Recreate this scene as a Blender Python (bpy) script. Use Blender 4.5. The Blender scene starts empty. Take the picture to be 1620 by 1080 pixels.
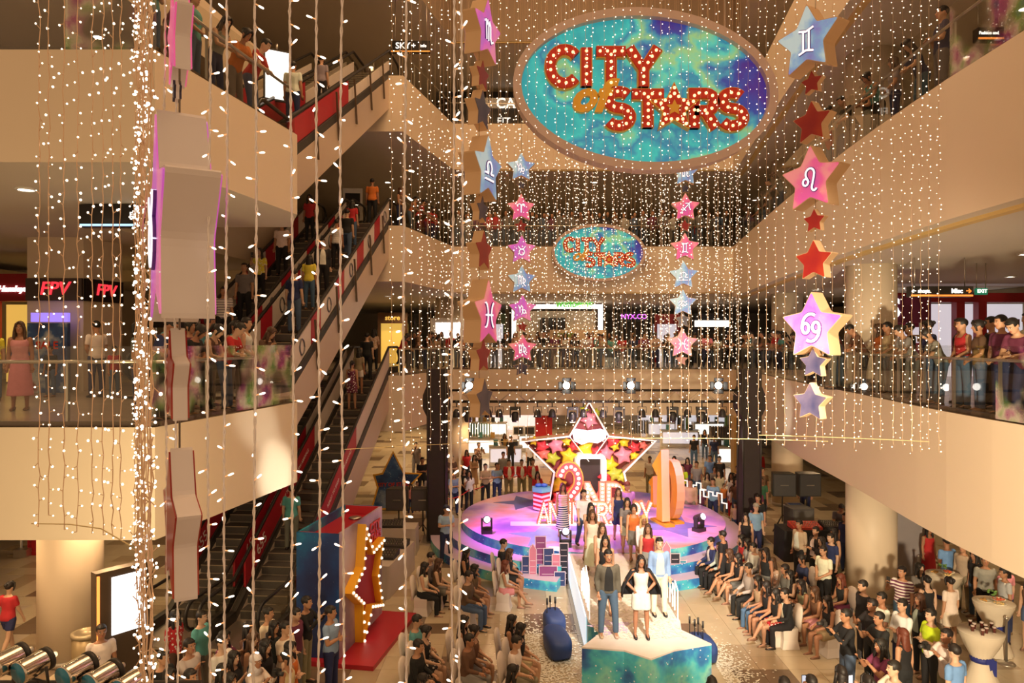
import bpy, bmesh, math, random
from mathutils import Vector, Matrix, Euler
PI = math.pi
R = math.radians
random.seed(7)
SC = bpy.context.scene
COL = SC.collection

# ------------------------------------------------------------------ camera, world, exposure
EYE = 6.75
F = 1130.0
cam_d = bpy.data.cameras.new('camera')
cam_d.sensor_width = 36.0
cam_d.lens = 36.0 * F / 1620.0
cam_d.clip_start = 0.05
cam_d.clip_end = 300
cam = bpy.data.objects.new('camera', cam_d)
COL.objects.link(cam)
cam.location = (0, 0, EYE)
cam.rotation_euler = (R(90), 0, 0)
SC.camera = cam
SC.view_settings.view_transform = 'Standard'
SC.view_settings.look = 'None'
SC.view_settings.gamma = 1.0
SC.view_settings.use_curve_mapping = False
SC.view_settings.exposure = 0.38
world = bpy.data.worlds.new('mall_interior_glow')
SC.world = world
world.use_nodes = True
wbg = world.node_tree.nodes['Background']
wbg.inputs['Color'].default_value = (1.0, 0.62, 0.33, 1)
wbg.inputs['Strength'].default_value = 0.50
try:
    SC.cycles.max_bounces = 6
    SC.cycles.diffuse_bounces = 3
    SC.cycles.glossy_bounces = 2
    SC.cycles.transmission_bounces = 4
    SC.cycles.transparent_max_bounces = 24
    SC.cycles.sample_clamp_indirect = 3.0
    SC.cycles.caustics_reflective = False
    SC.cycles.caustics_refractive = False
except Exception:
    pass

def lamp(kind, name, loc, power, color, aim=None, **kw):
    d = bpy.data.lights.new(name, kind)
    d.energy = power
    d.color = color
    for k, v in kw.items():
        setattr(d, k, v)
    o = bpy.data.objects.new(name, d)
    COL.objects.link(o)
    o.location = loc
    if aim is not None:
        o.rotation_euler = (Vector(aim) - Vector(loc)).to_track_quat('-Z', 'Y').to_euler()
    return o

WARM = (1.0, 0.64, 0.32)
# fill light added under the unseen atrium roof, high above the frame
lamp('AREA', 'roof_fill_light', (2, 17, 25.4), 2300, (1.0, 0.60, 0.30), (2, 17, 0), shape='RECTANGLE', size=10, size_y=20)
# stage lights hung from the truss and the balconies, with fascia fills added
lamp('SPOT', 'key_spot', (3.2, 4.0, 11.5), 11000, (1.0, 0.86, 0.72), (3.2, 17.5, 1.2), spot_size=R(24), spot_blend=0.6, shadow_soft_size=0.15)
lamp('SPOT', 'magenta_wash', (-1.5, 21.5, 4.9), 1200, (0.85, 0.15, 1.0), (1.2, 22.8, 0.8), spot_size=R(75), spot_blend=0.7, shadow_soft_size=0.2)
lamp('SPOT', 'magenta_wash.001', (6.2, 21.5, 4.9), 850, (1.0, 0.25, 0.8), (4.6, 23.4, 0.8), spot_size=R(70), spot_blend=0.7, shadow_soft_size=0.2)
lamp('SPOT', 'stage_spot', (2.8, 20.8, 4.9), 1100, (1.0, 0.75, 0.85), (2.7, 24.6, 1.8), spot_size=R(80), spot_blend=0.7, shadow_soft_size=0.2)
lamp('SPOT', 'fascia_spot', (1.5, 16.0, 2.2), 1900, (1.0, 0.93, 0.75), (-4.55, 13.9, 4.15), spot_size=R(13), spot_blend=0.9, shadow_soft_size=0.1)
lamp('SPOT', 'fascia_spot.001', (1.0, 18.0, 1.6), 1100, (1.0, 0.93, 0.75), (-4.6, 13.3, 5.2), spot_size=R(9), spot_blend=0.9, shadow_soft_size=0.1)
lamp('SPOT', 'fascia_spot.002', (5.9, 24.2, 2.2), 260, (1.0, 0.95, 0.85), (8.95, 23.4, 4.4), spot_size=R(26), spot_blend=0.9, shadow_soft_size=0.05)
lamp('SPOT', 'floor_spot', (1.2, 24.0, 4.6), 5200, (0.95, 0.95, 1.0), (1.22, 19.45, 0), spot_size=R(8.5), spot_blend=0.35, shadow_soft_size=0.03)
lamp('SPOT', 'fascia_fill', (-4.3, 6.9, 3.75), 480, (1.0, 0.80, 0.46), (-5.5, 10.8, 4.5), spot_size=R(128), spot_blend=0.8, shadow_soft_size=0.3)  # flood added at the lighting bar to brighten the left fascia
lamp('SPOT', 'fascia_fill.001', (2.6, 1.0, 4.2), 8200, (1.0, 0.78, 0.50), (8.6, 15.5, 3.6), spot_size=R(58), spot_blend=0.8, shadow_soft_size=0.3)  # unseen flood added below the camera to brighten the right fascia
lamp('SPOT', 'audience_spot', (3.0, 6.0, 12.0), 2600, (1.0, 0.78, 0.52), (4.6, 17.0, 0.5), spot_size=R(42), spot_blend=0.9, shadow_soft_size=0.3)

# ------------------------------------------------------------------ picture geometry helpers
def P(px, py, d):
    """a point at depth d on the sight line measured in the photograph"""
    return Vector(((px - 810) / F * d, d, EYE - (py - 540) / F * d))

def G(px, py, z=0.0):
    d = F * (EYE - z) / (py - 540)
    return Vector(((px - 810) / F * d, d, z))

# ------------------------------------------------------------------ materials
MATS = {}
def mat(name, color, rough=0.6, metal=0.0, emit=0.0, ecol=None, var=0.06, scale=3.0, bump=0.0, nosample=False):
    if name in MATS:
        return MATS[name]
    m = bpy.data.materials.new(name)
    m.use_nodes = True
    nt = m.node_tree
    b = nt.nodes['Principled BSDF']
    b.inputs['Roughness'].default_value = rough
    b.inputs['Metallic'].default_value = metal
    if emit:
        b.inputs['Base Color'].default_value = (*color, 1)
        b.inputs['Emission Color'].default_value = (*(ecol or color), 1)
        b.inputs['Emission Strength'].default_value = emit
        if nosample:
            m.cycles.emission_sampling = 'NONE'
    else:
        tc = nt.nodes.new('ShaderNodeTexCoord')
        nz = nt.nodes.new('ShaderNodeTexNoise')
        nz.inputs['Scale'].default_value = scale
        nz.inputs['Detail'].default_value = 3
        nt.links.new(tc.outputs['Object'], nz.inputs['Vector'])
        mx = nt.nodes.new('ShaderNodeMix')
        mx.data_type = 'RGBA'
        mx.inputs[6].default_value = (*[max(0, c * (1 - var)) for c in color], 1)
        mx.inputs[7].default_value = (*[min(1, c * (1 + var)) for c in color], 1)
        nt.links.new(nz.outputs['Fac'], mx.inputs[0])
        nt.links.new(mx.outputs[2], b.inputs['Base Color'])
        if bump:
            bp = nt.nodes.new('ShaderNodeBump')
            bp.inputs['Strength'].default_value = bump
            bp.inputs['Distance'].default_value = 0.01
            nt.links.new(nz.outputs['Fac'], bp.inputs['Height'])
            nt.links.new(bp.outputs['Normal'], b.inputs['Normal'])
    MATS[name] = m
    return m

def tint_mat(name, rough=0.8, var=0.10, scale=14.0, mode=None, bump=0.25):
    """cloth / skin / hair whose colour is the object's own colour"""
    m = bpy.data.materials.new(name)
    m.use_nodes = True
    nt = m.node_tree
    N, L = nt.nodes, nt.links
    b = N['Principled BSDF']
    b.inputs['Roughness'].default_value = rough
    oi = N.new('ShaderNodeObjectInfo')
    tc = N.new('ShaderNodeTexCoord')
    nz = N.new('ShaderNodeTexNoise')
    nz.inputs['Scale'].default_value = scale
    nz.inputs['Detail'].default_value = 3
    L.new(tc.outputs['Object'], nz.inputs['Vector'])
    hv = N.new('ShaderNodeHueSaturation')
    mr = N.new('ShaderNodeMapRange')
    mr.inputs[3].default_value = 1 - var
    mr.inputs[4].default_value = 1 + var
    L.new(nz.outputs['Fac'], mr.inputs[0])
    L.new(mr.outputs[0], hv.inputs['Value'])
    src = oi.outputs['Color']
    if mode:
        mx = N.new('ShaderNodeMix')
        mx.data_type = 'RGBA'
        if mode == 'stripe':
            sx = N.new('ShaderNodeSeparateXYZ')
            L.new(tc.outputs['Object'], sx.inputs[0])
            mu = N.new('ShaderNodeMath'); mu.operation = 'MULTIPLY'; mu.inputs[1].default_value = 15.0
            L.new(sx.outputs['Z'], mu.inputs[0])
            fr = N.new('ShaderNodeMath'); fr.operation = 'FRACT'
            L.new(mu.outputs[0], fr.inputs[0])
            gt = N.new('ShaderNodeMath'); gt.operation = 'GREATER_THAN'; gt.inputs[1].default_value = 0.5
            L.new(fr.outputs[0], gt.inputs[0])
            L.new(gt.outputs[0], mx.inputs[0])
        else:
            vo = N.new('ShaderNodeTexVoronoi'); vo.inputs['Scale'].default_value = 16
            L.new(tc.outputs['Object'], vo.inputs['Vector'])
            lt = N.new('ShaderNodeMath'); lt.operation = 'LESS_THAN'; lt.inputs[1].default_value = 0.32
            L.new(vo.outputs['Distance'], lt.inputs[0])
            L.new(lt.outputs[0], mx.inputs[0])
        mx.inputs[7].default_value = (0.75, 0.7, 0.66, 1)
        L.new(src, mx.inputs[6])
        src = mx.outputs[2]
    L.new(src, hv.inputs['Color'])
    L.new(hv.outputs['Color'], b.inputs['Base Color'])
    if bump:
        bp = N.new('ShaderNodeBump')
        bp.inputs['Strength'].default_value = bump
        bp.inputs['Distance'].default_value = 0.02
        L.new(nz.outputs['Fac'], bp.inputs['Height'])
        L.new(bp.outputs['Normal'], b.inputs['Normal'])
    MATS[name] = m
    return m

def galaxy_mat(name, stops, scale=1.0, seed=0.0, stars=14.0, emit=0.0, rough=0.35, dens=0.10, nosample=True, drift=0.0, amp=1.0):
    """printed nebula: noise through a colour ramp, small white stars on top"""
    m = bpy.data.materials.new(name)
    m.use_nodes = True
    nt = m.node_tree
    N, L = nt.nodes, nt.links
    b = N['Principled BSDF']
    b.inputs['Roughness'].default_value = rough
    tc = N.new('ShaderNodeTexCoord')
    mp = N.new('ShaderNodeMapping')
    mp.inputs['Location'].default_value = (seed, seed * 1.7, seed * 0.6)
    mp.inputs['Scale'].default_value = (scale, scale, scale)
    L.new(tc.outputs['Object'], mp.inputs[0])
    nz = N.new('ShaderNodeTexNoise')
    nz.inputs['Scale'].default_value = 1.0
    nz.inputs['Detail'].default_value = 5
    nz.inputs['Distortion'].default_value = 0.15
    L.new(mp.outputs[0], nz.inputs['Vector'])
    cr = N.new('ShaderNodeValToRGB')
    els = cr.color_ramp.elements
    while len(els) < len(stops):
        els.new(0.5)
    for e, (p, c) in zip(els, stops):
        e.position = p
        e.color = (*c, 1)
    if drift:
        sx = N.new('ShaderNodeSeparateXYZ')
        L.new(tc.outputs['Object'], sx.inputs[0])
        ma = N.new('ShaderNodeMath'); ma.operation = 'MULTIPLY_ADD'
        ma.inputs[1].default_value = drift
        L.new(sx.outputs['X'], ma.inputs[0])
        mz = N.new('ShaderNodeMath'); mz.operation = 'MULTIPLY_ADD'
        mz.inputs[1].default_value = amp; mz.inputs[2].default_value = 0.5 - 0.5 * amp
        L.new(nz.outputs['Fac'], mz.inputs[0])
        L.new(mz.outputs[0], ma.inputs[2])
        L.new(ma.outputs[0], cr.inputs[0])
    else:
        L.new(nz.outputs['Fac'], cr.inputs[0])
    vo = N.new('ShaderNodeTexVoronoi')
    vo.inputs['Scale'].default_value = stars
    L.new(tc.outputs['Object'], vo.inputs['Vector'])
    lt = N.new('ShaderNodeMath'); lt.operation = 'LESS_THAN'; lt.inputs[1].default_value = dens
    L.new(vo.outputs['Distance'], lt.inputs[0])
    mx = N.new('ShaderNodeMix'); mx.data_type = 'RGBA'
    L.new(lt.outputs[0], mx.inputs[0])
    L.new(cr.outputs[0], mx.inputs[6])
    mx.inputs[7].default_value = (0.9, 0.95, 1, 1)
    L.new(mx.outputs[2], b.inputs['Base Color'])
    if emit:
        L.new(mx.outputs[2], b.inputs['Emission Color'])
        b.inputs['Emission Strength'].default_value = emit
        if nosample:
            m.cycles.emission_sampling = 'NONE'
    MATS[name] = m
    return m

def glass_mat(name, tint=(0.93, 0.97, 0.95), gloss=0.10, rough=0.02, blotch=None):
    m = bpy.data.materials.new(name)
    m.use_nodes = True
    nt = m.node_tree
    N, L = nt.nodes, nt.links
    for n in list(N):
        if n.type == 'BSDF_PRINCIPLED':
            N.remove(n)
    out = [n for n in N if n.type == 'OUTPUT_MATERIAL'][0]
    tr = N.new('ShaderNodeBsdfTransparent'); tr.inputs[0].default_value = (*tint, 1)
    gl = N.new('ShaderNodeBsdfGlossy'); gl.inputs['Roughness'].default_value = rough
    gl.inputs[0].default_value = (1, 1, 1, 1)
    fr = N.new('ShaderNodeFresnel'); fr.inputs[0].default_value = 1.42
    ad = N.new('ShaderNodeMath'); ad.operation = 'ADD'; ad.inputs[1].default_value = gloss * 0.3
    L.new(fr.outputs[0], ad.inputs[0])
    ge = N.new('ShaderNodeNewGeometry')
    sb = N.new('ShaderNodeMath'); sb.operation = 'SUBTRACT'; sb.inputs[0].default_value = 1.0; sb.use_clamp = True
    L.new(ge.outputs['Backfacing'], sb.inputs[1])
    mu = N.new('ShaderNodeMath'); mu.operation = 'MULTIPLY'; mu.use_clamp = True
    L.new(ad.outputs[0], mu.inputs[0]); L.new(sb.outputs[0], mu.inputs[1])
    mx = N.new('ShaderNodeMixShader')
    L.new(mu.outputs[0], mx.inputs[0]); L.new(tr.outputs[0], mx.inputs[1]); L.new(gl.outputs[0], mx.inputs[2])
    fin = mx
    if blotch:
        tc = N.new('ShaderNodeTexCoord')
        nz = N.new('ShaderNodeTexNoise'); nz.inputs['Scale'].default_value = 2.2; nz.inputs['Detail'].default_value = 4
        L.new(tc.outputs['Object'], nz.inputs['Vector'])
        cr = N.new('ShaderNodeValToRGB')
        els = cr.color_ramp.elements
        while len(els) < len(blotch):
            els.new(0.5)
        for i, (e, c) in enumerate(zip(els, blotch)):
            e.position = 0.3 + 0.4 * i / (len(blotch) - 1)
            e.color = (*c, 1)
        L.new(nz.outputs['Color'], cr.inputs[0])
        df = N.new('ShaderNodeBsdfDiffuse')
        L.new(cr.outputs[0], df.inputs[0])
        m2 = N.new('ShaderNodeMixShader')
        n2 = N.new('ShaderNodeTexNoise'); n2.inputs['Scale'].default_value = 1.4
        L.new(tc.outputs['Object'], n2.inputs['Vector'])
        mr = N.new('ShaderNodeMapRange'); mr.inputs[1].default_value = 0.42; mr.inputs[2].default_value = 0.6
        mr.inputs[4].default_value = 0.42
        L.new(n2.outputs['Fac'], mr.inputs[0])
        L.new(mr.outputs[0], m2.inputs[0]); L.new(mx.outputs[0], m2.inputs[1]); L.new(df.outputs[0], m2.inputs[2])
        fin = m2
    L.new(fin.outputs[0], out.inputs['Surface'])
    MATS[name] = m
    return m

# ------------------------------------------------------------------ mesh builder
class MB:
    def __init__(s):
        s.v, s.f, s.m, s.sm = [], [], [], []
    def add(s, verts, faces, mi=0, smooth=False):
        o = len(s.v)
        s.v += [tuple(v) for v in verts]
        for f in faces:
            s.f.append([i + o for i in f]); s.m.append(mi); s.sm.append(smooth)
        return s
    def box(s, c, d, mi=0, rz=0.0, M=None):
        x, y, z = d[0] / 2, d[1] / 2, d[2] / 2
        vs = [Vector((i * x, j * y, k * z)) for k in (-1, 1) for j in (-1, 1) for i in (-1, 1)]
        q = Matrix.Rotation(rz, 3, 'Z') if M is None else M
        vs = [q @ v + Vector(c) for v in vs]
        return s.add(vs, [(0, 2, 3, 1), (4, 5, 7, 6), (0, 1, 5, 4), (2, 6, 7, 3), (0, 4, 6, 2), (1, 3, 7, 5)], mi)
    def beam(s, a, b, w, h, mi=0, up=(0, 0, 1)):
        a, b = Vector(a), Vector(b)
        d = (b - a)
        L_ = d.length
        d.normalize()
        u = Vector(up)
        if abs(d.dot(u)) > 0.99:
            u = Vector((1, 0, 0))
        x = d.cross(u).normalized()
        z = x.cross(d)
        vs = []
        for t in (a, b):
            for sx, sz in ((-1, -1), (1, -1), (1, 1), (-1, 1)):
                vs.append(t + x * sx * w / 2 + z * sz * h / 2)
        return s.add(vs, [(0, 1, 2, 3), (7, 6, 5, 4), (0, 4, 5, 1), (1, 5, 6, 2), (2, 6, 7, 3), (3, 7, 4, 0)], mi)
    def tube(s, pts, r, n=8, mi=0, smooth=True, caps=True):
        pts = [Vector(p) for p in pts]
        rs = r if isinstance(r, (list, tuple)) else [r] * len(pts)
        prev = None
        vs, fs = [], []
        for i, p in enumerate(pts):
            t = (pts[min(i + 1, len(pts) - 1)] - pts[max(i - 1, 0)])
            if t.length < 1e-9:
                t = Vector((0, 0, 1))
            t.normalize()
            if prev is None:
                u = t.cross(Vector((0, 0, 1)))
                if u.length < 0.05:
                    u = t.cross(Vector((0, 1, 0)))
            else:
                u = prev - t * prev.dot(t)
            u.normalize(); prev = u
            w = t.cross(u)
            for k in range(n):
                a = 2 * PI * k / n
                vs.append(p + (u * math.cos(a) + w * math.sin(a)) * rs[i])
        for i in range(len(pts) - 1):
            for k in range(n):
                a, b = i * n + k, i * n + (k + 1) % n
                fs.append((a, b, b + n, a + n))
        if caps:
            fs.append(tuple(range(n))[::-1])
            fs.append(tuple(range((len(pts) - 1) * n, len(pts) * n)))
        return s.add(vs, fs, mi, smooth)
    def prism(s, poly, z0, z1, mi=0, mi_top=None, mi_bot=None):
        n = len(poly)
        ar = sum(poly[i][0] * poly[(i + 1) % n][1] - poly[(i + 1) % n][0] * poly[i][1] for i in range(n))
        if ar < 0:
            poly = poly[::-1]
        vs = [(p[0], p[1], z0) for p in poly] + [(p[0], p[1], z1) for p in poly]
        s.add(vs, [(i, (i + 1) % n, n + (i + 1) % n, n + i) for i in range(n)], mi)
        s.add(vs, [tuple(range(n, 2 * n))], mi if mi_top is None else mi_top)
        return s.add(vs, [tuple(range(n))[::-1]], mi if mi_bot is None else mi_bot)
    def slab_xz(s, poly, y0, y1, mi=0, mi_front=None, M=None):
        """polygon in the x-z plane given thickness along y; front looks to -y (y0 side)"""
        n = len(poly)
        ar = sum(poly[i][0] * poly[(i + 1) % n][1] - poly[(i + 1) % n][0] * poly[i][1] for i in range(n))
        if ar < 0:
            poly = poly[::-1]
        vs = [(p[0], y0, p[1]) for p in poly] + [(p[0], y1, p[1]) for p in poly]
        if M is not None:
            vs = [M @ Vector(v) for v in vs]
        s.add(vs, [(i, n + i, n + (i + 1) % n, (i + 1) % n) for i in range(n)], mi)
        s.add(vs, [tuple(range(n))], mi if mi_front is None else mi_front)
        return s.add(vs, [tuple(range(n, 2 * n))[::-1]], mi)
    def lathe(s, prof, n=16, c=(0, 0, 0), mi=0, smooth=True, sy=1.0):
        vs, fs = [], []
        for r, z in prof:
            for k in range(n):
                a = 2 * PI * k / n
                vs.append((c[0] + r * math.cos(a), c[1] + r * sy * math.sin(a), c[2] + z))
        for i in range(len(prof) - 1):
            for k in range(n):
                a, b = i * n + k, i * n + (k + 1) % n
                fs.append((a, b, b + n, a + n))
        fs.append(tuple(range(n))[::-1])
        fs.append(tuple(range((len(prof) - 1) * n, len(prof) * n)))
        return s.add(vs, fs, mi, smooth)
    def ball(s, c, r, n=10, mi=0, M=None):
        rx, ry, rz = r if isinstance(r, (list, tuple)) else (r, r, r)
        k = max(4, n // 2)
        vs, fs = [], []
        for i in range(1, k):
            t = PI * i / k
            for j in range(n):
                a = 2 * PI * j / n
                vs.append(Vector((rx * math.sin(t) * math.cos(a), ry * math.sin(t) * math.sin(a), rz * math.cos(t))))
        vs += [Vector((0, 0, rz)), Vector((0, 0, -rz))]
        T, B = len(vs) - 2, len(vs) - 1
        for i in range(k - 2):
            for j in range(n):
                a, b = i * n + j, i * n + (j + 1) % n
                fs.append((a, a + n, b + n, b))
        for j in range(n):
            fs.append((T, j, (j + 1) % n))
            a = (k - 2) * n
            fs.append((B, a + (j + 1) % n, a + j))
        if M is not None:
            vs = [M @ v for v in vs]
        return s.add([v + Vector(c) for v in vs], fs, mi, True)
    def ribbon(s, pts, w, y0, y1, mi=0, closed=False, M=None, mi_front=None):
        """flat stroke in the x-z plane, mitred, with thickness along y"""
        p = [Vector((a[0], a[1])) for a in pts]
        n = len(p)
        l, r_ = [], []
        for i in range(n):
            a = p[(i - 1) % n] if (closed or i > 0) else None
            b = p[(i + 1) % n] if (closed or i < n - 1) else None
            d1 = (p[i] - a).normalized() if a is not None else (b - p[i]).normalized()
            d2 = (b - p[i]).normalized() if b is not None else d1
            n1, n2 = Vector((-d1.y, d1.x)), Vector((-d2.y, d2.x))
            m = n1 + n2
            if m.length < 1e-4:
                m = n1
            m.normalize()
            k = min(1.6, 1 / max(0.3, m.dot(n1)))
            l.append(p[i] + m * k * w / 2); r_.append(p[i] - m * k * w / 2)
        vs = []
        for i in range(n):
            vs += [(l[i].x, y0, l[i].y), (r_[i].x, y0, r_[i].y), (r_[i].x, y1, r_[i].y), (l[i].x, y1, l[i].y)]
        if M is not None:
            vs = [M @ Vector(v) for v in vs]
        fs, ff = [], []
        for i in range(n if closed else n - 1):
            a, b = 4 * i, 4 * ((i + 1) % n)
            ff.append((a, a + 1, b + 1, b))
            fs += [(a + 1, a + 2, b + 2, b + 1), (a + 2, a + 3, b + 3, b + 2), (a + 3, a, b, b + 3)]
        if not closed:
            fs += [(3, 2, 1, 0), (4 * n - 4, 4 * n - 3, 4 * n - 2, 4 * n - 1)]
        s.add(vs, fs, mi)
        return s.add(vs, ff, mi if mi_front is None else mi_front)
    def mesh(s, name, mats):
        me = bpy.data.meshes.new(name)
        me.from_pydata(s.v, [], s.f)
        for m in (mats if isinstance(mats, (list, tuple)) else [mats]):
            me.materials.append(m)
        me.polygons.foreach_set('material_index', s.m)
        me.polygons.foreach_set('use_smooth', s.sm)
        me.update()
        return me
    def build(s, name, mats, parent=None, loc=(0, 0, 0), rz=0.0, **props):
        return link(name, s.mesh(name, mats), parent, loc, rz, **props)

def link(name, me, parent=None, loc=(0, 0, 0), rz=0.0, **props):
    o = bpy.data.objects.new(name, me)
    COL.objects.link(o)
    o.parent = parent
    o.location = loc
    o.rotation_euler = (0, 0, rz)
    for k, v in props.items():
        o[k] = v
    return o

def tag(o, label, category, group=None):
    o['label'] = label
    o['category'] = category
    if group:
        o['group'] = group
    return o

def empty(name, loc=(0, 0, 0), rz=0.0, label=None, category=None, group=None):
    o = bpy.data.objects.new(name, None)
    COL.objects.link(o)
    o.location = loc
    o.rotation_euler = (0, 0, rz)
    if label:
        tag(o, label, category, group)
    return o

def copy_tree(o, parent=None, loc=None, rz=None):
    c = o.copy()
    COL.objects.link(c)
    c.parent = parent
    if loc is not None:
        c.location = loc
    if rz is not None:
        c.rotation_euler = (0, 0, rz)
    for ch in o.children:
        copy_tree(ch, c)
    return c

def struct(mb, name, mats, parent=None, **k):
    return mb.build(name, mats, parent, kind='structure', **k)

def text(name, s, size, m, loc, rot=(R(90), 0, 0), parent=None, ext=0.01, align='CENTER', offset=0.0, shear=0.0, space=1.0, **props):
    cu = bpy.data.curves.new(name, 'FONT')
    cu.body = s
    cu.size = size
    cu.extrude = ext
    cu.offset = offset
    cu.shear = shear
    cu.space_character = space
    cu.align_x = align
    cu.align_y = 'CENTER'
    cu.resolution_u = 3
    t = bpy.data.objects.new(name, cu)
    COL.objects.link(t)
    dg = bpy.context.evaluated_depsgraph_get()
    me = bpy.data.meshes.new_from_object(t.evaluated_get(dg))
    bpy.data.objects.remove(t)
    bpy.data.curves.remove(cu)
    me.materials.clear()
    me.materials.append(m)
    o = link(name, me, parent, loc, **props)
    o.rotation_euler = rot
    return o

def star_poly(r, ri=0.5, rot=0.0, n=5, rnd=0.0, sx=1.0):
    pts = []
    for i in range(2 * n):
        a = PI / 2 + rot + PI * i / n
        rr = r if i % 2 == 0 else r * ri
        pts.append(Vector((rr * math.cos(a) * sx, rr * math.sin(a))))
    if not rnd:
        return [(p.x, p.y) for p in pts]
    out = []
    for i, p in enumerate(pts):
        a, b = pts[i - 1], pts[(i + 1) % len(pts)]
        k = rnd
        p1, p2 = p.lerp(a, k), p.lerp(b, k)
        for t in (0, 0.5, 1):
            q = p1.lerp(p, t).lerp(p.lerp(p2, t), t)
            out.append((q.x, q.y))
    return out
# ------------------------------------------------------------------ the shell of the atrium
M_CREAM = mat('cream_paint', (0.74, 0.62, 0.47), 0.5, var=0.03, scale=0.8)
M_CEIL = mat('ceiling_paint', (0.72, 0.66, 0.56), 0.7, var=0.03, scale=0.5)
M_GALLERY = mat('gallery_floor_stone', (0.42, 0.34, 0.26), 0.25, var=0.12, scale=1.5)
M_WALL = mat('shop_wall_paint', (0.55, 0.46, 0.34), 0.7, var=0.08)
M_DARK = mat('dark_metal', (0.03, 0.028, 0.027), 0.45, var=0.2)
M_BLACK = mat('black_cloth', (0.012, 0.012, 0.013), 0.75, var=0.3)
M_BROWNM = mat('bronze_metal', (0.13, 0.09, 0.06), 0.4, 0.5, var=0.15)
M_STEEL = mat('brushed_steel', (0.62, 0.58, 0.52), 0.28, 0.9, var=0.08)
M_WHITE = mat('white_paint', (0.8, 0.78, 0.75), 0.5, var=0.03)
M_GLOW = mat('downlight_glow', (1, 0.9, 0.72), emit=9.0, nosample=True)
M_GLASS = glass_mat('railing_glass', tint=(0.92, 0.92, 0.89))
M_GLASSP = glass_mat('railing_glass_printed', tint=(0.90, 0.90, 0.87), blotch=[(0.1, 0.12, 0.3), (0.5, 0.1, 0.35), (0.75, 0.7, 0.6), (0.25, 0.5, 0.12), (0.1, 0.3, 0.6)])
M_RED = mat('red_paint', (0.55, 0.02, 0.03), 0.4)
M_YELLOW = mat('cove_yellow', (0.75, 0.55, 0.22), 0.5)

LV = [0.0, 5.5, 11.0, 16.5, 22.0]
RIGHT = {1: [(7.45, 5.5), (7.6, 9.0), (7.72, 12.7), (8.3, 17.4), (8.75, 21.5), (9.55, 27.5), (9.9, 32)],
         2: [(6.85, 5.5), (7.0, 9.8), (7.05, 11.6), (7.41, 15.8), (8.15, 21), (8.9, 25.8), (9.9, 32)],
         3: [(6.85, 5.5), (7.0, 9.8), (7.05, 11.6), (7.41, 15.8), (8.15, 21), (8.9, 25.8), (9.9, 32)]}
def finer(pts):
    out = []
    for i in range(len(pts) - 1):
        p0, p1, p2, p3 = [Vector(pts[max(0, min(len(pts) - 1, i + k))]) for k in (-1, 0, 1, 2)]
        n = max(1, round((p2 - p1).length / 1.35))
        for j in range(n):
            t = j / n
            q = 0.5 * ((2 * p1) + (p2 - p0) * t + (2 * p0 - 5 * p1 + 4 * p2 - p3) * t * t + (3 * p1 - p0 - 3 * p2 + p3) * t ** 3)
            out.append((q.x, q.y))
    return out + [tuple(pts[-1])]
for k in (1, 2, 3):
    RIGHT[k] = finer(RIGHT[k])
LEFT = [(-22, 10.4), (-5.2, 10.4), (-4.42, 14.7), (-5.05, 16.3), (-9.2, 16.3), (-22, 16.3)]
LMID = [(-22, 16.3), (-9.2, 16.3), (-8.2, 26.2), (-22, 26.2)]
BACK = [(-22, 26.2), (-4.0, 26.2), (-2.63, 32), (9.9, 32), (26, 32), (26, 58), (-22, 58)]
def rightpoly(k):
    return RIGHT[k] + [(26, 32), (26, 5.5)]
TH = {'l': 1.64, 'b': 2.05, 'r': 2.28}
for k in (1, 2, 3):
    z = LV[k]
    mats = [M_CREAM, M_GALLERY, M_CEIL]
    struct(MB().prism(LEFT, z - TH['l'], z, 0, 1, 2), 'floor_left', mats)
    struct(MB().prism(LMID, z - TH['l'], z, 0, 1, 2), 'floor_side', mats)
    struct(MB().prism(BACK, z - TH['b'], z, 0, 1, 2), 'floor_back', mats)
    struct(MB().prism(rightpoly(k), z - TH['r'], z, 0, 1, 2), 'floor_right', mats)
M_DIMP = mat('brown_bulkhead', (0.30, 0.22, 0.15), 0.7, var=0.05, scale=0.5)
for nm, pl, th in (('ceiling_left', LEFT, 1.64), ('ceiling_side', LMID, 1.64), ('ceiling_back', BACK, 1.9), ('ceiling_right', rightpoly(3), 2.0)):
    struct(MB().prism(pl, 20.2, 25.5, 0, 0, 1), nm, [M_DIMP, M_CEIL])
struct(MB().box((2, 27, 25.6), (50, 64, 0.2)), 'ceiling', [M_CEIL])
# cove trims under the edges
def inset_line(pts, dx):
    return [(x + dx, y) for x, y in pts]
n_trim = 0
for k in (2, 3):
    z = LV[k] - TH['r']
    mb = MB()
    pts = RIGHT[k]
    for a, b in zip(pts[1:], pts[2:]):
        mb.beam((a[0] + 0.35, a[1], z - 0.03), (b[0] + 0.35, b[1], z - 0.03), 0.16, 0.06)
    n_trim += 1
    struct(mb, 'trim_%d' % n_trim, [M_YELLOW])
for k in (2, 3, 4):
    z = (LV[k] - TH['b']) if k < 4 else 20.2
    n_trim += 1
    struct(MB().beam((-2.5, 32.1, z - 0.02), (9.8, 32.1, z - 0.02), 0.12, 0.06), 'trim_%d' % n_trim, [M_YELLOW])
# outer walls
struct(MB().box((2, 58.2, 12.8), (50, 0.4, 25.6)), 'wall_back', [M_WALL])
struct(MB().box((-21.8, 34, 12.8), (0.4, 48, 25.6)), 'wall_left', [M_WALL])
struct(MB().box((25.8, 31, 12.8), (0.4, 54, 25.6)), 'wall_right', [M_WALL])
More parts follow.
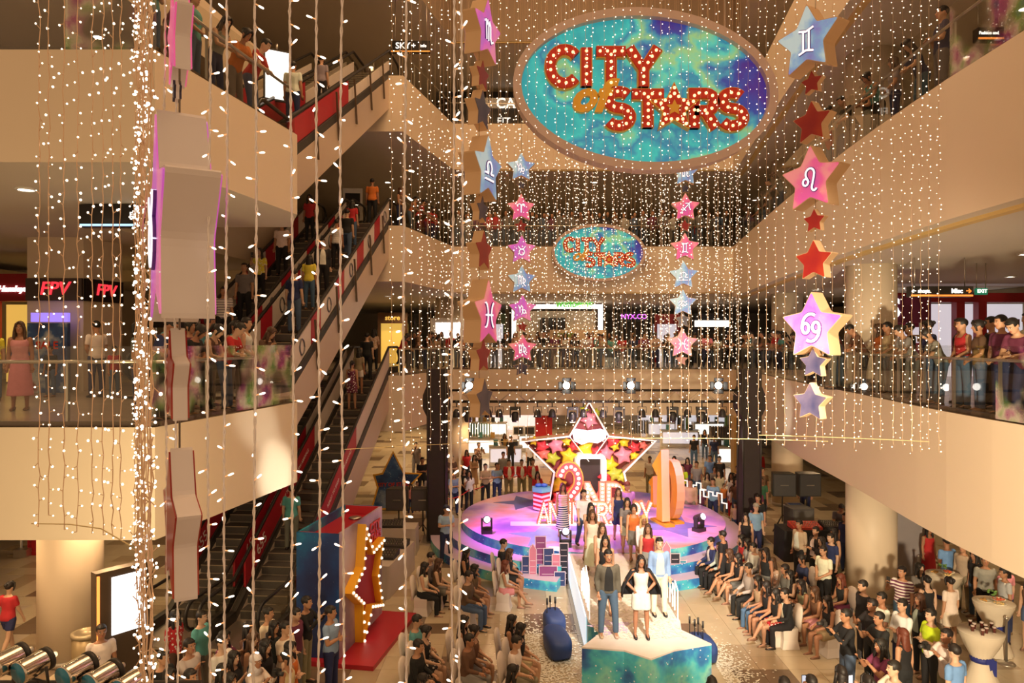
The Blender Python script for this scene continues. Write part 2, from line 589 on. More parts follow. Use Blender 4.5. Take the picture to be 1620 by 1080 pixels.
# inner shop-front walls, storey by storey
M_WALLD = mat('shop_front_olive', (0.30, 0.24, 0.13), 0.6, var=0.15)
for k in (1, 2, 3):
    z = LV[k]
    h = 3.45
    struct(MB().box((3.5, 46.2 if k > 1 else 56.5, z + h / 2), (26 if k > 1 else 40, 0.3, h)), 'wall_shops', [M_WALLD if k > 1 else M_WALL])
    struct(MB().box((-17, 27.5, z + h / 2), (0.3, 37, h + (0.36))), 'wall_shops', [M_WALLD if k > 1 else M_WALL])
    struct(MB().box((18.5, 27.5, z + h / 2 - 0.12), (0.3, 37, h - 0.25)), 'wall_shops', [M_WALLD])

# ------------------------------------------------------------------ ground floor of stone tiles
M_TL = mat('tile_cream', (0.54, 0.45, 0.31), 0.18, var=0.12, scale=2.0)
M_TB = mat('tile_brown', (0.19, 0.135, 0.09), 0.2, var=0.15, scale=2.0)
M_TT = mat('tile_tan', (0.41, 0.32, 0.21), 0.2, var=0.12, scale=2.0)
M_JOINT = mat('tile_joint', (0.35, 0.28, 0.2), 0.6)
floor = struct(MB().box((2, 26.5, -0.16), (48, 63.5, 0.3)), 'floor', [M_JOINT])
TX, TY = 0.6, 0.6
ang = R(-3)
rt = random.Random(5)
tile_meshes = []
for m in (M_TL, M_TB, M_TT):
    t = MB().prism([(-TX / 2 + .003, -TY / 2 + .003), (TX / 2 - .003, -TY / 2 + .003), (TX / 2 - .003, TY / 2 - .003), (-TX / 2 + .003, TY / 2 - .003)], -0.012, 0.0)
    tile_meshes.append(t.mesh('tile', [m]))
rest = MB()
nt_ = 0
brown = {}
for i in range(-40, 45):
    for j in range(8, 96):
        x, y = i * TX, j * TY
        # runs of brown tiles two or three wide, laid in a broken-bond pattern
        c = 0
        if (j % 4) in (0, 1) and ((i + 2 * (j // 4)) % 5) in (0, 1) and rt.random() < 0.85 and (j % 4 == 0 or rt.random() < 0.6):
            c = 1
        elif rt.random() < 0.18:
            c = 2
        vis = (abs(x - 0.02 * y) < y * 0.72)
        near = (14.2 < y < 21.0 and (-4.2 < x < 1.7 or 5.3 < x < 8.6)) and not (-1.8 < x < -99)
        if near and nt_ < 295:
            o = link('tile', tile_meshes[c], floor, (x, y, 0.004))
            nt_ += 1
        elif vis or y > 30:
            rest.prism([(x - TX / 2 + .003, y - TY / 2 + .003), (x + TX / 2 - .003, y - TY / 2 + .003), (x + TX / 2 - .003, y + TY / 2 - .003), (x - TX / 2 + .003, y + TY / 2 - .003)], -0.012, 0.004, c)
rest.build('tile', [M_TL, M_TB, M_TT], floor, kind='stuff')

# ------------------------------------------------------------------ columns
def column(name, x, y, z0, z1, r, lab):
    mb = MB().lathe([(r, z0), (r, z1)], 36)
    base = MB().lathe([(r + .02, z0), (r + .02, z0 + .12), (r, z0 + .13)], 36)
    o = struct(mb, name, [M_CREAM], loc=(x, y, 0))
    struct(base, 'column_base', [M_STEEL], o)
    return o
for x, y, r in ((9.35, 18.6, 0.61), (11.4, 29.6, 0.61), (-9.45, 15.3, 0.62)):
    column('column', x, y, 0.0, 5.5 - (TH['l'] if x < 0 else TH['r']), r, '')
for x, y, r in ((9.35, 18.6, 0.61), (11.4, 29.6, 0.61)):
    column('column', x, y, 5.5, 11 - TH['r'], r, '')
    column('column', x, y, 11.0, 16.5 - TH['r'], r, '')
column('column', 13.0, 23.0, 11.0, 16.5 - TH['r'], .61, '')
column('column', -2.9, 35.5, 0, 5.5 - TH['b'], .75, '')
column('column', -3.15, 36.5, 5.5, 11 - TH['b'], .75, '')

# ------------------------------------------------------------------ balcony railings
def railing(pts, z, label, printed=(), inset=0.06, side=1, step=1.3, cap=1.18, rail=0.95):
    root = empty('railing', (pts[0][0], pts[0][1], z), 0, label, 'railing')
    org = Vector((pts[0][0], pts[0][1], 0))
    # resample
    P2 = [Vector((p[0], p[1])) for p in pts]
    hr = []
    n_pane = 0
    for a, b in zip(P2, P2[1:]):
        L_ = (b - a).length
        n = max(1, round(L_ / step))
        nrm = Vector(((b - a).y, -(b - a).x)).normalized() * inset * side
        for i in range(n):
            p, q = a.lerp(b, i / n) + nrm, a.lerp(b, (i + 1) / n) + nrm
            d = (q - p).normalized() * 0.012
            p2, q2 = p + d, q - d
            mb = MB().beam((p2.x - org.x, p2.y - org.y, (cap + .02) / 2), (q2.x - org.x, q2.y - org.y, (cap + .02) / 2), 0.016, cap - .02)
            mb.build('glass_pane', [M_GLASSP if n_pane in printed else M_GLASS], root)
            st = nrm.normalized() * 0.07
            post = MB().box((p.x - org.x + st.x, p.y - org.y + st.y, rail / 2), (0.035, 0.05, rail))
            post.build('post', [M_STEEL], root)
            n_pane += 1
            if not hr:
                hr.append((p.x - org.x + st.x, p.y - org.y + st.y, rail))
            hr.append((q.x - org.x + st.x, q.y - org.y + st.y, rail))
    MB().tube(hr, 0.026, 8).build('handrail', [M_STEEL], root)
    mb = MB()
    for a, b in zip(hr, hr[1:]):
        mb.beam((a[0], a[1], 0.04), (b[0], b[1], 0.04), 0.08, 0.07)
    mb.build('base_channel', [M_BROWNM], root)
    return root
lab_r = {1: 'second floor glass railing along the curved right balcony', 2: 'third floor glass railing along the right balcony', 3: 'fourth floor glass railing high on the right'}
lab_l = {1: 'second floor glass railing around the left balcony', 2: 'third floor glass railing around the left balcony', 3: ''}
lab_b = {1: 'second floor glass railing across the far balcony', 2: 'third floor glass railing across the far balcony above the small sign', 3: 'fourth floor glass railing across the far balcony behind the big sign'}
for k in (1, 2):
    railing(RIGHT[k], LV[k], lab_r[k], side=1, printed=(0, 2, 4) if k == 1 else (1, 3))
    railing([(-16, 10.4), (-5.2, 10.4), (-4.42, 14.7)], LV[k], lab_l[k], side=-1, printed=(8, 9, 10, 11) if k == 1 else (3, 5, 7))
for k in (1, 2, 3):
    railing([(-4.0, 26.2), (-2.63, 32), (9.9, 32)], LV[k], lab_b[k], side=-1, step=1.6)

# ------------------------------------------------------------------ downlights: real fittings with a lamp in each; market ones are added
def downlight_proto():
    ring = MB().lathe([(0.17, 0), (0.17, -0.03), (0.13, -0.035), (0.13, -0.01)], 20)
    o = ring.build('downlight', [M_WHITE])
    MB().lathe([(0.128, -0.012), (0.128, -0.02)], 20).build('diffuser', [M_GLOW], o)
    return o
DL = None
dl_power = {1: 70, 2: 55, 3: 34, 4: 24}
def downlights(pts, z, level, where, power=None, lit=True):
    global DL
    for i, (x, y) in enumerate(pts):
        if DL is None:
            DL = downlight_proto()
            o = DL
        else:
            o = copy_tree(DL)
        o.location = (x, y, z)
        tag(o, 'round white downlight set into the ceiling %s' % where, 'ceiling light', 'downlights in the ceiling %s' % where)
        if lit:
            lamp('SPOT', 'downlight_lamp', (x, y, z - 0.08), (power or dl_power[level]), WARM, (x, y, 0), spot_size=R(150), spot_blend=0.5, shadow_soft_size=0.12)
for k in (1, 2, 3, 4):
    zl = LV[k] - TH['l'] if k < 4 else 20.2
    zb = LV[k] - TH['b'] if k < 4 else 20.2
    zr = LV[k] - TH['r'] if k < 4 else 20.2
    fl = ['', 'of the ground floor', 'of the second floor', 'of the third floor', 'of the fourth floor'][k]
    downlights([(x, y) for x in (-11, -8.3) for y in (12.2, 14.8)] + [(-11, 19), (-11, 24)], zl, k, fl + ' left gallery', power=190 if k == 1 else None)
    downlights([(x, y) for x in (-6, -1, 4, 9) for y in (34.5, 39.5)], zb, k, fl + ' far gallery', power=260 if k == 1 else (150 if k == 2 else 50))
    if k == 1:
        downlights([(x, y) for x in (-7, 0, 7) for y in (45.5, 51.5)], zb, k, 'of the ground floor market, added to brighten it', power=420)  # unseen downlights added to brighten the ground floor back
    downlights([(x, y) for x in (11.5, 15) for y in (11, 16, 21.5, 27)], zr, k, fl + ' right gallery')
# ------------------------------------------------------------------ escalators: three storeys of pairs, one above the other
M_RUBBER = mat('rubber_handrail', (0.015, 0.014, 0.014), 0.4)
M_STEP = mat('grooved_step', (0.10, 0.09, 0.08), 0.45, 0.4, var=0.2, scale=30)
M_STEPE = mat('step_edge', (0.34, 0.28, 0.20), 0.4, 0.3)
M_ADRED = mat('advert_red', (0.42, 0.015, 0.03), 0.4)
M_ADWHT = mat('advert_white', (0.66, 0.58, 0.52), 0.4, var=0.05)
M_CLAD = mat('escalator_cladding', (0.60, 0.48, 0.38), 0.35, 0.25, var=0.06, scale=1.0)
M_PRINTW = mat('print_white', (0.85, 0.8, 0.76), 0.5)
M_PRINTG = mat('print_grey', (0.12, 0.12, 0.13), 0.5)
RISE, RUN = 5.5, 9.53
ESC_A = -math.atan(0.08)
def esc_line(y):
    return 0.0 if y < 0 else (RISE if y > RUN else y / RUN * RISE)
def strip(mb, x, ya, yb, za, zb, t, mi=0, n=1):
    """a sloping strip standing in the y-z plane at x, thickness t, between heights za..zb above the step line"""
    pts = [ya] + [y for y in (0.0, RUN) if ya < y < yb] + [yb]
    for a, b in zip(pts, pts[1:]):
        vs = []
        for xx in (x - t / 2, x + t / 2):
            vs += [(xx, a, esc_line(a) + za), (xx, b, esc_line(b) + za), (xx, b, esc_line(b) + zb), (xx, a, esc_line(a) + zb)]
        mb.add(vs, [(0, 1, 2, 3), (7, 6, 5, 4), (0, 4, 5, 1), (1, 5, 6, 2), (2, 6, 7, 3), (3, 7, 4, 0)], mi)
    return mb
step_me = MB().box((0, 0, -0.1), (1.0, 0.40, 0.2), 0).box((0, -0.195, -0.012), (1.0, 0.015, 0.024), 1).mesh('step', [M_STEP, M_STEPE])
def escalator(k, x_off, label):
    e = empty('escalator', (0, 0, 0), 0, label, 'escalator', 'escalators climbing along the left side')
    W = 1.5
    # truss with closed cladding
    lo = -1.05
    mb = MB()
    zb = (lambda y: max(esc_line(y) + lo, -(0.3 if k == 1 else 1.0)) if k > 1 else max(esc_line(y) + lo, 0.0))
    ys = [-1.7, 0.0] + ([1.82] if k == 1 else []) + [RUN, RUN + 1.3]
    for a, b in zip(ys, ys[1:]):
        vs = []
        for xx in (-W, 0):
            vs += [(xx, a, zb(a)), (xx, b, zb(b)), (xx, b, esc_line(b) + 0.06), (xx, a, esc_line(a) + 0.06)]
        mb.add(vs, [(0, 1, 2, 3), (7, 6, 5, 4), (0, 4, 5, 1), (2, 6, 7, 3)] , 0)
    mb.build('truss_cladding', [M_CLAD], e)
    # steps
    n = 24
    for i in range(n):
        y = (i + 0.5) * RUN / n
        link('step', step_me, e, (-W / 2, y, esc_line(y) + 0.20))
    MB().box((-W / 2, -0.95, 0.1), (1.0, 1.5, 0.06)).build('landing_plate', [M_STEEL], e)
    MB().box((-W / 2, RUN + .65, RISE + .1), (1.0, 1.3, 0.06)).build('landing_plate', [M_STEEL], e)
    # balustrades
    for xx, sgn in ((-0.08, 1), (-W + 0.08, -1)):
        b = strip(MB(), xx, -1.3, RUN + 1.2, 0.06, 0.30, 0.14).build('skirt', [M_DARK], e)
        gl = strip(MB(), xx, -1.3, RUN + 1.2, 0.30, 1.0, 0.02).build('glass_balustrade', [M_GLASS], e)
        hr = []
        zt = 1.04
        for t in range(7):
            a = -PI / 2 + PI * t / 6
            hr.append((xx, -1.35 - 0.32 * math.cos(a), 0.72 + 0.32 * math.sin(a)))
        hr += [(xx, 0, zt), (xx, RUN, RISE + zt)]
        for t in range(7):
            a = PI / 2 - PI * t / 6
            hr.append((xx, RUN + 1.3 + 0.32 * math.cos(a), RISE + 0.72 + 0.32 * math.sin(a)))
        MB().tube(hr, 0.045, 8).build('handrail', [M_RUBBER], e)
        # printed panels on both faces of the glass
        if k == 1:
            split = 5.4
            strip(MB(), xx, 0.6, split, 0.32, 0.97, 0.05).build('advert_panel', [M_ADRED], e, label='red printed advert panel')
            strip(MB(), xx, split + 0.02, RUN, 0.32, 0.97, 0.05).build('advert_panel', [M_ADWHT], e, label='white printed advert panel')
        elif k == 2:
            y = 0.2
            j = 0
            while y < RUN - .4:
                m = M_ADWHT if j % 2 == 0 else M_ADRED
                L_ = 1.25 if j % 2 == 0 else 0.7
                strip(MB(), xx, y, min(y + L_, RUN), 0.32, 0.96, 0.05).build('advert_panel', [m], e)
                if j % 2 == 0:
                    yc = y + L_ / 2
                    zc = esc_line(yc) + 0.64
                    rg = MB()
                    for s_ in (-1, 1):
                        ring = [(xx + s_ * .03, yc + .16 * math.cos(q), zc + .2 * math.sin(q)) for q in [2 * PI * i / 12 for i in range(13)]]
                        rg.tube(ring, 0.025, 4)
                    rg.build('ring_emblem', [M_PRINTG], e)
                y += L_ + 0.03
                j += 1
        else:
            strip(MB(), xx, 0.0, 4.6, 0.32, 0.97, 0.05).build('advert_panel', [M_ADRED], e)
            strip(MB(), xx, 4.65, RUN, 0.32, 0.66, 0.05).build('advert_panel', [M_ADWHT], e)
    if x_off == 0 and k > 1:
        for y in (1.5, 3.2, 4.9, 6.6, 8.2):
            MB().beam((0.04, y, esc_line(y) + 0.95), (0.04, y + 0.25, esc_line(y) - 0.35), 0.05, 0.05).build('support_bar', [M_BROWNM], e)
    if k == 1:
        # print on the red panel
        xx = 0.0 if True else 0
        u = math.atan2(RISE, RUN)
        for yc, s, sz in ((1.5, '655', 0.42), (3.2, 'READY TO SHOP', 0.15), (4.4, 'NEW ARRIVALS', 0.15)):
            t = text('panel_print', s, sz, M_PRINTW, (-0.045, yc, esc_line(yc) + 0.63), (R(90), 0, R(90)), e, 0.002)
            t.matrix_local = Matrix.Translation((-0.045, yc, esc_line(yc) + 0.63)) @ Matrix.Rotation(u, 4, 'X') @ Matrix.Rotation(R(90), 4, 'Z') @ Matrix.Rotation(R(90), 4, 'X')
            t2 = t.copy(); COL.objects.link(t2)
            t2.matrix_local = Matrix.Translation((-W + 0.115, yc, esc_line(yc) + 0.63)) @ Matrix.Rotation(u, 4, 'X') @ Matrix.Rotation(R(90), 4, 'Z') @ Matrix.Rotation(R(90), 4, 'X')
    e.rotation_euler = (0, 0, ESC_A)
    e.location = Vector((-5.256, 17.0, LV[k - 1])) + Matrix.Rotation(ESC_A, 3, 'Z') @ Vector((x_off, 0, 0))
    return e
for k, nm in ((1, 'ground floor to the second'), (2, 'second floor to the third'), (3, 'third floor to the fourth')):
    escalator(k, 0, 'right-hand escalator from the %s, beside the open atrium' % nm)
    escalator(k, -1.62, 'left-hand escalator from the %s, away from the atrium' % nm)
def esc_pt(k, lane, y):
    """standing point on an escalator step"""
    x = -0.75 + (-1.62 if lane else 0)
    v = Matrix.Rotation(ESC_A, 3, 'Z') @ Vector((x, y, 0))
    st = (math.floor(y / (RUN / 24)) + 0.5) * RUN / 24
    return Vector((-5.256 + v.x, 17.0 + v.y, LV[k - 1] + esc_line(st) + 0.20))

# ------------------------------------------------------------------ stroke lettering
def arc(cx, cz, rx, rz, a0, a1, n=12):
    return [(cx + rx * math.cos(R(a0 + (a1 - a0) * i / n)), cz + rz * math.sin(R(a0 + (a1 - a0) * i / n))) for i in range(n + 1)]
STROKES = {
    'C': [arc(.5, .5, .40, .42, 42, 318, 18)],
    'I': [[(.5, .0), (.5, 1)]],
    'T': [[(0, .9), (1, .9)], [(.5, .9), (.5, 0)]],
    'Y': [[(.06, 1), (.5, .45), (.94, 1)], [(.5, .5), (.5, 0)]],
    'S': [arc(.5, .71, .34, .21, 35, 270, 12) + arc(.5, .27, .37, .23, 90, -150, 12)[1:]],
    'R': [[(.12, 0), (.12, .92), (.55, .92)] + arc(.55, .69, .30, .23, 90, -90, 8)[1:] + [(.12, .46)], [(.5, .46), (.9, 0)]],
    'N': [[(.12, 0), (.12, 1)], [(.12, .95), (.88, .05)], [(.88, 0), (.88, 1)]],
    'D': [[(.12, .08), (.12, .92), (.45, .92)] + arc(.45, .5, .42, .42, 90, -90, 10)[1:] + [(.12, .08)]],
    'A': [[(.04, 0), (.5, .95), (.96, 0)], [(.25, .33), (.75, .33)]],
    'V': [[(.04, 1), (.5, .06), (.96, 1)]],
    'E': [[(.9, .92), (.12, .92), (.12, .08), (.9, .08)], [(.12, .5), (.75, .5)]],
    '2': [arc(.5, .68, .36, .27, 170, -35, 14) + [(.16, .09), (.92, .09)]],
    '1': [[(.25, .75), (.55, .95), (.55, 0)]],
    '0': [arc(.5, .5, .36, .42, 90, 450, 20)],
}
GLYPH = {
    'gemini': [[(.15, .95), (.5, .86), (.85, .95)], [(.15, .05), (.5, .14), (.85, .05)], [(.36, .88), (.36, .12)], [(.64, .88), (.64, .12)]],
    'leo': [arc(.3, .42, .14, .14, 0, 360, 12), [(.4, .5)] + arc(.52, .74, .22, .22, 210, -20, 10) + [(.72, .6), (.62, .2)] + arc(.74, .16, .12, .12, 180, 340, 6)],
    'cancer': [arc(.24, .48, .17, .2, 0, 360, 14), arc(.5, .55, .43, .5, 185, 62, 10), arc(.76, .52, .17, .2, 0, 360, 14), arc(.5, .45, .43, .5, 5, -118, 10)],
    'aries': [arc(.3, .72, .18, .2, 200, 0, 8) + [(.5, .1)], arc(.7, .72, .18, .2, -20, 180, 8) + [(.5, .1)]],
    'taurus': [arc(.5, .34, .28, .28, 0, 360, 14), arc(.5, .96, .36, .34, 190, 350, 10)],
    'scorpio': [[(.05, .85), (.15, .9), (.2, .1)], [(.2, .7), (.32, .9), (.42, .75), (.42, .1)], [(.42, .7), (.54, .9), (.64, .75), (.64, .25), (.74, .1), (.95, .2)]],
    'virgo': [[(.05, .85), (.15, .9), (.2, .1)], [(.2, .7), (.32, .9), (.42, .75), (.42, .1)], [(.42, .7), (.54, .9), (.64, .75), (.64, .2), (.9, -.05)], arc(.66, .45, .2, .22, 100, -120, 8)],
    'capricorn': [[(.05, .9), (.22, .6), (.25, .2)], [(.25, .6), (.4, .9), (.52, .7), (.52, .25), (.4, 0)], arc(.68, .3, .16, .17, 180, -180, 10)],
    'pisces': [arc(.0, .5, .32, .5, 75, -75, 8), arc(1.0, .5, .32, .5, 105, 255, 8), [(.15, .5), (.85, .5)]],
    'aquarius': [[(.05, .6), (.22, .78), (.38, .62), (.55, .78), (.72, .62), (.95, .78)], [(.05, .28), (.22, .46), (.38, .3), (.55, .46), (.72, .3), (.95, .46)]],
    'libra': [[(.05, .1), (.95, .1)], [(.05, .35), (.35, .35)] + arc(.5, .58, .25, .25, 235, -55, 10) + [(.65, .35), (.95, .35)]],
    'sagittarius': [[(.1, .1), (.9, .9)], [(.5, .92), (.9, .9), (.88, .5)], [(.2, .55), (.55, .2)]],
}
def scaled(st, w, h, x, z):
    return [[(x + a * w, z + b * h) for a, b in s] for s in st]
def along(pts, step):
    out, acc = [], 0.0
    segs = list(zip(pts, pts[1:]))
    tot = sum((Vector(b) - Vector(a)).length for a, b in segs)
    n = max(1, round(tot / step))
    want = [tot * (i + .5) / n for i in range(n)]
    for a, b in segs:
        L_ = (Vector(b) - Vector(a)).length
        while want and want[0] <= acc + L_ + 1e-9:
            t = (want.pop(0) - acc) / max(L_, 1e-9)
            out.append((a[0] + (b[0] - a[0]) * t, a[1] + (b[1] - a[1]) * t))
        acc += L_
    return out
M_LRED = mat('letter_red', (0.62, 0.035, 0.015), 0.4)
M_LDARK = mat('letter_side_dark', (0.22, 0.02, 0.02), 0.5)
M_LEDGE = mat('letter_yellow_edge', (0.9, 0.5, 0.06), 0.4)
M_BULBY = mat('warm_bulb', (1.0, 0.76, 0.36), emit=1.3, nosample=True)
M_BULBW = mat('white_bulb', (1.0, 0.90, 0.72), emit=1.2, nosample=True)
M_LWHITE = mat('letter_white', (0.70, 0.46, 0.24), 0.4)
def marquee(name, ch, parent, x, z, w, h, stroke, y0, depth, step, br, mats=None, bulb=None, strokes=None, label=None):
    """one bulb-studded letter: yellow edge, coloured face, bulbs"""
    st = scaled(strokes or STROKES[ch], w, h, x, z)
    mb = MB()
    for i, s in enumerate(st):
        e = 0.0012 * i
        mb.ribbon(s, stroke * 1.22, y0 - depth * .8 - e, y0, 1, mi_front=1)
        mb.ribbon(s, stroke, y0 - depth - e, y0, 0, mi_front=0)
    o = mb.build(name, mats or [M_LRED, M_LEDGE], parent)
    b = MB()
    for s in st:
        for px, pz in along(s, step):
            b.ball((px, y0 - depth - br * .3, pz), (br, br, br), 8)
    b.build('bulbs', [bulb or M_BULBY], o, kind='stuff')
    return o

# ------------------------------------------------------------------ the two oval signs
M_FRAME = mat('sign_frame_pale', (0.62, 0.47, 0.42), 0.5)
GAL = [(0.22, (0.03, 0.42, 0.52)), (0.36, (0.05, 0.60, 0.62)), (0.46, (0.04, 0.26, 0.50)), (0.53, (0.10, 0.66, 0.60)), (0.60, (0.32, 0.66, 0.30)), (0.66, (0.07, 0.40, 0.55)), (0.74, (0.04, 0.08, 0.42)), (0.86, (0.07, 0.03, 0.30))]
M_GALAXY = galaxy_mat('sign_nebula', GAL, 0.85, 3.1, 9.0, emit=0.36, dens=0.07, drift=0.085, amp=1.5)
def oval_sign(loc, s, roll, label):
    r = empty('oval_sign', loc, 0, label, 'sign')
    a, b = 2.39 * s, 1.46 * s
    n = 64
    def ell(k):
        return [((a - k) * math.cos(2 * PI * i / n) * math.cos(roll) - (b - k) * math.sin(2 * PI * i / n) * math.sin(roll),
                 (a - k) * math.cos(2 * PI * i / n) * math.sin(roll) + (b - k) * math.sin(2 * PI * i / n) * math.cos(roll)) for i in range(n)]
    MB().slab_xz(ell(0.06), -0.02, 0.14 * s).build('printed_panel', [M_GALAXY], r)
    fr = MB()
    o_, i_ = ell(0), ell(0.15 * s)
    vs = []
    for p, q in zip(o_, i_):
        vs += [(p[0], -0.16 * s, p[1]), (q[0], -0.16 * s, q[1]), (q[0], 0.18 * s, q[1]), (p[0], 0.18 * s, p[1])]
    fs = []
    for i in range(n):
        c, d = 4 * i, 4 * ((i + 1) % n)
        for k in range(4):
            fs.append((c + k, c + (k + 1) % 4, d + (k + 1) % 4, d + k))
    fr.add(vs, fs, 0).build('frame', [M_FRAME], r)
    u = 0.0115 * s
    def X(px): return (px - 1019) * u
    def Z(py): return (145 - py) * u
    for ch, x0, x1, y0, y1 in (('C', 864, 921, 78, 141), ('I', 917, 936, 80, 140), ('T', 942, 988, 80, 141), ('Y', 990, 1042, 80, 141),
                               ('S', 953, 1002, 144, 205), ('T', 998, 1048, 147, 205), ('R', 1090, 1134, 147, 206), ('S', 1132, 1179, 146, 205)):
        marquee('letter', ch, r, X(x0), Z(y1), (x1 - x0) * u, (y1 - y0) * u, 15.5 * u, -0.02, 0.13 * s, 11.5 * u, 2.5 * u)
    # the star that stands for the letter A
    so = MB().slab_xz([(x + X(1063), z + Z(176)) for x, z in star_poly(41 * u, .47)], -0.19 * s, -0.02, 0)
    so.slab_xz([(x + X(1063), z + Z(176)) for x, z in star_poly(37 * u, .47)], -0.205 * s, -0.19 * s, 1)
    so.slab_xz([(x + X(1063), z + Z(176)) for x, z in star_poly(13 * u, .47)], -0.215 * s, -0.2 * s, 0)
    st = so.build('letter', [M_LEDGE, M_LRED], r, label='red star used as the letter A')
    bb = MB()
    for k in range(5):
        a0 = PI / 2 + k * 2 * PI / 5
        for rr, da in ((31, 0), (22, 0), (18.5, .36), (18.5, -.36)):
            bb.ball((X(1063) + rr * u * math.cos(a0 + da), -0.21 * s, Z(176) + rr * u * math.sin(a0 + da)), 2.6 * u, 8)
    bb.build('bulbs', [M_BULBY], st, kind='stuff')
    text('of_lettering', 'of', 68 * u, mat('letter_gold_bright', (0.95, 0.52, 0.05), 0.4), (X(928), -0.11 * s, Z(158)), (R(90), 0, 0), r, 0.05 * s, offset=3.2 * u, shear=0.35)
    return r
big = oval_sign(P(1019, 145, 13.0), 1.0, R(-4), 'large oval sign reading CITY of STARS hung high among the light strings')
MB().tube([(-1.5, 0.1, 1.1), (-1.5, 0.1, 17.0 - 4.2)], 0.012, 6).build('cable', [M_STEEL], big)
MB().tube([(1.5, 0.1, 1.0), (1.5, 0.1, 17.0 - 4.2)], 0.012, 6).build('cable', [M_STEEL], big)
oval_sign(P(947, 400, 31.83), 0.875, R(-1), 'smaller oval sign reading CITY of STARS fixed on the far balcony front')

# ------------------------------------------------------------------ hanging stars
M_STARSIDE = mat('star_side_board', (0.72, 0.50, 0.30), 0.55)
M_STARSIDEW = mat('star_side_white', (0.74, 0.68, 0.68), 0.5)
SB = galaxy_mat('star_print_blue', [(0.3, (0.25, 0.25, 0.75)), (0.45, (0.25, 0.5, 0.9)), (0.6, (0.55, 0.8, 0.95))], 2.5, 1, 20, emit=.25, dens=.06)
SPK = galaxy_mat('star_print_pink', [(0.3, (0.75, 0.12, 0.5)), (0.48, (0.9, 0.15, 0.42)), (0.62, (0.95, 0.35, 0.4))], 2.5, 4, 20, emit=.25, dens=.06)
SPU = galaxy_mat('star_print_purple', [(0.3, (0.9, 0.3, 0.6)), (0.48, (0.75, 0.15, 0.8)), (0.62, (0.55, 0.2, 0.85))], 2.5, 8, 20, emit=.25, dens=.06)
SRD = galaxy_mat('star_print_red', [(0.3, (0.26, 0.010, 0.02)), (0.5, (0.36, 0.022, 0.02)), (0.7, (0.45, 0.05, 0.02))], 2.0, 2, 20, dens=.0)
SGY = galaxy_mat('star_print_grey', [(0.3, (0.05, 0.05, 0.12)), (0.5, (0.12, 0.10, 0.17)), (0.7, (0.22, 0.14, 0.15))], 2.5, 6, 20, dens=.03)
SMAT = {'b': SB, 'p': SPK, 'u': SPU, 'r': SRD, 'g': SGY}
SCOL = {'b': 'blue', 'p': 'pink', 'u': 'purple', 'r': 'plain red', 'g': 'dull grey'}
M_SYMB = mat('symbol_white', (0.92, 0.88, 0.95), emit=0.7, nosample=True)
M_SYMD = mat('symbol_outline', (0.12, 0.05, 0.3), 0.5)  # dark violet ribbon, wider than the white stroke
M_WIRE = mat('hanging_wire', (0.25, 0.2, 0.15), 0.4, 0.6)
STROKE_W = {'cancer': .12}
def hang_star(px, py, d, hpx, kind, glyph, yaw, where, side=None, thick=.27):
    H = hpx / F * d
    r = H / 1.81
    t = min(0.30, thick * H)
    body = MB().slab_xz(star_poly(r, .52, rnd=.10), -t / 2, t / 2)
    o = body.build('hanging_star', [side or M_STARSIDE])
    o.location = P(px, py + hpx * 0.05, d)
    o.rotation_euler = (0, 0, yaw)
    MB().slab_xz(star_poly(r * .955, .52, rnd=.10), -t / 2 - .006, -t / 2 + .02).build('printed_face', [SMAT[kind]], o)
    MB().slab_xz(star_poly(r * .955, .52, rnd=.10), t / 2 - .02, t / 2 + .006).build('printed_back', [SMAT[kind]], o)
    if glyph:
        g = MB()
        w = r * .62
        for s in scaled(GLYPH[glyph], w, w * 1.12, -w / 2, -w * .56 - r * .02):
            g.ribbon(s, w * (.2 if glyph == 'cancer' else .15), -t / 2 - .018, -t / 2 - .004, 1)
            g.ribbon(s, w * (.13 if glyph == 'cancer' else .09), -t / 2 - .024, -t / 2 - .004, 0)
        g.build('zodiac_symbol', [M_SYMB, M_SYMD], o)
    lab = '%s hanging star %s, %s' % (SCOL[kind], ('with the %s sign' % glyph) if glyph else 'without a sign', where)
    tag(o, lab, 'star decoration', 'hanging stars')
    return o
colR = [(1285, 62, 106, 'b', 'gemini', 'top of the right string'), (1287, 130, 36, 'r', None, 'below the blue gemini star'), (1289, 192, 64, 'r', None, 'above the pink leo star'),
        (1290, 280, 100, 'p', 'leo', 'on the right string'), (1291, 348, 36, 'r', None, 'below the pink leo star'), (1292, 410, 62, 'r', None, 'above the purple cancer star'),
        (1292, 512, 102, 'u', 'cancer', 'on the right string'), (1290, 572, 46, 'g', None, 'hung just under the purple cancer star'), (1286, 633, 58, 'g', None, 'lowest of the right string')]
def star_wire(px, pys, d, label):
    a, b = P(px, min(pys), d), P(px, max(pys) + 46, d)
    tag(MB().tube([(0, 0, 0), (0, 0, 25.45 - b.z)], 0.004, 5).build('hanging_wire', [M_WIRE], loc=b), label, 'wire')
for c_, d_, l_ in ((1290, 11.2, 'thin wire carrying the right string of stars'),):
    star_wire(c_, [q[1] for q in colR], d_, l_)
for px, py, h, k, g, w in colR:
    hang_star(px, py, 11.2, h, k, g, R(-57), w)
colM = [(760, 47, 98, 'u', 'scorpio', 'edge-on at the top centre-left'), (758, 118, 46, 'r', None, 'edge-on below the purple scorpio star'), (756, 172, 62, 'g', None, 'edge-on above the blue edge-on star'),
        (760, 264, 102, 'b', 'libra', 'edge-on left of the big oval sign'), (758, 330, 42, 'g', None, 'edge-on below the blue edge-on star'), (758, 395, 62, 'r', None, 'edge-on above the pink pisces star'),
        (760, 492, 104, 'p', 'pisces', 'edge-on left of the far balcony'), (758, 560, 54, 'r', None, 'edge-on below the pink pisces star'), (759, 628, 62, 'g', None, 'edge-on at the bottom near the truss')]
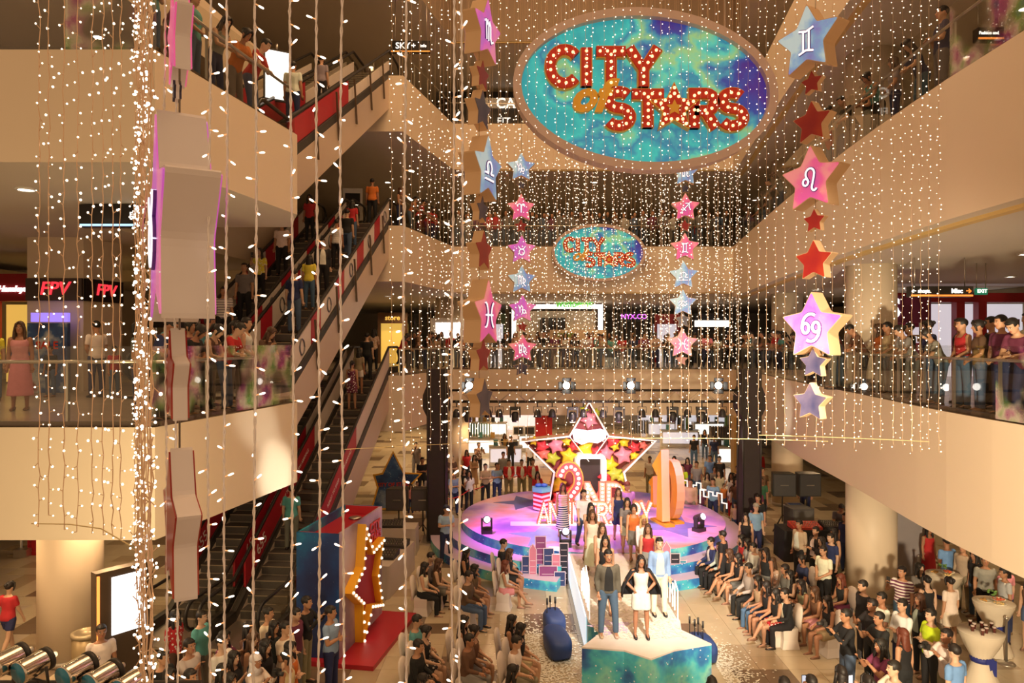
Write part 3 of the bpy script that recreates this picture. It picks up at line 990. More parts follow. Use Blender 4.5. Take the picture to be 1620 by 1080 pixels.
star_wire(758, [q[1] for q in colM], 9.0, 'thin wire carrying the edge-on stars left of the big oval sign')
for px, py, h, k, g, w in colM:
    hang_star(px, py, 9.0, h, k, g, R(68), w)
colN = [(285, 52, 150, 'p', None, 'nearest string, cut by the top edge'), (280, 143, 34, 'g', None, 'tiny, between the two nearest big stars'), (287, 343, 338, 'u', 'taurus', 'largest and nearest, seen edge-on at left'),
        (281, 590, 146, 'r', None, 'edge-on below the largest near star'), (287, 818, 226, 'r', None, 'lowest of the nearest string')]
star_wire(284, [q[1] for q in colN], 2.75, 'thin wire carrying the nearest big stars at left')
for px, py, h, k, g, w in colN:
    hang_star(px, py, 2.75, h, k, g, R(-60), w, M_STARSIDEW, .21 if h > 300 else .14)
col1 = [(824, 264, 44, 'b', 'capricorn', 'top of the string left of centre'), (824, 293, 14, 'g', None, 'tiny, below the blue capricorn star'), (824, 328, 43, 'p', 'aries', 'left of centre'), (824, 357, 20, 'r', None, 'small, below the pink aries star'),
        (825, 394, 44, 'u', 'taurus', 'left of the small oval sign'), (825, 441, 44, 'b', 'virgo', 'left of centre'), (826, 487, 43, 'u', 'capricorn', 'left of the lit shop frame'), (826, 516, 17, 'r', None, 'small, below the purple capricorn star'),
        (826, 549, 44, 'p', 'virgo', 'left of centre'), (825, 581, 26, 'g', None, 'lowest of the string left of centre')]
star_wire(825, [q[1] for q in col1], 20.0, 'thin wire carrying the small stars left of the small oval sign')
for px, py, h, k, g, w in col1:
    hang_star(px, py, 20.0, h, k, g, R(4), w)
col2 = [(1084, 272, 42, 'b', 'scorpio', 'just under the big oval sign'), (1084, 298, 16, 'g', None, 'tiny, below the blue scorpio star'), (1084, 327, 43, 'p', 'sagittarius', 'right of centre'), (1083, 357, 20, 'r', None, 'small, below the pink sagittarius star'),
        (1083, 390, 44, 'p', 'gemini', 'right of the small oval sign'), (1081, 434, 44, 'b', 'libra', 'right of centre'), (1080, 478, 42, 'b', 'aquarius', 'right of centre'), (1080, 505, 24, 'g', None, 'below the blue aquarius star'),
        (1079, 541, 46, 'p', 'pisces', 'right of centre'), (1078, 568, 19, 'r', None, 'small, lowest of the string right of centre')]
star_wire(1081, [q[1] for q in col2], 20.0, 'thin wire carrying the small stars right of the small oval sign')
for px, py, h, k, g, w in col2:
    hang_star(px, py, 20.0, h, k, g, R(-10), w)

# ------------------------------------------------------------------ light strings
M_STALK = mat('fairy_stalk_glow', (1.0, 0.52, 0.22), emit=0.45, nosample=True)  # stalk emission stands in for bulb light shining through it
M_BULB = mat('fairy_bulb', (1.0, 0.84, 0.66), emit=2.6, nosample=True)
M_BULBF = mat('far_fairy_bulb', (1.0, 0.82, 0.60), emit=2.6, nosample=True)
M_FWIRE = mat('fairy_wire_clear', (0.75, 0.52, 0.34), 0.3, 0.2)
M_FWIREC = mat('fairy_wire_silver', (0.85, 0.78, 0.76), 0.25, 0.3)
rl = random.Random(11)
wire_cache, bulb_cache = {}, {}
def far_string(x, y, z0, z1, br, label, group, wr=0.0022, step=0.1, stalk=0.03):
    """one string of fairy lights: a wire and its bulbs; heights and bulb layouts come from a small set shared between strings"""
    z0 = round(z0 / .1) * .1
    key = (round(z1 - z0, 1), round(br, 4), step, round(z0, 1), rl.randrange(3))
    if key not in bulb_cache:
        b, w = MB(), MB()
        h = key[0]
        n = int(h / step)
        rb = random.Random(hash(key) & 0xffff)
        pts = []
        for i in range(n + 1):
            z = i * step
            dx, dy = rb.uniform(-.008, .008), rb.uniform(-.008, .008)
            pts.append((dx, dy, z))
            a = rb.uniform(0, 2 * PI)
            q = (dx + stalk * math.cos(a), dy + stalk * math.sin(a), z + rb.uniform(-.042, .042))
            b.ball(q, br * rb.uniform(.55, 1.1), 5)
            if wr > 0.003:
                w.beam((dx, dy, z), q, wr * 1.2, wr * 1.2)
        w.tube(pts, wr, 4, smooth=False)
        w.tube([(0, 0, h), (0, 0, 25.45 - z0)], wr, 4, smooth=False)
        bulb_cache[key] = (w.mesh('wire', [M_FWIRE]), b.mesh('bulbs', [M_BULBF if step >= .1 else M_BULB]))
    w, b = bulb_cache[key]
    r = link('light_string', w, None, (x, y, z0))
    tag(r, label, 'light string', group)
    rot = rl.uniform(0, 6.28)
    r.rotation_euler = (0, 0, rot)
    link('bulbs', b, r, kind='stuff')
    return r
ZB = 5.25
# front far curtain
row = []
for i in range(58):
    px = 620 + i * 15.2 + rl.uniform(-2.5, 2.5)
    d = 11.2 + 1.0 * math.sin((px - 620) / 870 * PI)
    p = P(px, 0, d)
    far_string(p.x, p.y, 5.08 + rl.uniform(-.12, .05), 13.2, 0.0102, 'fine string of warm fairy lights in the front row of the atrium curtain', 'front row of the light curtain')
for i in range(42):
    px = 665 + i * 12.6 + rl.uniform(-4, 4)
    p = P(px, 0, 15.5 + 1.2 * math.sin(i * .35))
    far_string(p.x, p.y, ZB + 1.0 + rl.uniform(-.25, .3), 11.6, 0.0115, 'fine string of warm fairy lights in the middle row of the atrium curtain', 'middle row of the light curtain', step=.115)
for i in range(46):
    px = 705 + i * 10.6 + rl.uniform(-4, 4)
    if i % 9 in (0, 1):
        px = 900 + (i * 37 % 40) if i < 24 else (1020 + (i * 29 % 60) if i < 38 else 1165 + rl.uniform(-8, 10))
    p = P(px, 0, 20.5)
    far_string(p.x, p.y, ZB + 1.2 + rl.uniform(-.3, .3), 11.9, 0.0135, 'fine string of warm fairy lights in the back row of the atrium curtain', 'back row of the light curtain', step=.125)
# left part of the ring
for i, px in enumerate((62, 77, 101, 123, 146, 163, 178, 191)):
    p = P(px, 0, 5.6 - i * .05)
    far_string(p.x, p.y, ZB + 0.05 + rl.uniform(-.06, .06), 10.6, 0.0095, 'string of fairy lights before the left balcony, %s from the left edge' % ('first second third fourth fifth sixth seventh eighth'.split()[i]), 'left part of the light ring', wr=.0035)
for i in range(17):
    t = i / 16
    d = 2.95 + 2.5 * t
    px = 238 - 28 * t + rl.uniform(-11, 11)
    p = P(px, 0, d)
    far_string(p.x, p.y, ZB - 0.6 * (1 - t) + rl.uniform(-.25, .1), 10.3 - 1.0 * (1 - t), 0.0085, 'string of fairy lights in the dense bunch where the curtain turns away', 'dense bunch of light strings at left', wr=.0035, step=.085)
# carrying wires at the foot of the curtain
def carrier(pts, label):
    o = MB().tube(pts, 0.0045, 6).build('carrier_wire', [mat('carrier_yellow', (0.75, 0.6, 0.3), 0.5)])
    return tag(o, label, 'wire')
carrier([P(50, 828, 5.75), P(110, 829, 5.6), P(160, 836, 5.2), P(205, 862, 4.8)], 'bowed yellow wire under the left light strings')
def on_row(px):
    q = P(px, 0, 11.2 + 1.0 * math.sin((px - 620) / 870 * PI))
    return (q.x, q.y, 5.10)
carrier([on_row(px) for px in range(545, 1330, 45)], 'long yellow wire at the foot of the front curtain')
carrier([(on_row(px)[0], on_row(px)[1], 5.17) for px in range(1200, 1500, 45)], 'yellow wire under the light strings before the right balcony')
# near strings: each bulb is a part
near_bulb = MB().tube([(0, 0, 0), (0.016, 0, 0)], 0.0022, 6, 0).tube([(0.014, 0, 0), (0.020, 0, 0), (0.030, 0, 0), (0.0345, 0, 0)], [0.0022, 0.0034, 0.0036, 0.0018], 8, 1)
near_me = near_bulb.mesh('bulb', [M_STALK, M_BULB])
ordn = 'first second third fourth fifth sixth seventh eighth ninth tenth eleventh twelfth thirteenth'.split()
for i, px in enumerate((262, 279, 331, 357, 403, 461, 503, 541, 641, 716, 729)):
    d = 2.5 + (0.35 if px < 300 else 0) + rl.uniform(-.05, .1)
    p = P(px, 540, d)
    dz = 540 / F * d + .25
    r = empty('light_string', (p.x, p.y, EYE - dz), 0, 'thick near string of fairy lights, %s of eleven counted from the left' % ordn[i], 'light string', 'near light strings')
    w = MB()
    pts, pts2 = [], []
    n = int(2 * dz / .035)
    for j in range(n + 1):
        z = j * .035
        sx = 0.006 * math.sin(z * 2.1 + i) + rl.uniform(-.0012, .0012)
        tw = z * 60
        pts.append((sx + .003 * math.cos(tw), .003 * math.sin(tw), z))
        pts2.append((sx - .003 * math.cos(tw), -.003 * math.sin(tw), z))
    w.tube(pts, 0.0030, 5).tube(pts2, 0.0030, 5)
    w.tube([(0, 0, 2 * dz), (0, 0, 25.45 - EYE + dz)], 0.003, 5)
    w.build('wire', [M_FWIREC], r)
    z = rl.uniform(0, .1)
    while z < 2 * dz:
        a = rl.choice([0, PI]) + rl.uniform(-1.2, 1.2)
        b = link('bulb', near_me, r, (0.006 * math.sin(z * 2.1 + i), 0, z))
        b.rotation_euler = (0, rl.uniform(-.7, .7), a)
        z += rl.uniform(.07, .13)
# ------------------------------------------------------------------ the round stage, its steps and the runway
STG = Vector((2.71, 24.5, 0))
SR, SH = 4.43, 0.80
M_TEAL = galaxy_mat('stage_print_teal', [(0.32, (0.03, 0.06, 0.32)), (0.44, (0.04, 0.24, 0.55)), (0.52, (0.08, 0.55, 0.66)), (0.60, (0.25, 0.70, 0.62)), (0.7, (0.08, 0.18, 0.5))], 1.3, 2.0, 9, dens=.13)
M_DECK = galaxy_mat('stage_print_deck', [(0.32, (0.12, 0.14, 0.5)), (0.44, (0.45, 0.25, 0.65)), (0.52, (0.75, 0.5, 0.72)), (0.6, (0.8, 0.35, 0.3)), (0.7, (0.3, 0.35, 0.6))], 0.45, 5.0, 4, dens=.0, rough=.3)
M_TREAD = mat('stage_tread', (0.62, 0.5, 0.66), 0.4, var=.05)
def arc_poly(c, r0, r1, a0, a1, n=28):
    o = [(c[0] + r1 * math.cos(R(a0 + (a1 - a0) * i / n)), c[1] + r1 * math.sin(R(a0 + (a1 - a0) * i / n))) for i in range(n + 1)]
    i_ = [(c[0] + r0 * math.cos(R(a1 - (a1 - a0) * i / n)), c[1] + r0 * math.sin(R(a1 - (a1 - a0) * i / n))) for i in range(n + 1)]
    return o + i_
stage = empty('round_stage', STG, 0, 'round stage with a galaxy printed deck and curved steps', 'stage')
circ = [(SR * math.cos(2 * PI * i / 96), SR * math.sin(2 * PI * i / 96)) for i in range(96)]
MB().prism(circ, 0.0, SH, 0, 1).build('deck', [M_TEAL, M_DECK], stage)
for side, a0, a1 in (('l', 172, 254), ('r', 288, 372)):
    for j, (w0, w1, h) in enumerate(((0.0, .52, .53), (.52, 1.04, .27))):
        # ring sectors built as quads
        mb = MB()
        n = 30
        for i in range(n):
            b0, b1 = R(a0 + (a1 - a0) * i / n), R(a0 + (a1 - a0) * (i + 1) / n)
            q = [((SR + w0 + .003) * math.cos(b0), (SR + w0 + .003) * math.sin(b0)), ((SR + w1) * math.cos(b0), (SR + w1) * math.sin(b0)),
                 ((SR + w1) * math.cos(b1), (SR + w1) * math.sin(b1)), ((SR + w0 + .003) * math.cos(b1), (SR + w0 + .003) * math.sin(b1))]
            mb.prism(q, 0.0, h, 0, 1)
        mb.build('step', [M_TEAL, M_TREAD], stage)
# star shapes printed on the deck
for sx, sy, rr, ro, m in ((-2.2, 1.9, 1.2, .3, (0.10, 0.13, 0.3)), (2.4, -1.3, 1.5, .8, (0.16, 0.2, 0.5)), (-1.6, -2.6, 1.3, .1, (0.25, 0.45, 0.6)), (2.9, 1.4, 1.0, .5, (0.2, 0.25, 0.45))):
    pl = [(sx + x, sy + y) for x, y in star_poly(rr, .45, ro)]
    MB().prism(pl, SH, SH + .006).build('floor_star', [mat('deck_star_%d' % int(rr * 10), m, .35, var=.3)], stage)
rw = [(1.36, 13.92), (2.16, 13.78), (2.61, 13.40), (3.13, 13.78), (3.93, 14.07), (3.50, 14.75), (3.58, 15.2), (3.58, 20.05), (1.62, 20.05), (1.62, 15.2), (1.80, 14.6)]
M_RWTOP = mat('runway_top', (0.80, 0.74, 0.70), 0.4, var=.06, scale=6)
run = empty('runway', (0, 0, 0), 0, 'long white-topped runway ending in a star point with galaxy printed sides', 'stage')
MB().prism(rw, 0.0, SH - .03, 0).build('runway_base', [M_TEAL], run)
MB().prism(rw, SH - .03, SH, 0).build('runway_top', [M_RWTOP], run)
MB().box((1.60, 17.8, .42), (.03, 4.6, .72)).build('light_strip', [mat('runway_led_white', (0.85, 0.93, 1.0), emit=.55)], run)
MB().prism([(2.1 + x, 14.9 + y) for x, y in star_poly(.55, .45, .2)], SH, SH + .004).build('floor_star', [mat('runway_star_lilac', (0.55, .45, .65), .4)], run)
# skyline outlines along both edges of the runway
M_OUTL = mat('skyline_tube_white', (1.0, 0.95, 0.9), emit=0.55, nosample=True)
def skyline_outline(x, y0, y1, label):
    rs = random.Random(int(x * 10))
    pts, y = [(x, y0, SH)], y0
    while y < y1:
        h = SH + rs.choice([.35, .5, .62, .8])
        w = rs.uniform(.18, .3)
        pts += [(x, y, h), (x, y + w, h + rs.choice([0, .12]))]
        y += w
        pts += [(x, y, SH + .1)]
    pts.append((x, y, SH))
    o = MB()
    for a, b in zip(pts, pts[1:]):
        o.beam(a, b, .022, .022)
    return tag(o.build('skyline_outline', [M_OUTL]), label, 'stage decoration')
skyline_outline(1.66, 15.3, 16.9, 'white outlined skyline along the left edge of the runway')
skyline_outline(3.55, 15.3, 17.1, 'white outlined skyline along the right edge of the runway')
# confetti lying on floor and runway
M_CONF = mat('confetti_silver', (0.85, 0.8, 0.68), 0.4, var=.2, scale=40)
rc = random.Random(3)
mb = MB()
def confetti(n, f, z):
    for _ in range(n):
        x, y = f()
        a = rc.uniform(0, PI)
        s, t = rc.uniform(.012, .03), rc.uniform(.01, .02)
        c, d = math.cos(a) * s, math.sin(a) * s
        e, g = -math.sin(a) * t, math.cos(a) * t
        zz = z + rc.uniform(.002, .012)
        mb.add([(x - c - e, y - d - g, zz), (x + c - e, y + d - g, zz + .004), (x + c + e, y + d + g, zz), (x - c + e, y - d + g, zz + .003)], [(0, 1, 2, 3)])
confetti(2600, lambda: (rc.gauss(.65, .45), rc.gauss(15.2, 1.0)), .006)
confetti(900, lambda: (4.25 + abs(rc.gauss(0, .35)), rc.gauss(14.8, .8)), .006)
def on_rw():
    return (rc.uniform(1.7, 3.5), rc.uniform(14.3, 19.5))
confetti(2600, on_rw, SH)
tag(mb.build('confetti', [M_CONF], kind='stuff'), 'silver paper confetti strewn over the runway and the floor beside it', 'confetti')

# ------------------------------------------------------------------ moving head lamps on the stage
def moving_head(x, y, z, yaw, tilt, label):
    r = empty('moving_head_lamp', (x, y, z), yaw, label, 'stage light', 'moving head lamps on the stage')
    MB().box((0, 0, .06), (.34, .28, .12)).box((0, 0, .13), (.24, .2, .04)).build('base', [M_DARK], r)
    yk = MB().box((-.15, 0, .30), (.05, .14, .32)).box((.15, 0, .30), (.05, .14, .32)).box((0, 0, .165), (.34, .14, .05))
    yk.build('yoke', [M_DARK], r)
    M_ = Matrix.Rotation(tilt, 3, 'X')
    hd = MB()
    prof = [(.09, -.17), (.12, -.12), (.12, .12), (.105, .17)]
    vs = []
    hb = MB().lathe(prof, 14)
    hb.v = [tuple(M_ @ Vector((v[0], v[2], v[1])) + Vector((0, 0, .42))) for v in hb.v]
    h = hb.build('head', [M_DARK], r)
    ln = MB().lathe([(.095, -.186), (.095, -.17)], 14)
    ln.v = [tuple(M_ @ Vector((v[0], v[2], v[1])) + Vector((0, 0, .42))) for v in ln.v]
    ln.build('lens', [mat('lamp_lens_lit', (.9, .95, 1), emit=3.0)], h)
    return r
a = G(770, 843, SH); moving_head(a.x, a.y, SH, R(5), R(-15), 'black moving head lamp on the left of the round stage')
moving_head(1.55, 20.75, SH, 0, R(-20), 'black moving head lamp behind the skyline props on the left')
a = G(1106, 840, SH); moving_head(a.x, a.y, SH, R(35), R(-25), 'black moving head lamp on the right edge of the round stage')

# ------------------------------------------------------------------ skyline props beside the runway
def skyline_prop(x0, y, blocks, label, yaw=0):
    r = empty('skyline_prop', (x0, y, 0), yaw, label, 'stage decoration', 'cut-out city skylines beside the runway')
    cols = {'n': mat('prop_navy', (.03, .05, .16), .5), 'p': mat('prop_plum', (.25, .06, .2), .5), 'k': mat('prop_pink', (.6, .2, .3), .5), 'd': mat('prop_black', (.015, .015, .03), .5), 't': mat('prop_teal', (.05, .25, .35), .5)}
    for x, w, h, dy, c, roof in blocks:
        pl = [(x - w / 2, 0), (x + w / 2, 0), (x + w / 2, h)] + ([(x, h + w * .8)] if roof else []) + [(x - w / 2, h)]
        b = MB().slab_xz(pl, dy - .03, dy + .03)
        o = b.build('building', [cols[c]], r)
        ln = MB()
        ln.ribbon([(p[0], p[1]) for p in pl], .018, dy - .045, dy - .03, closed=True)
        nz = int(h / .16)
        for i in range(1, nz):
            ln.ribbon([(x - w * .35, i * .16), (x + w * .35, i * .16)], .012, dy - .04, dy - .03)
        ln.build('outline', [mat('prop_outline', (.75, .6, .7), .5)], o)
    return r
skyline_prop(1.0, 19.9, [(-.62, .2, .75, .1, 'n', 0), (-.42, .2, .95, .05, 'k', 1), (-.2, .3, 1.3, .12, 'p', 0), (.02, .28, 1.0, 0, 'n', 0), (.22, .22, .85, -.06, 'k', 0), (.0, .5, .55, -.12, 'p', 0), (.44, .24, 1.15, -.02, 'd', 0), (.32, .3, .4, -.16, 'n', 0)],
             'cut-out skyline of dark towers on the floor left of the runway')
skyline_prop(4.3, 20.1, [(-.2, .28, 1.25, .1, 'p', 0), (.05, .22, .95, .04, 'k', 1), (.28, .26, .8, -.02, 'd', 0), (.5, .2, .6, .02, 't', 0), (-.35, .2, .7, -.1, 'n', 0)],
             'cut-out skyline of dark towers on the floor right of the runway')
for i, (px, py, n) in enumerate(((1100, 783, 'rear'), (1128, 800, 'front'))):
    a = G(px, py, SH)
    rs = random.Random(i + 40)
    pts, x = [(-.55, 0)], -.55
    while x < .5:
        h = rs.choice([.18, .28, .38, .5])
        w = rs.uniform(.12, .22)
        pts += [(x, h), (x + w, h)]
        x += w
    pts.append((x, 0))
    o = MB().ribbon(pts, .035, -.02, .02)
    q = o.build('skyline_outline', [M_OUTL], loc=(a.x, a.y, SH), rz=R(-50))
    tag(q, 'white outlined low skyline on the right rim of the round stage, %s one' % n, 'stage decoration')

# ------------------------------------------------------------------ the big star with the door, filled with balloon stars
BY = 26.0
def bx(px): return (px - 932) / F * BY
def bz(py): return EYE - (py - 540) / F * BY
OUT = [(932, 636), (963, 690), (1037, 697), (987, 747), (999, 798), (868, 798), (877, 747), (827, 698), (901, 690)]
op = [(bx(x), bz(y)) for x, y in OUT]
star = empty('star_backdrop', (2.807, BY, 0), 0, 'huge white-edged open star filled with coloured puffy stars at the back of the stage', 'stage decoration')
M_SEDGE = mat('star_edge_white', (1.0, 0.95, 0.88), emit=0.4, nosample=True)
M_STAN = mat('star_shell_tan', (0.60, 0.36, 0.22), 0.5)
n = len(op)
MB().ribbon(op, .05, .0, .72, closed=True).build('shell_boards', [M_STAN], star)
MB().ribbon(op, .06, -.05, .0, closed=True).build('edge_tube', [M_SEDGE], star)
MB().slab_xz(op, .70, .76).build('back_board', [mat('star_back_red', (.35, .06, .06), .6, var=.3)], star)
for (p, q) in (((901, 690), (932, 730)), ((963, 690), (940, 722))):
    MB().beam((bx(p[0]), .02, bz(p[1])), (bx(q[0]), .02, bz(q[1])), .03, .03).build('inner_rod', [M_SEDGE], star)
puffs = [(934, 664, 15, 'pk'), (926, 650, 8, 'gr'), (946, 655, 7, 'gr'), (880, 706, 14, 'pk'), (858, 708, 12, 'rd'), (845, 700, 8, 'ye'), (897, 700, 8, 'ye'), (908, 708, 9, 'rd'), (875, 727, 13, 'gr'), (900, 723, 14, 'ye'),
         (860, 720, 11, 'co'), (928, 712, 15, 'ye'), (944, 716, 9, 'rd'), (972, 700, 12, 'rd'), (990, 702, 10, 'ye'), (1006, 709, 10, 'rd'), (1020, 706, 8, 'co'), (962, 720, 13, 'pk'), (988, 722, 15, 'pk'), (975, 708, 9, 'ye'), (968, 738, 14, 'ye'),
         (1005, 722, 8, 'ye'), (975, 752, 12, 'gr'), (960, 757, 11, 'rd'), (985, 757, 9, 'gr'), (884, 770, 14, 'ye'), (890, 745, 9, 'co'), (884, 790, 12, 'rd'), (905, 780, 11, 'rd'), (950, 790, 10, 'co'), (985, 775, 9, 'ye'), (982, 790, 10, 'co')]
PC = {'pk': (.85, .32, .40), 'ye': (.92, .75, .04), 'gr': (.55, .68, .06), 'rd': (.75, .06, .07), 'co': (.88, .22, .16)}
def puff_mesh(r, t):
    mb = MB()
    pl = star_poly(r, .55, rnd=.22)
    k = len(pl)
    rings = [(.80, -t), (1.0, -t * .35), (1.0, t * .35), (.80, t)]
    vs = []
    for s_, y in rings:
        vs += [(x * s_, y, z * s_) for x, z in pl]
    c0, c1 = len(vs), len(vs) + 1
    vs += [(0, -t * 1.35, 0), (0, t * 1.35, 0)]
    fs = []
    for j in range(3):
        for i in range(k):
            a, b = j * k + i, j * k + (i + 1) % k
            fs.append((a, b, b + k, a + k))
    for i in range(k):
        fs.append((c0, (i + 1) % k, i)); fs.append((c1, 3 * k + i, 3 * k + (i + 1) % k))
    return mb.add(vs, fs, 0, True)
pcache = {}
cname = {'pk': 'pink', 'ye': 'yellow', 'gr': 'lime green', 'rd': 'red', 'co': 'coral'}
for i, (px, py, r, c) in enumerate(puffs):
    key = (round(r / 2), c)
    if key not in pcache:
        pcache[key] = puff_mesh(r * 1.12 / F * BY, .16).mesh('puffy_star', [mat('puff_' + c, PC[c], .35, var=.05)])
    o = link('puffy_star', pcache[key], star, (bx(px), .30 + .09 * (i % 3), bz(py)))
    o.rotation_euler = (0, R((i * 37) % 50 - 25), 0)
    o['label'] = cname[c] + ' puffy star'
# white cloud-like glowing board in the star
cl = [(bx(x), bz(y)) for x, y in ((905, 682), (912, 678), (930, 681), (950, 678), (960, 682), (958, 694), (945, 701), (932, 699), (920, 703), (908, 697))]
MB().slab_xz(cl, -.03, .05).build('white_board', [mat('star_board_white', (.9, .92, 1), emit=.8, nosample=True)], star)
# door
dx0, dx1, dz0, dz1 = bx(914), bx(956), bz(799), bz(722)
rr = .12
fr = [(dx0, dz0), (dx0, dz1 - rr), (dx0 + rr * .3, dz1 - rr * .3), (dx0 + rr, dz1), (dx1 - rr, dz1), (dx1 - rr * .3, dz1 - rr * .3), (dx1, dz1 - rr), (dx1, dz0)]
MB().ribbon(fr, .13, -.12, .72).build('door_frame', [M_SEDGE], star)
MB().box(((dx0 + dx1) / 2, .66, (dz0 + dz1) / 2), (dx1 - dx0 - .13, .04, dz1 - dz0 - .07)).build('dark_door_panel', [mat('door_shade_dark', (.04, .025, .02), .6)], star)  # dark panel painted for the shade inside the doorway

# ------------------------------------------------------------------ marquee letters on the stage
M_OR = mat('letter_orange', (.75, .20, .06), .4)
M_COR = mat('letter_coral', (.72, .10, .09), .4)
def stage_letter(ch, px0, px1, py0, py1, d, name, lab, red=False, group='bulb letters on the stage', zb=None):
    w, h = (px1 - px0) / F * d, (py1 - py0) / F * d
    a = P(px0, py1, d)
    r = empty(name, (a.x, d, a.z), 0, lab, 'letter', group)
    sw = min(w, h) * (.30 if red else .27)
    st = scaled(STROKES[ch], w, h, 0, 0)
    mb = MB()
    for i, s in enumerate(st):
        e = .003 * i
        mb.ribbon(s, sw * 1.25, -.10 - e, .12, 1)
        mb.ribbon(s, sw, -.13 - e, -.02, 0)
    mb.build('letter_body', [M_COR if red else M_LWHITE, M_LEDGE if red else M_OR], r)
    bm_ = MB()
    for s in st:
        for x, z in along(s, sw * (.62 if red else .75)):
            bm_.ball((x, -.15, z), sw * (.24 if red else .26), 8)
    bm_.build('bulbs', [M_BULBW], r, kind='stuff')
    return r
stage_letter('2', 880, 921, 733, 812, 25.0, 'numeral', 'large red numeral 2 with round white bulbs beside the star door', red=True)
stage_letter('N', 925, 956, 762, 812, 24.6, 'letter', 'bulb letter N before the star door', group='bulb letters on the stage')
stage_letter('D', 959, 987, 762, 812, 24.6, 'letter', 'bulb letter D right of the star door')
xs = 851
for i, ch in enumerate('ANNIVERSARY'):
    w = 22 if ch != 'I' else 10
    stage_letter(ch, xs, xs + w * .82, 793, 828, 23.3, 'letter', 'small bulb letter %s, %s of the front row of letters' % (ch, ordn[i]), zb=SH)
    xs += w * .775
rs_ = MB().box((4.15 - 2.3, 23.3, SH + .01), (3.8, .5, .02))
tag(rs_.build('letter_plinth', [mat('plinth_white', (.85, .8, .82), .4)]), 'low white plinth under the front row of bulb letters', 'plinth')
tag(MB().box((2.85, 24.75, SH + .12), (2.7, .5, .24)).build('letter_plinth', [MATS['plinth_white']]), 'white plinth under the 2ND letters', 'plinth')
# gift box
gb = empty('gift_box', (G(855, 797, SH).x, 25.3, SH), 0, 'six-sided gift box with red and white zigzag stripes and a teal lid', 'gift box')
hexa = lambda r: [(r * math.cos(PI / 6 + PI * i / 3), r * math.sin(PI / 6 + PI * i / 3)) for i in range(6)]
H6 = hexa(.34)
for j in range(8):
    mb = MB()
    vs = []
    zz = [.04 if i % 2 else 0 for i in range(6)]
    for lvl in (0, 1):
        vs += [(H6[i][0], H6[i][1], .02 + j * .075 + lvl * .075 + zz[i]) for i in range(6)]
    mb.add(vs, [(i, (i + 1) % 6, 6 + (i + 1) % 6, 6 + i) for i in range(6)] + [tuple(range(6))[::-1], tuple(range(6, 12))])
    mb.build('stripe_band', [M_ADRED if j % 2 else mat('gift_white', (.85, .68, .68), .4)], gb, label='red band' if j % 2 else 'white band')
MB().prism(hexa(.37), .66, .80).build('lid', [mat('gift_teal', (.12, .42, .42), .4)], gb)
MB().ball((-.1, 0, .86), (.14, .08, .08), 8).ball((.1, 0, .86), (.14, .08, .08), 8).build('bow', [mat('bow_blue', (.03, .12, .35), .4)], gb)
# gold numerals seen edge-on
M_GOLD = mat('gold_paint', (.85, .40, .02), .35, .3, var=.15)
M_GOLDL = mat('gold_light', (.95, .55, .22), .35, .2)
for ch, px, py, h, lab, yw in (('1', 1036, 800, .95, 'short gold numeral standing edge-on on the stage', 68), ('1', 1048, 828, 2.1, 'tall gold numeral 1 standing edge-on on the stage', 74), ('0', 1064, 824, 1.9, 'tall gold numeral 0 standing edge-on with an orange rim', 74)):
    a = G(px, py, SH)
    r = empty('numeral', (a.x, a.y, SH), R(-yw), lab, 'numeral')
    st = scaled(STROKES[ch], h * .55, h, -h * .28, h * .06)
    mb = MB()
    for s in st:
        mb.ribbon(s, h * .20, -.14, .14, 1, mi_front=0)
    mb.box((0, 0, .04), (h * .5, .34, .08), 0)
    mb.build('numeral_body', [M_GOLD, M_GOLDL], r)

# ------------------------------------------------------------------ truss with stage lights
M_ALU = mat('truss_black', (.05, .045, .04), .4, .5)
tr = empty('truss_rig', (0, 0, 0), 0, 'black lighting truss spanning the stage between two draped towers', 'truss')
TYY = 24.2
TX0, TX1 = P(705, 0, TYY).x, P(1175, 0, TYY).x
ztop, zbot = EYE - 77 / F * TYY, EYE - 95 / F * TYY
for y in (TYY - .2, TYY + .2):
    for z in (ztop, zbot):
        MB().tube([(TX0, y, z), (TX1, y, z)], .028, 8).build('chord', [M_ALU], tr)
k = 22
for i in range(k):
    x0, x1 = TX0 + (TX1 - TX0) * i / k, TX0 + (TX1 - TX0) * (i + 1) / k
    a, b = (ztop, zbot) if i % 2 else (zbot, ztop)
    for y in (TYY - .2, TYY + .2):
        MB().tube([(x0, y, a), (x1, y, b)], .012, 6).build('brace', [mat('brace_pale', (.55, .45, .36), .4, .3)], tr)
for px, nm in ((692, 'left'), (1185, 'right')):
    a = P(px, 0, TYY)
    prof = [(.30, 0.0), (.28, 3.6), (.29, 4.15), (.46, 4.5), (.46, 4.95), (.30, 5.35), (.30, 5.82)]
    tw = MB()
    vs, fs = [], []
    for w, z in prof:
        vs += [(-w, -.28, z), (w, -.28, z), (w, .28, z), (-w, .28, z)]
    for i in range(len(prof) - 1):
        for j in range(4):
            c, d = i * 4 + j, i * 4 + (j + 1) % 4
            fs.append((c, d, d + 4, c + 4))
    fs += [(3, 2, 1, 0), tuple(range(len(vs) - 4, len(vs)))]
    tw.add(vs, fs)
    t = tw.build('draped_tower', [mat('tower_drape', (.035, .026, .024), .8, var=.3)], tr, (a.x, TYY, 0))
    MB().box((0, 0, .03), (1.1, 1.1, .06)).build('base_plate', [M_STEEL], t)
    for q in ((-.3, -.3), (.3, -.3), (.3, .3), (-.3, .3)):
        MB().tube([(q[0], q[1], .05), (q[0], q[1], 5.82)], .03, 6).build('tower_chord', [M_ALU], t)
M_LENS = mat('fresnel_lens_lit', (1, .95, .85), emit=6.0, nosample=True)
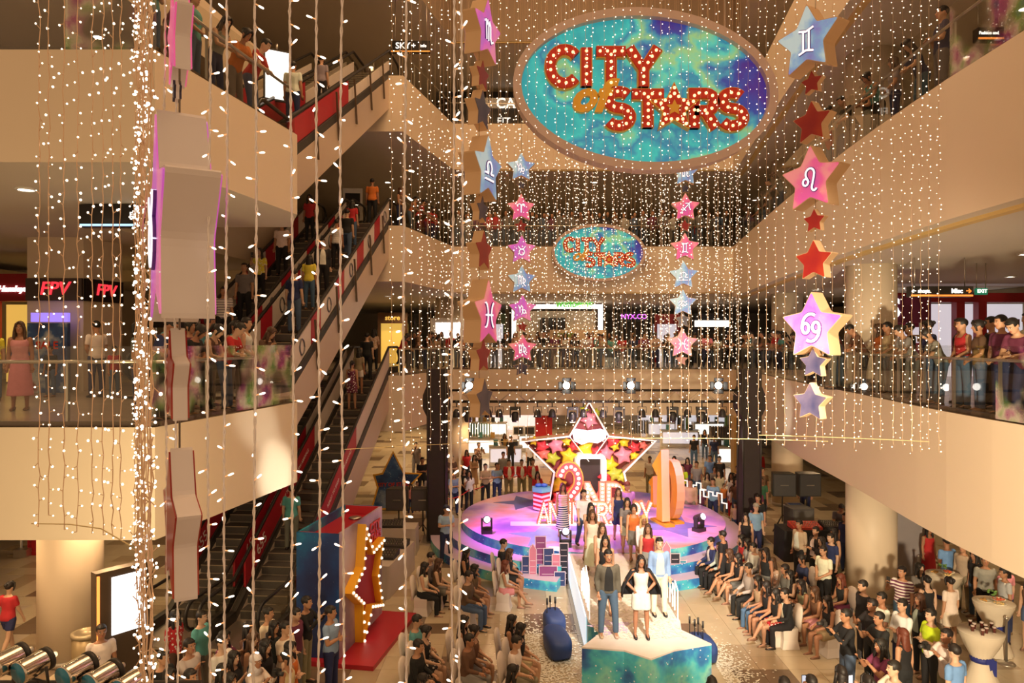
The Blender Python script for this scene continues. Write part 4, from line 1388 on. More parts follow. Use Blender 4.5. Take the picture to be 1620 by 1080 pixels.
for i, px in enumerate((741, 895, 997, 1136)):
    a = P(px, 609, TYY - .35)
    r = empty('theatre_lamp', a, R((935 - px) * .06), 'theatre lamp with barn doors above the truss, %s of four' % ordn[i], 'stage light', 'theatre lamps above the truss')
    lb = MB().lathe([(.10, -.15), (.15, -.1), (.15, .15), (.13, .18)], 12)
    lb.v = [(v[0], v[2] * -1, v[1]) for v in lb.v]
    lb.build('lamp_body', [M_DARK], r)
    ll = MB().lathe([(.12, .185), (.12, .19)], 12); ll.v = [(v[0], -v[2], v[1]) for v in ll.v]
    ll.build('lens', [M_LENS], r)
    for s in (-1, 1):
        MB().box((s * .22, -.28, .0), (.02, .2, .26), rz=s * R(35)).build('barn_door', [M_DARK], r)
        MB().box((0, -.27, s * .2), (.3, .2, .015), M=Matrix.Rotation(-s * R(35), 3, 'X')).build('barn_door', [M_DARK], r)
    MB().tube([(-.17, 0, 0), (-.17, 0, -.24), (.17, 0, -.24), (.17, 0, 0)], .015, 6).tube([(0, 0, -.24), (0, .3, -.3)], .02, 6).build('yoke', [M_DARK], r)
def hung_lamp(px, kind, i):
    a = P(px, 637, TYY)
    r = empty('hung_lamp', (a.x, TYY - .2, a.z), 0, ('moving lamp' if kind else 'par lamp') + ' hung below the truss, %s counted from the left' % (ordn[i] if i < 13 else ('fourteenth', 'fifteenth', 'sixteenth', 'seventeenth')[i - 13]), 'stage light', 'lamps hung below the truss')
    MB().tube([(0, 0, .06), (0, 0, -.12)], .02, 6).box((0, 0, .05), (.08, .1, .08)).build('clamp', [M_DARK], r)
    if kind:
        MB().box((0, 0, -.17), (.36, .26, .10)).box((-.16, 0, -.34), (.05, .12, .26)).box((.16, 0, -.34), (.05, .12, .26)).build('yoke', [M_DARK], r)
        MB().lathe([(.10, -.62), (.125, -.55), (.125, -.35), (.08, -.28)], 12).build('head', [M_DARK], r)
        MB().lathe([(.09, -.632), (.09, -.62)], 12).build('lens', [M_LENS if px == 905 else mat('lens_dull_lilac', (.6, .45, .65), .2)], r)
    else:
        MB().tube([(-.14, 0, -.32), (-.14, 0, -.12), (.14, 0, -.12), (.14, 0, -.32)], .012, 6).build('yoke', [M_DARK], r)
        MB().lathe([(.14, -.46), (.12, -.40), (.11, -.28), (.06, -.2)], 12).build('can', [M_DARK], r)
        MB().lathe([(.125, -.466), (.125, -.46)], 12).build('lens', [mat('lens_dull', (.4, .3, .3), .2)], r)
for i, (px, kd) in enumerate(((723, 0), (741, 1), (773, 0), (790, 0), (815, 1), (850, 0), (873, 0), (905, 1), (922, 0), (953, 0), (978, 1), (1014, 0), (1035, 0), (1062, 1), (1085, 0), (1108, 1), (1140, 0))):
    hung_lamp(px, kd, i)

# ------------------------------------------------------------------ the booth with the yellow star doorway
BA = Vector((-3.62, 14.95, 0)); BB = Vector((-3.19, 17.5, 0))
bl = (BB - BA).length
ban = math.atan2((BB - BA).x, (BB - BA).y)
booth = empty('photo_booth', BA, -ban, 'blue and red booth printed with a galaxy and carrying a yellow star doorway', 'booth')
BW, BH = .95, 2.72
M_BBLUE = galaxy_mat('booth_print_blue', [(.3, (.01, .02, .10)), (.48, (.015, .05, .2)), (.6, (.01, .14, .36)), (.7, (.02, .35, .5))], 1.0, 3, 14, dens=.035)
M_BPUR = galaxy_mat('booth_print_side', [(.3, (.10, .06, .14)), (.5, (.32, .24, .34)), (.65, (.62, .5, .58)), (.75, (.7, .62, .72))], .6, 7.0, 12, dens=.02)
MB().box((-BW / 2, .02, BH / 2), (BW, .05, BH)).build('front_panel', [M_BBLUE], booth)
MB().box((-.02, bl / 2, BH / 2), (.05, bl, BH)).build('side_panel', [M_BPUR], booth)
MB().box((-BW + .02, bl / 2, BH / 2), (.05, bl, BH)).build('side_panel', [M_BBLUE], booth)
MB().box((-BW / 2, bl - .02, BH / 2), (BW, .05, BH)).build('back_panel', [M_BBLUE], booth)
MB().box((-BW / 2, bl / 2, BH - .22), (BW - .06, bl - .06, .04)).build('roof_panel', [M_ADRED], booth)
MB().box((-BW / 2, .06, BH - .1), (BW - .06, .03, .2)).build('inner_panel', [M_RED], booth)
MB().box((-BW / 2, bl - .06, BH - .1), (BW - .06, .03, .2)).build('inner_panel', [M_RED], booth)
MB().lathe([(.13, 0), (.16, .03), (.12, .05)], 14, (-BW / 2, bl * .8, BH - .2)).build('roof_lamp', [M_STEEL], booth)
MB().box((-BW / 2 + .35, bl / 2 - .02, .05), (BW + .95, bl + .35, .1)).build('plinth', [M_ADRED], booth)
S = Matrix.Translation((.0, bl * .50, 1.32)) @ Matrix.Rotation(R(90), 4, 'Z')
so, si = star_poly(1.40, .50, R(14)), star_poly(1.40 * .84, .50, R(14))
sx = 0.80
mbs = MB()
n = 10
for (P0, side) in ((so, 0), (si, 1)):
    pass
vs = []
for (p, q) in zip(so, si):
    vs += [(p[0] * sx, -.20, p[1]), (q[0] * sx, -.20, q[1]), (q[0] * sx, -.0, q[1]), (p[0] * sx, -.0, p[1])]
vs = [S @ Vector(v) for v in vs]
fs = []
for i in range(n):
    a, b = 4 * i, 4 * ((i + 1) % n)
    for k in range(4):
        fs.append((a + k, a + (k + 1) % 4, b + (k + 1) % 4, b + k))
M_YEL = mat('star_frame_yellow', (.85, .42, .02), .4, var=.06)
mbs.add(vs, fs).build('star_frame', [M_YEL], booth)
MB().slab_xz([(x * sx, z) for x, z in si], -.05, .0, M=S).build('star_back', [mat('booth_star_red', (.42, .02, .06), .5)], booth)
bme = MB().ball((0, 0, 0), .034, 8).mesh('bulb', [M_BULBW])
mid = [((p[0] + q[0]) / 2 * sx, (p[1] + q[1]) / 2) for p, q in zip(so, si)]
for p, q in zip(mid, mid[1:] + mid[:1]):
    for j in range(4):
        t = j / 4
        v = S @ Vector((p[0] + (q[0] - p[0]) * t, -.215, p[1] + (q[1] - p[1]) * t))
        link('bulb', bme, booth, v)
for w_, zz, sz in (('CITY', 2.36, .3), ('STARS', 2.12, .28)):
    t = text('logo_print', w_, sz, M_LRED, (0, 0, 0), (0, 0, 0), booth, .012, offset=.012)
    t.matrix_local = Matrix.Translation((.025, bl * .79, zz)) @ Matrix.Rotation(R(90), 4, 'Z') @ Matrix.Rotation(R(90), 4, 'X')

# ------------------------------------------------------------------ star poster board, speakers, mixing tables
pb = empty('poster_board', (P(622, 0, 28.5).x, 28.5, 0), R(8), 'star topped blue poster board with a yellow rim', 'poster board')
pp = [(-.85, .1), (.85, .1), (.62, .95), (1.1, 1.45), (.42, 1.5), (0, 2.35), (-.42, 1.5), (-.75, 1.45), (-.6, .95)]
MB().slab_xz(pp, -.04, .04).build('board', [galaxy_mat('poster_blue', [(.3, (.02, .04, .15)), (.5, (.04, .13, .36)), (.7, (.4, .5, .6))], 1.5, 2, 10)], pb)
MB().ribbon(pp, .07, -.06, -.03, closed=True).build('rim', [M_LEDGE], pb)
text('poster_print', 'CITY OF STARS', .2, M_LRED, (0, -.05, 1.05), (R(90), 0, 0), pb, .004, offset=.006)
MB().box((0, .35, .2), (1.2, .7, .06)).box((0, .3, .5), (.06, .06, 1.0)).build('foot', [M_DARK], pb)
M_SPK = mat('speaker_grille', (.07, .065, .065), .6, var=.2, scale=60)
def speaker_pair(x, y, z, dx, label, yaw=0, w=.75, h=.72):
    for i, s in enumerate((-1, 1)):
        r = empty('loudspeaker', (x + s * dx, y, z), yaw + s * R(4), label % ('left' if s < 0 else 'right'), 'speaker')
        pl = [(-w / 2, -.25), (w / 2, -.25), (w * .4, .25), (-w * .4, .25)]
        MB().prism(pl, 0, h).build('cabinet', [M_DARK], r)
        MB().box((0, -.262, h / 2), (w * .92, .02, h * .92)).build('grille', [M_SPK], r)
        MB().box((0, -.278, h * .5), (w * .35, .012, .03)).build('handle', [M_STEEL], r)
def stand(x, y, h, label):
    r = empty('speaker_stand', (x, y, 0), 0, label, 'stand')
    MB().tube([(0, 0, .3), (0, 0, h)], .025, 8).build('pole', [M_DARK], r)
    for k in range(3):
        a = R(90 + 120 * k)
        MB().tube([(0, 0, .55), (.5 * math.cos(a), .5 * math.sin(a), .015)], .016, 6).build('leg', [M_DARK], r)
    MB().box((0, 0, h - .01), (.4, .3, .02)).build('top_plate', [M_DARK], r)
a = G(668, 852) + Vector((-.38, 0, 0)); 
stand(a.x - .4, 24.3, 1.05, 'stand under the left of the grey loudspeakers by the tower'); stand(a.x + .42, 24.3, 1.05, 'stand under the right of the grey loudspeakers by the tower')
speaker_pair(a.x, 24.3, 1.05, .41, 'wide grey loudspeaker left of the stage, %s one of the pair')
a = G(1257, 838)
stand(a.x - .44, a.y, 1.25, 'stand under the left black loudspeaker by the far column'); stand(a.x + .44, a.y, 1.25, 'stand under the right black loudspeaker by the far column')
speaker_pair(a.x, a.y, 1.25, .44, 'black loudspeaker on a stand before the far column, %s one of the pair', w=.8, h=.8)
def draped_table(x, y, w, d, h, m, label, yaw=0, items=0):
    r = empty('draped_table', (x, y, 0), yaw, label, 'table')
    MB().box((0, 0, h - .02), (w, d, .04)).build('tabletop', [m], r)
    mb = MB()
    nn = 28
    per = [(-w / 2, -d / 2), (w / 2, -d / 2), (w / 2, d / 2), (-w / 2, d / 2)]
    pts = []
    for p, q in zip(per, per[1:] + per[:1]):
        for i in range(nn // 2):
            t = i / (nn // 2)
            pts.append((p[0] + (q[0] - p[0]) * t, p[1] + (q[1] - p[1]) * t))
    vs = [(x_, y_, h) for x_, y_ in pts] + [(x_ * (1.02 + .02 * (i % 2)), y_ * (1.03 + .05 * (i % 2)), .01) for i, (x_, y_) in enumerate(pts)]
    k = len(pts)
    mb.add(vs, [(i, (i + 1) % k, k + (i + 1) % k, k + i) for i in range(k)], 0, True).build('drape', [m], r)
    return r
M_CLOTHW = mat('table_cloth_grey', (.55, .48, .42), .7, var=.08)
draped_table(-3.55, 20.0, 1.0, 2.4, .85, M_CLOTHW, 'long mixing table with a pale drape behind the booth', R(-8))
draped_table(-3.95, 22.9, 1.8, .8, .85, M_CLOTHW, 'pale draped table below the grey loudspeakers')
rq = random.Random(8)
def console(x, y, z, w, d, yaw, label, m=M_DARK):
    r = empty('mixing_console', (x, y, z), yaw, label, 'mixing console')
    pl = [(-d / 2, 0), (d / 2, 0), (d / 2, .16), (-d / 2, .07)]
    mb = MB()
    vs = [(sx_ * w / 2, p[0], p[1]) for sx_ in (-1, 1) for p in pl]
    mb.add(vs, [(0, 1, 2, 3), (7, 6, 5, 4), (0, 4, 5, 1), (1, 5, 6, 2), (2, 6, 7, 3), (3, 7, 4, 0)]).build('console_body', [m], r)
    kb = MB()
    for i in range(10):
        for j in range(3):
            xx, yy = -w * .42 + i * w * .093, -d * .3 + j * d * .25
            kb.box((xx, yy, .085 + (yy + d / 2) / d * .09), (.025, .03, .03))
    kb.build('faders', [M_STEEL], r, kind='stuff')
console(-3.6, 19.6, .86, .9, .6, R(-8), 'black mixing console near the front of the pale table')
console(-3.4, 20.6, .86, .8, .5, R(-8), 'black mixing console at the back of the pale table')
console(-3.95, 22.8, .86, 1.0, .5, 0, 'wide mixing console on the table below the loudspeakers')
# right-hand technicians' place
draped_table(9.35, 22.3, 2.0, .9, .95, M_BLACK, 'black draped technicians table right of the audience')
console(9.1, 22.2, .96, .9, .5, 0, 'red keyboard on the black draped table', mat('keyboard_red', (.5, .06, .04), .4))
console(10.0, 22.3, .96, .7, .5, 0, 'black mixing console on the black draped table')
a = G(1258, 848)
cs = empty('flight_case', (a.x, a.y, 0), 0, 'blue flight case with steel edges below the black loudspeakers', 'case')
MB().box((0, 0, .55), (.5, .45, 1.1)).build('case_body', [mat('case_blue', (.05, .12, .36), .4)], cs)
mb = MB()
for sx_ in (-1, 1):
    for sy_ in (-1, 1):
        mb.box((sx_ * .25, sy_ * .225, .55), (.04, .04, 1.12))
    mb.box((sx_ * .25, 0, 1.1), (.04, .45, .04)); mb.box((0, sx_ * .225, 1.1), (.5, .04, .04))
mb.build('edge_trim', [M_STEEL], cs)
a = G(1328, 905)
cs = empty('flight_case', (9.55, 23.8, 0), R(10), 'tall grey equipment case a man leans his arms on', 'case')
MB().box((0, 0, .62), (.75, .6, 1.24)).build('case_body', [mat('case_grey', (.09, .085, .085), .6)], cs)
MB().box((0, -.31, .62), (.7, .02, 1.1)).build('front_plate', [mat('case_plate', (.12, .115, .11), .6)], cs)

# ------------------------------------------------------------------ cocktail tables
M_LINEN = mat('linen_ivory', (.66, .58, .46), .7, var=.06)
M_SASH = mat('sash_navy', (.02, .03, .20), .6)
def cocktail(px, py, lab, food):
    a = G(px, py, 1.1)
    r = empty('cocktail_table', (a.x, a.y, 0), 0, lab, 'table', 'cocktail tables')
    mb = MB()
    n = 40
    prof = [(.40, 1.1), (.385, 1.02), (.30, .85), (.17, .60), (.16, .54), (.22, .35), (.34, .06), (.36, .01)]
    vs, fs = [], []
    for i, (rad, z) in enumerate(prof):
        for k in range(n):
            w = 1 + (.05 if 1 < i else 0) * (1 if k % 2 else -1)
            vs.append((rad * w * math.cos(2 * PI * k / n), rad * w * math.sin(2 * PI * k / n), z))
    for i in range(len(prof) - 1):
        for k in range(n):
            c, d = i * n + k, i * n + (k + 1) % n
            fs.append((c + n, d + n, d, c))
    mb.add(vs, fs, 0, True).build('cloth_skirt', [M_LINEN], r)
    MB().lathe([(.40, 1.085), (.40, 1.105)], 32).build('tabletop', [M_LINEN], r)
    MB().lathe([(.185, .52), (.195, .57), (.185, .62)], 20).box((.12, -.17, .42), (.13, .03, .34)).box((.05, -.17, .58), (.16, .06, .1)).build('sash', [M_SASH], r)
    M_PLATE = mat('plate_cream', (.8, .74, .62), .3)
    if food:
        for i, (fx, fy, rad) in enumerate(((-.16, .05, .15), (.17, .1, .15), (.02, -.16, .14))):
            p = empty('snack_plate', (a.x + fx, a.y + fy, 1.105), 0, 'plate of snacks, %s on the %s' % (('leftmost', 'rightmost', 'nearest')[i], lab.split(' with')[0]), 'plate')
            MB().lathe([(rad * .6, 0), (rad, .02), (rad, .028), (rad * .6, .012)], 20).build('plate', [M_PLATE], p)
            fb = MB()
            for k in range(14):
                t, q = rq.uniform(0, 6.28), rq.uniform(0, rad * .7)
                fb.ball((q * math.cos(t), q * math.sin(t), .03), (.022, .02, .018), 6)
            fb.build('snacks', [mat('snack_%d' % i, ((.55, .3, .08), (.6, .12, .04), (.7, .5, .2))[i], .5, var=.3)], p, kind='stuff')
        v = empty('flower_posy', (a.x + .02, a.y + .08, 1.105), 0, 'small green posy on the %s' % lab.split(' with')[0], 'flowers')
        MB().lathe([(.04, 0), (.05, .1), (.035, .12)], 10).build('vase', [M_GLASS], v)
        lf = MB()
        for k in range(16):
            t = rq.uniform(0, 6.28)
            lf.ball((.07 * math.cos(t), .07 * math.sin(t), .14 + rq.uniform(0, .08)), (.03, .03, .02), 6)
        lf.build('leaves', [mat('posy_green', (.12, .25, .05), .5)], v, kind='stuff')
    else:
        for i in range(9):
            t = i * 2.4
            q = .09 + .025 * i
            g = empty('drink_glass', (a.x + q * math.cos(t), a.y + q * math.sin(t), 1.105), 0, 'tumbler of dark drink on the nearest cocktail table', 'glass', 'drinks on the nearest cocktail table')
            MB().lathe([(.028, 0), (.035, .13)], 12).build('tumbler', [mat('tumbler_glass', (.55, .45, .4), .1)], g)
            MB().lathe([(.0285, .01), (.0345, .10), (.036, .105)], 12).build('drink', [mat('drink_cola', (.09, .02, .015), .2)], g)
cocktail(1493, 908, 'farthest cocktail table with an ivory cloth and navy sash', True)
cocktail(1572, 952, 'middle cocktail table with an ivory cloth and navy sash', True)
cocktail(1552, 998, 'nearest cocktail table with drinks, ivory cloth and navy sash', False)

# ------------------------------------------------------------------ posts with ropes
def post(x, y, lab, m=M_STEEL):
    r = empty('barrier_post', (x, y, 0), 0, lab, 'barrier post', 'barrier posts')
    MB().lathe([(.17, 0), (.17, .02), (.03, .05)], 18).build('base', [m], r)
    MB().lathe([(.025, .04), (.025, .93), (.04, .94), (.04, .98), (.01, 1.0)], 12).build('post', [m], r)
    return r
ps = []
for i, (px, py) in enumerate(((700, 828), (742, 812), (783, 790), (832, 780))):
    a = G(px, py)
    post(a.x, a.y, 'steel barrier post with red rope behind the left of the stage, %s from the left' % ordn[i])
    ps.append(a)
for i, (a, b) in enumerate(zip(ps, ps[1:])):
    pts = [a.lerp(b, t / 8) + Vector((0, 0, .92 - .12 * math.sin(PI * t / 8))) for t in range(9)]
    tag(MB().tube(pts, .02, 6).build('barrier_rope', [M_RED]), 'red rope between the barrier posts left of the stage, %s span' % ordn[i], 'rope')
for i, (px, py) in enumerate(((1533, 970), (1592, 1050), (1453, 935))):
    a = G(px, py)
    post(a.x, a.y, 'steel barrier post among the cocktail tables, %s' % ('middle one', 'nearest one', 'farthest one')[i])

# ------------------------------------------------------------------ lighting bar at lower left with silver par lamps
M_CHR = mat('polished_can', (.66, .60, .53), .14, 1.0, var=.04)
bar = empty('lighting_bar', (0, 0, 0), 0, 'black lighting bar on two posts carrying silver lamps in the lower left', 'lighting bar')
bz_ = 3.45
MB().tube([(-6.2, 6.9, bz_), (-3.0, 6.9, bz_)], .03, 8).build('crossbar', [M_DARK], bar)
for x in (-6.1, -3.1):
    MB().tube([(x, 6.9, 0), (x, 6.9, bz_)], .035, 8).build('post', [M_DARK], bar)
    MB().box((x, 6.9, .02), (.7, .7, .04)).build('foot', [M_DARK], bar)
for i, (px, py) in enumerate(((18, 1042), (57, 1050), (126, 1057), (167, 1068), (213, 1077))):
    a = P(px, py, 6.75)
    r = empty('par_lamp', a, R(-22), 'silver par lamp on the lighting bar at lower left, %s from the left' % ordn[i], 'stage light', 'silver par lamps')
    tl = Matrix.Rotation(R(6), 3, 'X')
    def lay(mb):
        mb.v = [tuple(tl @ Vector((v[0], -v[2], v[1]))) for v in mb.v]
        return mb
    lay(MB().lathe([(.108, .17), (.112, .165), (.108, .14), (.106, -.06), (.085, -.12), (.06, -.15)], 24)).build('can', [M_CHR], r)
    lay(MB().lathe([(.100, .166), (.100, .172)], 24)).build('lens', [mat('par_lens_blue', (.03, .22, .36), .15)], r)
    lay(MB().lathe([(.112, -.12), (.112, -.08), (.09, -.08)], 20)).build('rear_cap', [M_DARK], r)
    lay(MB().ball((0, 0, -.17), (.035, .035, .04), 8)).build('lamp_socket', [M_STEEL], r)
    MB().tube([(-.14, 0, 0), (-.14, .02, -.16), (.14, .02, -.16), (.14, 0, 0)], .014, 6).tube([(0, .02, -.16), (0, .02, bz_ - a.z)], .016, 6).build('yoke', [M_DARK], r)

# ------------------------------------------------------------------ directory totem, bin, ground-floor oddments
tt = empty('directory_totem', (P(194, 0, 13.2).x, 13.2, 0), R(52), 'tall dark totem with a bright screen and an orange edge beside the left column', 'totem')
MB().box((0, 0, 1.3), (1.0, .22, 2.6)).build('casing', [M_BROWNM], tt)
MB().box((.06, -.12, 1.95), (.60, .02, 1.05)).build('screen', [mat('screen_white', (.95, .97, 1), emit=1.2)], tt)
MB().box((-.47, -.125, 1.3), (.04, .03, 2.5)).build('edge_light', [mat('edge_orange', (1, .3, .06), emit=1.3)], tt)
bn = empty('waste_bin', (-8.55, 14.35, 0), 0, 'round brass-rimmed waste bin beside the left column', 'bin')
MB().lathe([(.26, 0), (.26, .85)], 24).build('drum', [mat('bin_bronze', (.35, .26, .14), .4, .4)], bn)
MB().lathe([(.28, .85), (.28, .92), (.2, .93), (.2, .88)], 24).build('rim', [mat('bin_rim', (.5, .42, .28), .35, .5)], bn)
sc_ = empty('standing_scale', (P(38, 0, 22.5).x, 22.5, 0), 0, 'small steel weighing machine under the left balcony', 'machine')
MB().box((0, 0, .12), (.4, .4, .24)).build('base', [M_STEEL], sc_)
MB().box((-.15, .1, .9), (.05, .05, 1.4)).box((.15, .1, .9), (.05, .05, 1.4)).build('frame', [M_WHITE], sc_)
MB().box((0, .08, 1.55), (.36, .06, .2)).build('display', [M_WHITE], sc_)
o = MB().box((0, 0, .9), (.45, .45, 1.8)).box((0, 0, .06), (.5, .5, .12)).build('red_pillar_box', [M_RED], loc=(P(62, 0, 22.8).x, 22.8, 0))
tag(o, 'red upright box under the left balcony', 'pillar')
def soft_box(c, r):
    b = MB().ball((0, 0, 0), (1, 1, 1), 20)
    f = lambda t: math.copysign(abs(t) ** .55, t)
    b.v = [(c[0] + f(v[0]) * r[0], c[1] + f(v[1]) * r[1] * (1 + .06 * math.sin(v[2] * 6)), c[2] + f(v[2]) * r[2] * (1 + .10 * math.sin(v[0] * 5 + v[1] * 4))) for v in b.v]
    return b
bg = empty('equipment_bag', (.98, 15.5, 0), R(8), 'dark blue covered equipment bags beside the runway tip', 'bag')
soft_box((0, 0, .24), (.27, .55, .24)).build('bag_body', [mat('bag_blue', (.02, .05, .18), .6)], bg)
soft_box((.12, .92, .28), (.24, .36, .28)).build('bag_body', [mat('bag_blue2', (.03, .06, .2), .6)], bg)
for x, y in ((-.05, .9), (.05, 1.05), (.15, .95)):
    MB().tube([(x, y, .4), (x, y, .85)], .012, 6).tube([(x, y, .72), (x, y, .86)], .025, 8).build('microphone', [M_DARK], bg)
bg = empty('equipment_bag', (4.05, 15.25, 0), 0, 'low dark bag with upright microphones right of the runway tip', 'bag')
soft_box((0, 0, .22), (.28, .45, .22)).build('bag_body', [MATS['bag_blue']], bg)
for x, y in ((-.15, 0), (0, -.1), (-.05, .1), (-.22, .15)):
    MB().tube([(x, y, .4), (x, y, .80)], .010, 6).tube([(x, y, .68), (x, y, .82)], .022, 8).build('microphone', [M_DARK], bg)
# ------------------------------------------------------------------ shops, signs and posters
M_SIGNB = mat('sign_black', (.012, .010, .010), .35)
M_TXTW = mat('sign_text_white', (1, .97, .92), emit=1.0, nosample=True)
M_TXTR = mat('sign_text_red', (1, .04, .06), emit=.9, nosample=True)
M_TXTO = mat('sign_text_orange', (1, .30, .05), emit=.8, nosample=True)
M_TXTG = mat('sign_text_green', (.12, .62, .08), emit=.6, nosample=True)
M_TXTP = mat('sign_text_purple', (.75, .15, .95), emit=.9, nosample=True)
M_LITW = mat('lit_white_panel', (1, .97, .92), emit=1.3, nosample=True)
M_LITY = mat('lit_yellow_panel', (1, .62, .12), emit=.5, nosample=True)
M_LITB = mat('lit_shop_interior', (.75, .72, .78), emit=.55, nosample=True)
M_SHOPR = mat('shop_red', (.42, .02, .03), .4)
ZR90 = (R(90), 0, 0)
def sign_box(x0, x1, y, z0, z1, label, lines, m=M_SIGNB, line=M_TXTO, hang=None, yaw=0, d=.18):
    r = empty('hanging_sign', ((x0 + x1) / 2, y, z0), yaw, label, 'sign')
    w, h = x1 - x0, z1 - z0
    MB().box((0, 0, h / 2), (w, d, h)).build('sign_case', [m], r)
    if line:
        MB().box((0, -d / 2 - .005, .035), (w * .98, .02, .04)).build('light_line', [line], r)
    for s, px, sz, mm in lines:
        text('sign_text', s, sz, mm, (px, -d / 2 - .008, h * .55), ZR90, r, .004, offset=.004)
    if hang:
        for sx in (-.4, .4):
            MB().tube([(w * sx, 0, h), (w * sx, 0, hang - z0)], .015, 6).build('hanger', [M_STEEL], r)
    return r
a, b = P(130, 360, 13.6), P(246, 325, 13.6)
sign_box(a.x, b.x, 13.6, a.z, b.z, 'black hanging way sign with a blue-white line under the left balcony', [('①', -.6, .16, M_TXTW), ('3', .35, .2, M_TXTW), ('Exit', .35, .12, M_TXTW)][1:], line=mat('line_blue', (.4, .7, 1), emit=1), hang=9.36)
a, b = P(619, 84, 28), P(681, 66, 28)
sign_box(a.x, b.x, 28, a.z, b.z, 'black hanging way sign lettered SKY with an orange line on the fourth floor', [('SKY', -.3, .34, M_TXTW), ('+', .12, .3, M_TXTW), ('info', .5, .16, M_TXTW)], hang=20.2)
a, b = P(1437, 470, 16.8), P(1536, 453, 16.8)
sign_box(a.x, b.x, 16.8, a.z, b.z, 'black hanging way sign with orange arrows on the right balcony', [('← shops', -.5, .12, M_TXTW), ('Misc', .35, .15, M_TXTW), ('→', .62, .15, M_TXTO)], hang=8.72)
a, b = P(1543, 466, 18), P(1561, 456, 18)
sign_box(a.x, b.x, 18, a.z, b.z, 'small green EXIT sign under the right gallery ceiling', [('EXIT', 0, .12, M_TXTW)], m=mat('exit_green', (.02, .3, .16), emit=.3), line=None, hang=8.72, d=.08)
a, b = P(1543, 66, 15.6), P(1584, 46, 15.6)
sign_box(a.x, b.x, 15.6, a.z, b.z, 'black hanging way sign with an orange line high on the right', [('Fashion and', -.05, .09, M_TXTW)], hang=16.5 - 2.28)

# glass-fronted corner kiosk lettered FPV
ks = empty('shop_kiosk', (-11.4, 17.9, 5.5), 0, 'pale corner kiosk with black bands lettered FPV on the left second floor', 'shop')
kp = [(-.75, 0), (.66, 0), (.92, 1.3), (-.75, 1.3)]
MB().prism(kp, 0, 3.86).build('kiosk_body', [M_CREAM], ks)
MB().box((-.04, -.04, 2.55), (1.40, .08, .56)).build('name_band', [mat('band_brown', (.05, .03, .025), .4)], ks)
ang_ = math.atan2(1.3, .26)
MB().box((.82, .63, 2.55), (1.28, .08, .56), rz=ang_).build('name_band', [M_SIGNB], ks)
text('lettering', 'FPV', .46, M_TXTR, (-.02, -.09, 2.56), ZR90, ks, .02, offset=.004, shear=.2)
t = text('lettering', 'FPV', .42, M_TXTR, (.87, .62, 2.56), (R(90), 0, ang_), ks, .02, offset=.004, shear=.2)
ps_ = empty('poster_stand', (-11.35, 17.5, 5.5), 0, 'tall blue poster board with a violet lit header before the kiosk', 'poster board')
MB().box((0, 0, .85), (.98, .12, 1.7)).build('board', [galaxy_mat('poster_print', [(.3, (.015, .03, .14)), (.5, (.03, .1, .3)), (.62, (.5, .55, .6)), (.7, (.3, .1, .1))], 1.8, 9, 14, dens=.02)], ps_)
MB().box((.05, -.01, 1.84), (.9, .1, .22)).build('header', [mat('header_violet', (.32, .22, 1), emit=.8)], ps_)
text('print', 'SALE', .26, mat('poster_red', (.6, .05, .03), .5), (0, -.07, 1.15), ZR90, ps_, .004, offset=.006)
# toy shop with red front at the far left
hs = empty('storefront', (-13.7, 21.0, 5.5), 0, 'red toy shop front with white script lettering at the far left edge', 'shop')
MB().box((0, 0, 2.83), (3.2, .3, .80)).build('fascia_board', [M_SHOPR], hs)
for x in (-1.5, .15, 1.5):
    MB().box((x, 0, 1.2), (.2, .3, 2.45)).build('mullion', [M_RED], hs)
for x in (-.7, .8):
    MB().box((x, .35, 1.2), (1.4, .05, 2.3)).build('lit_interior', [M_LITY], hs)
for i, x in enumerate((-1.0, -.6, .55, 1.0)):
    MB().box((x, .2, .5 + .2 * (i % 2)), (.3, .2, .9)).build('stock', [(mat('stock_blue', (.05, .15, .5), .4), mat('stock_green', (.1, .3, .12), .4))[i % 2]], hs)
text('lettering', 'Hamleys', .25, M_TXTW, (-.88, -.17, 2.78), (R(90), 0, 0), hs, .02, offset=.006, shear=.3)
rs2 = empty('shop_sign', (-10.4, 20.6, 7.4), 0, 'glowing red shop sign behind the light strings on the left second floor', 'sign')
MB().box((.65, 0, 0), (1.5, .1, .5)).build('panel', [M_SIGNB], rs2)
MB().box((.1, .02, -.95), (.06, .06, 1.9)).box((1.2, .02, -.95), (.06, .06, 1.9)).build('posts', [M_STEEL], rs2)
MB().box((.8, -.06, .05), (.8, .04, .28)).build('glow_panel', [mat('glow_red', (1, .08, .05), emit=.7)], rs2)

# far side, second floor
fs_ = empty('lit_frame', (0, 40, 5.5), 0, 'white glowing portal frame over the far second floor counter', 'shop')
x0, x1 = P(813, 0, 40).x, P(950, 0, 40).x
MB().ribbon([(x0, .6), (x0, 3.2), (x1, 3.2), (x1, .6)], .24, -.12, .12).build('portal', [M_LITW], fs_)
text('lettering', 'wellbeing', .55, M_TXTG, ((P(908, 0, 40)).x, -.25, 3.34), ZR90, fs_, .02, offset=.012)
MB().box(((x0 + x1) / 2, 1.2, 1.5), (x1 - x0 - .3, .1, 3.0)).build('back_panel', [mat('shop_beige', (.5, .38, .24), .6)], fs_)
for i, px in enumerate((862, 876, 890)):
    MB().box((P(px, 0, 40).x, .9, 2.2), (.45, .1, .8)).build('menu_board', [M_SIGNB], fs_)
kc = empty('shop_counter', (P(905, 0, 37).x, 37, 5.5), 0, 'pale counter wall lettered aufan on the far second floor', 'counter')
MB().box((0.3, 0, .9), (2.9, .4, 1.9)).build('counter_wall', [mat('counter_tan', (.72, .52, .33), .5)], kc)
text('lettering', 'aufan', .42, mat('letter_olive', (.25, .38, .05), .4), (-.35, -.22, 1.62), ZR90, kc, .02, offset=.012)
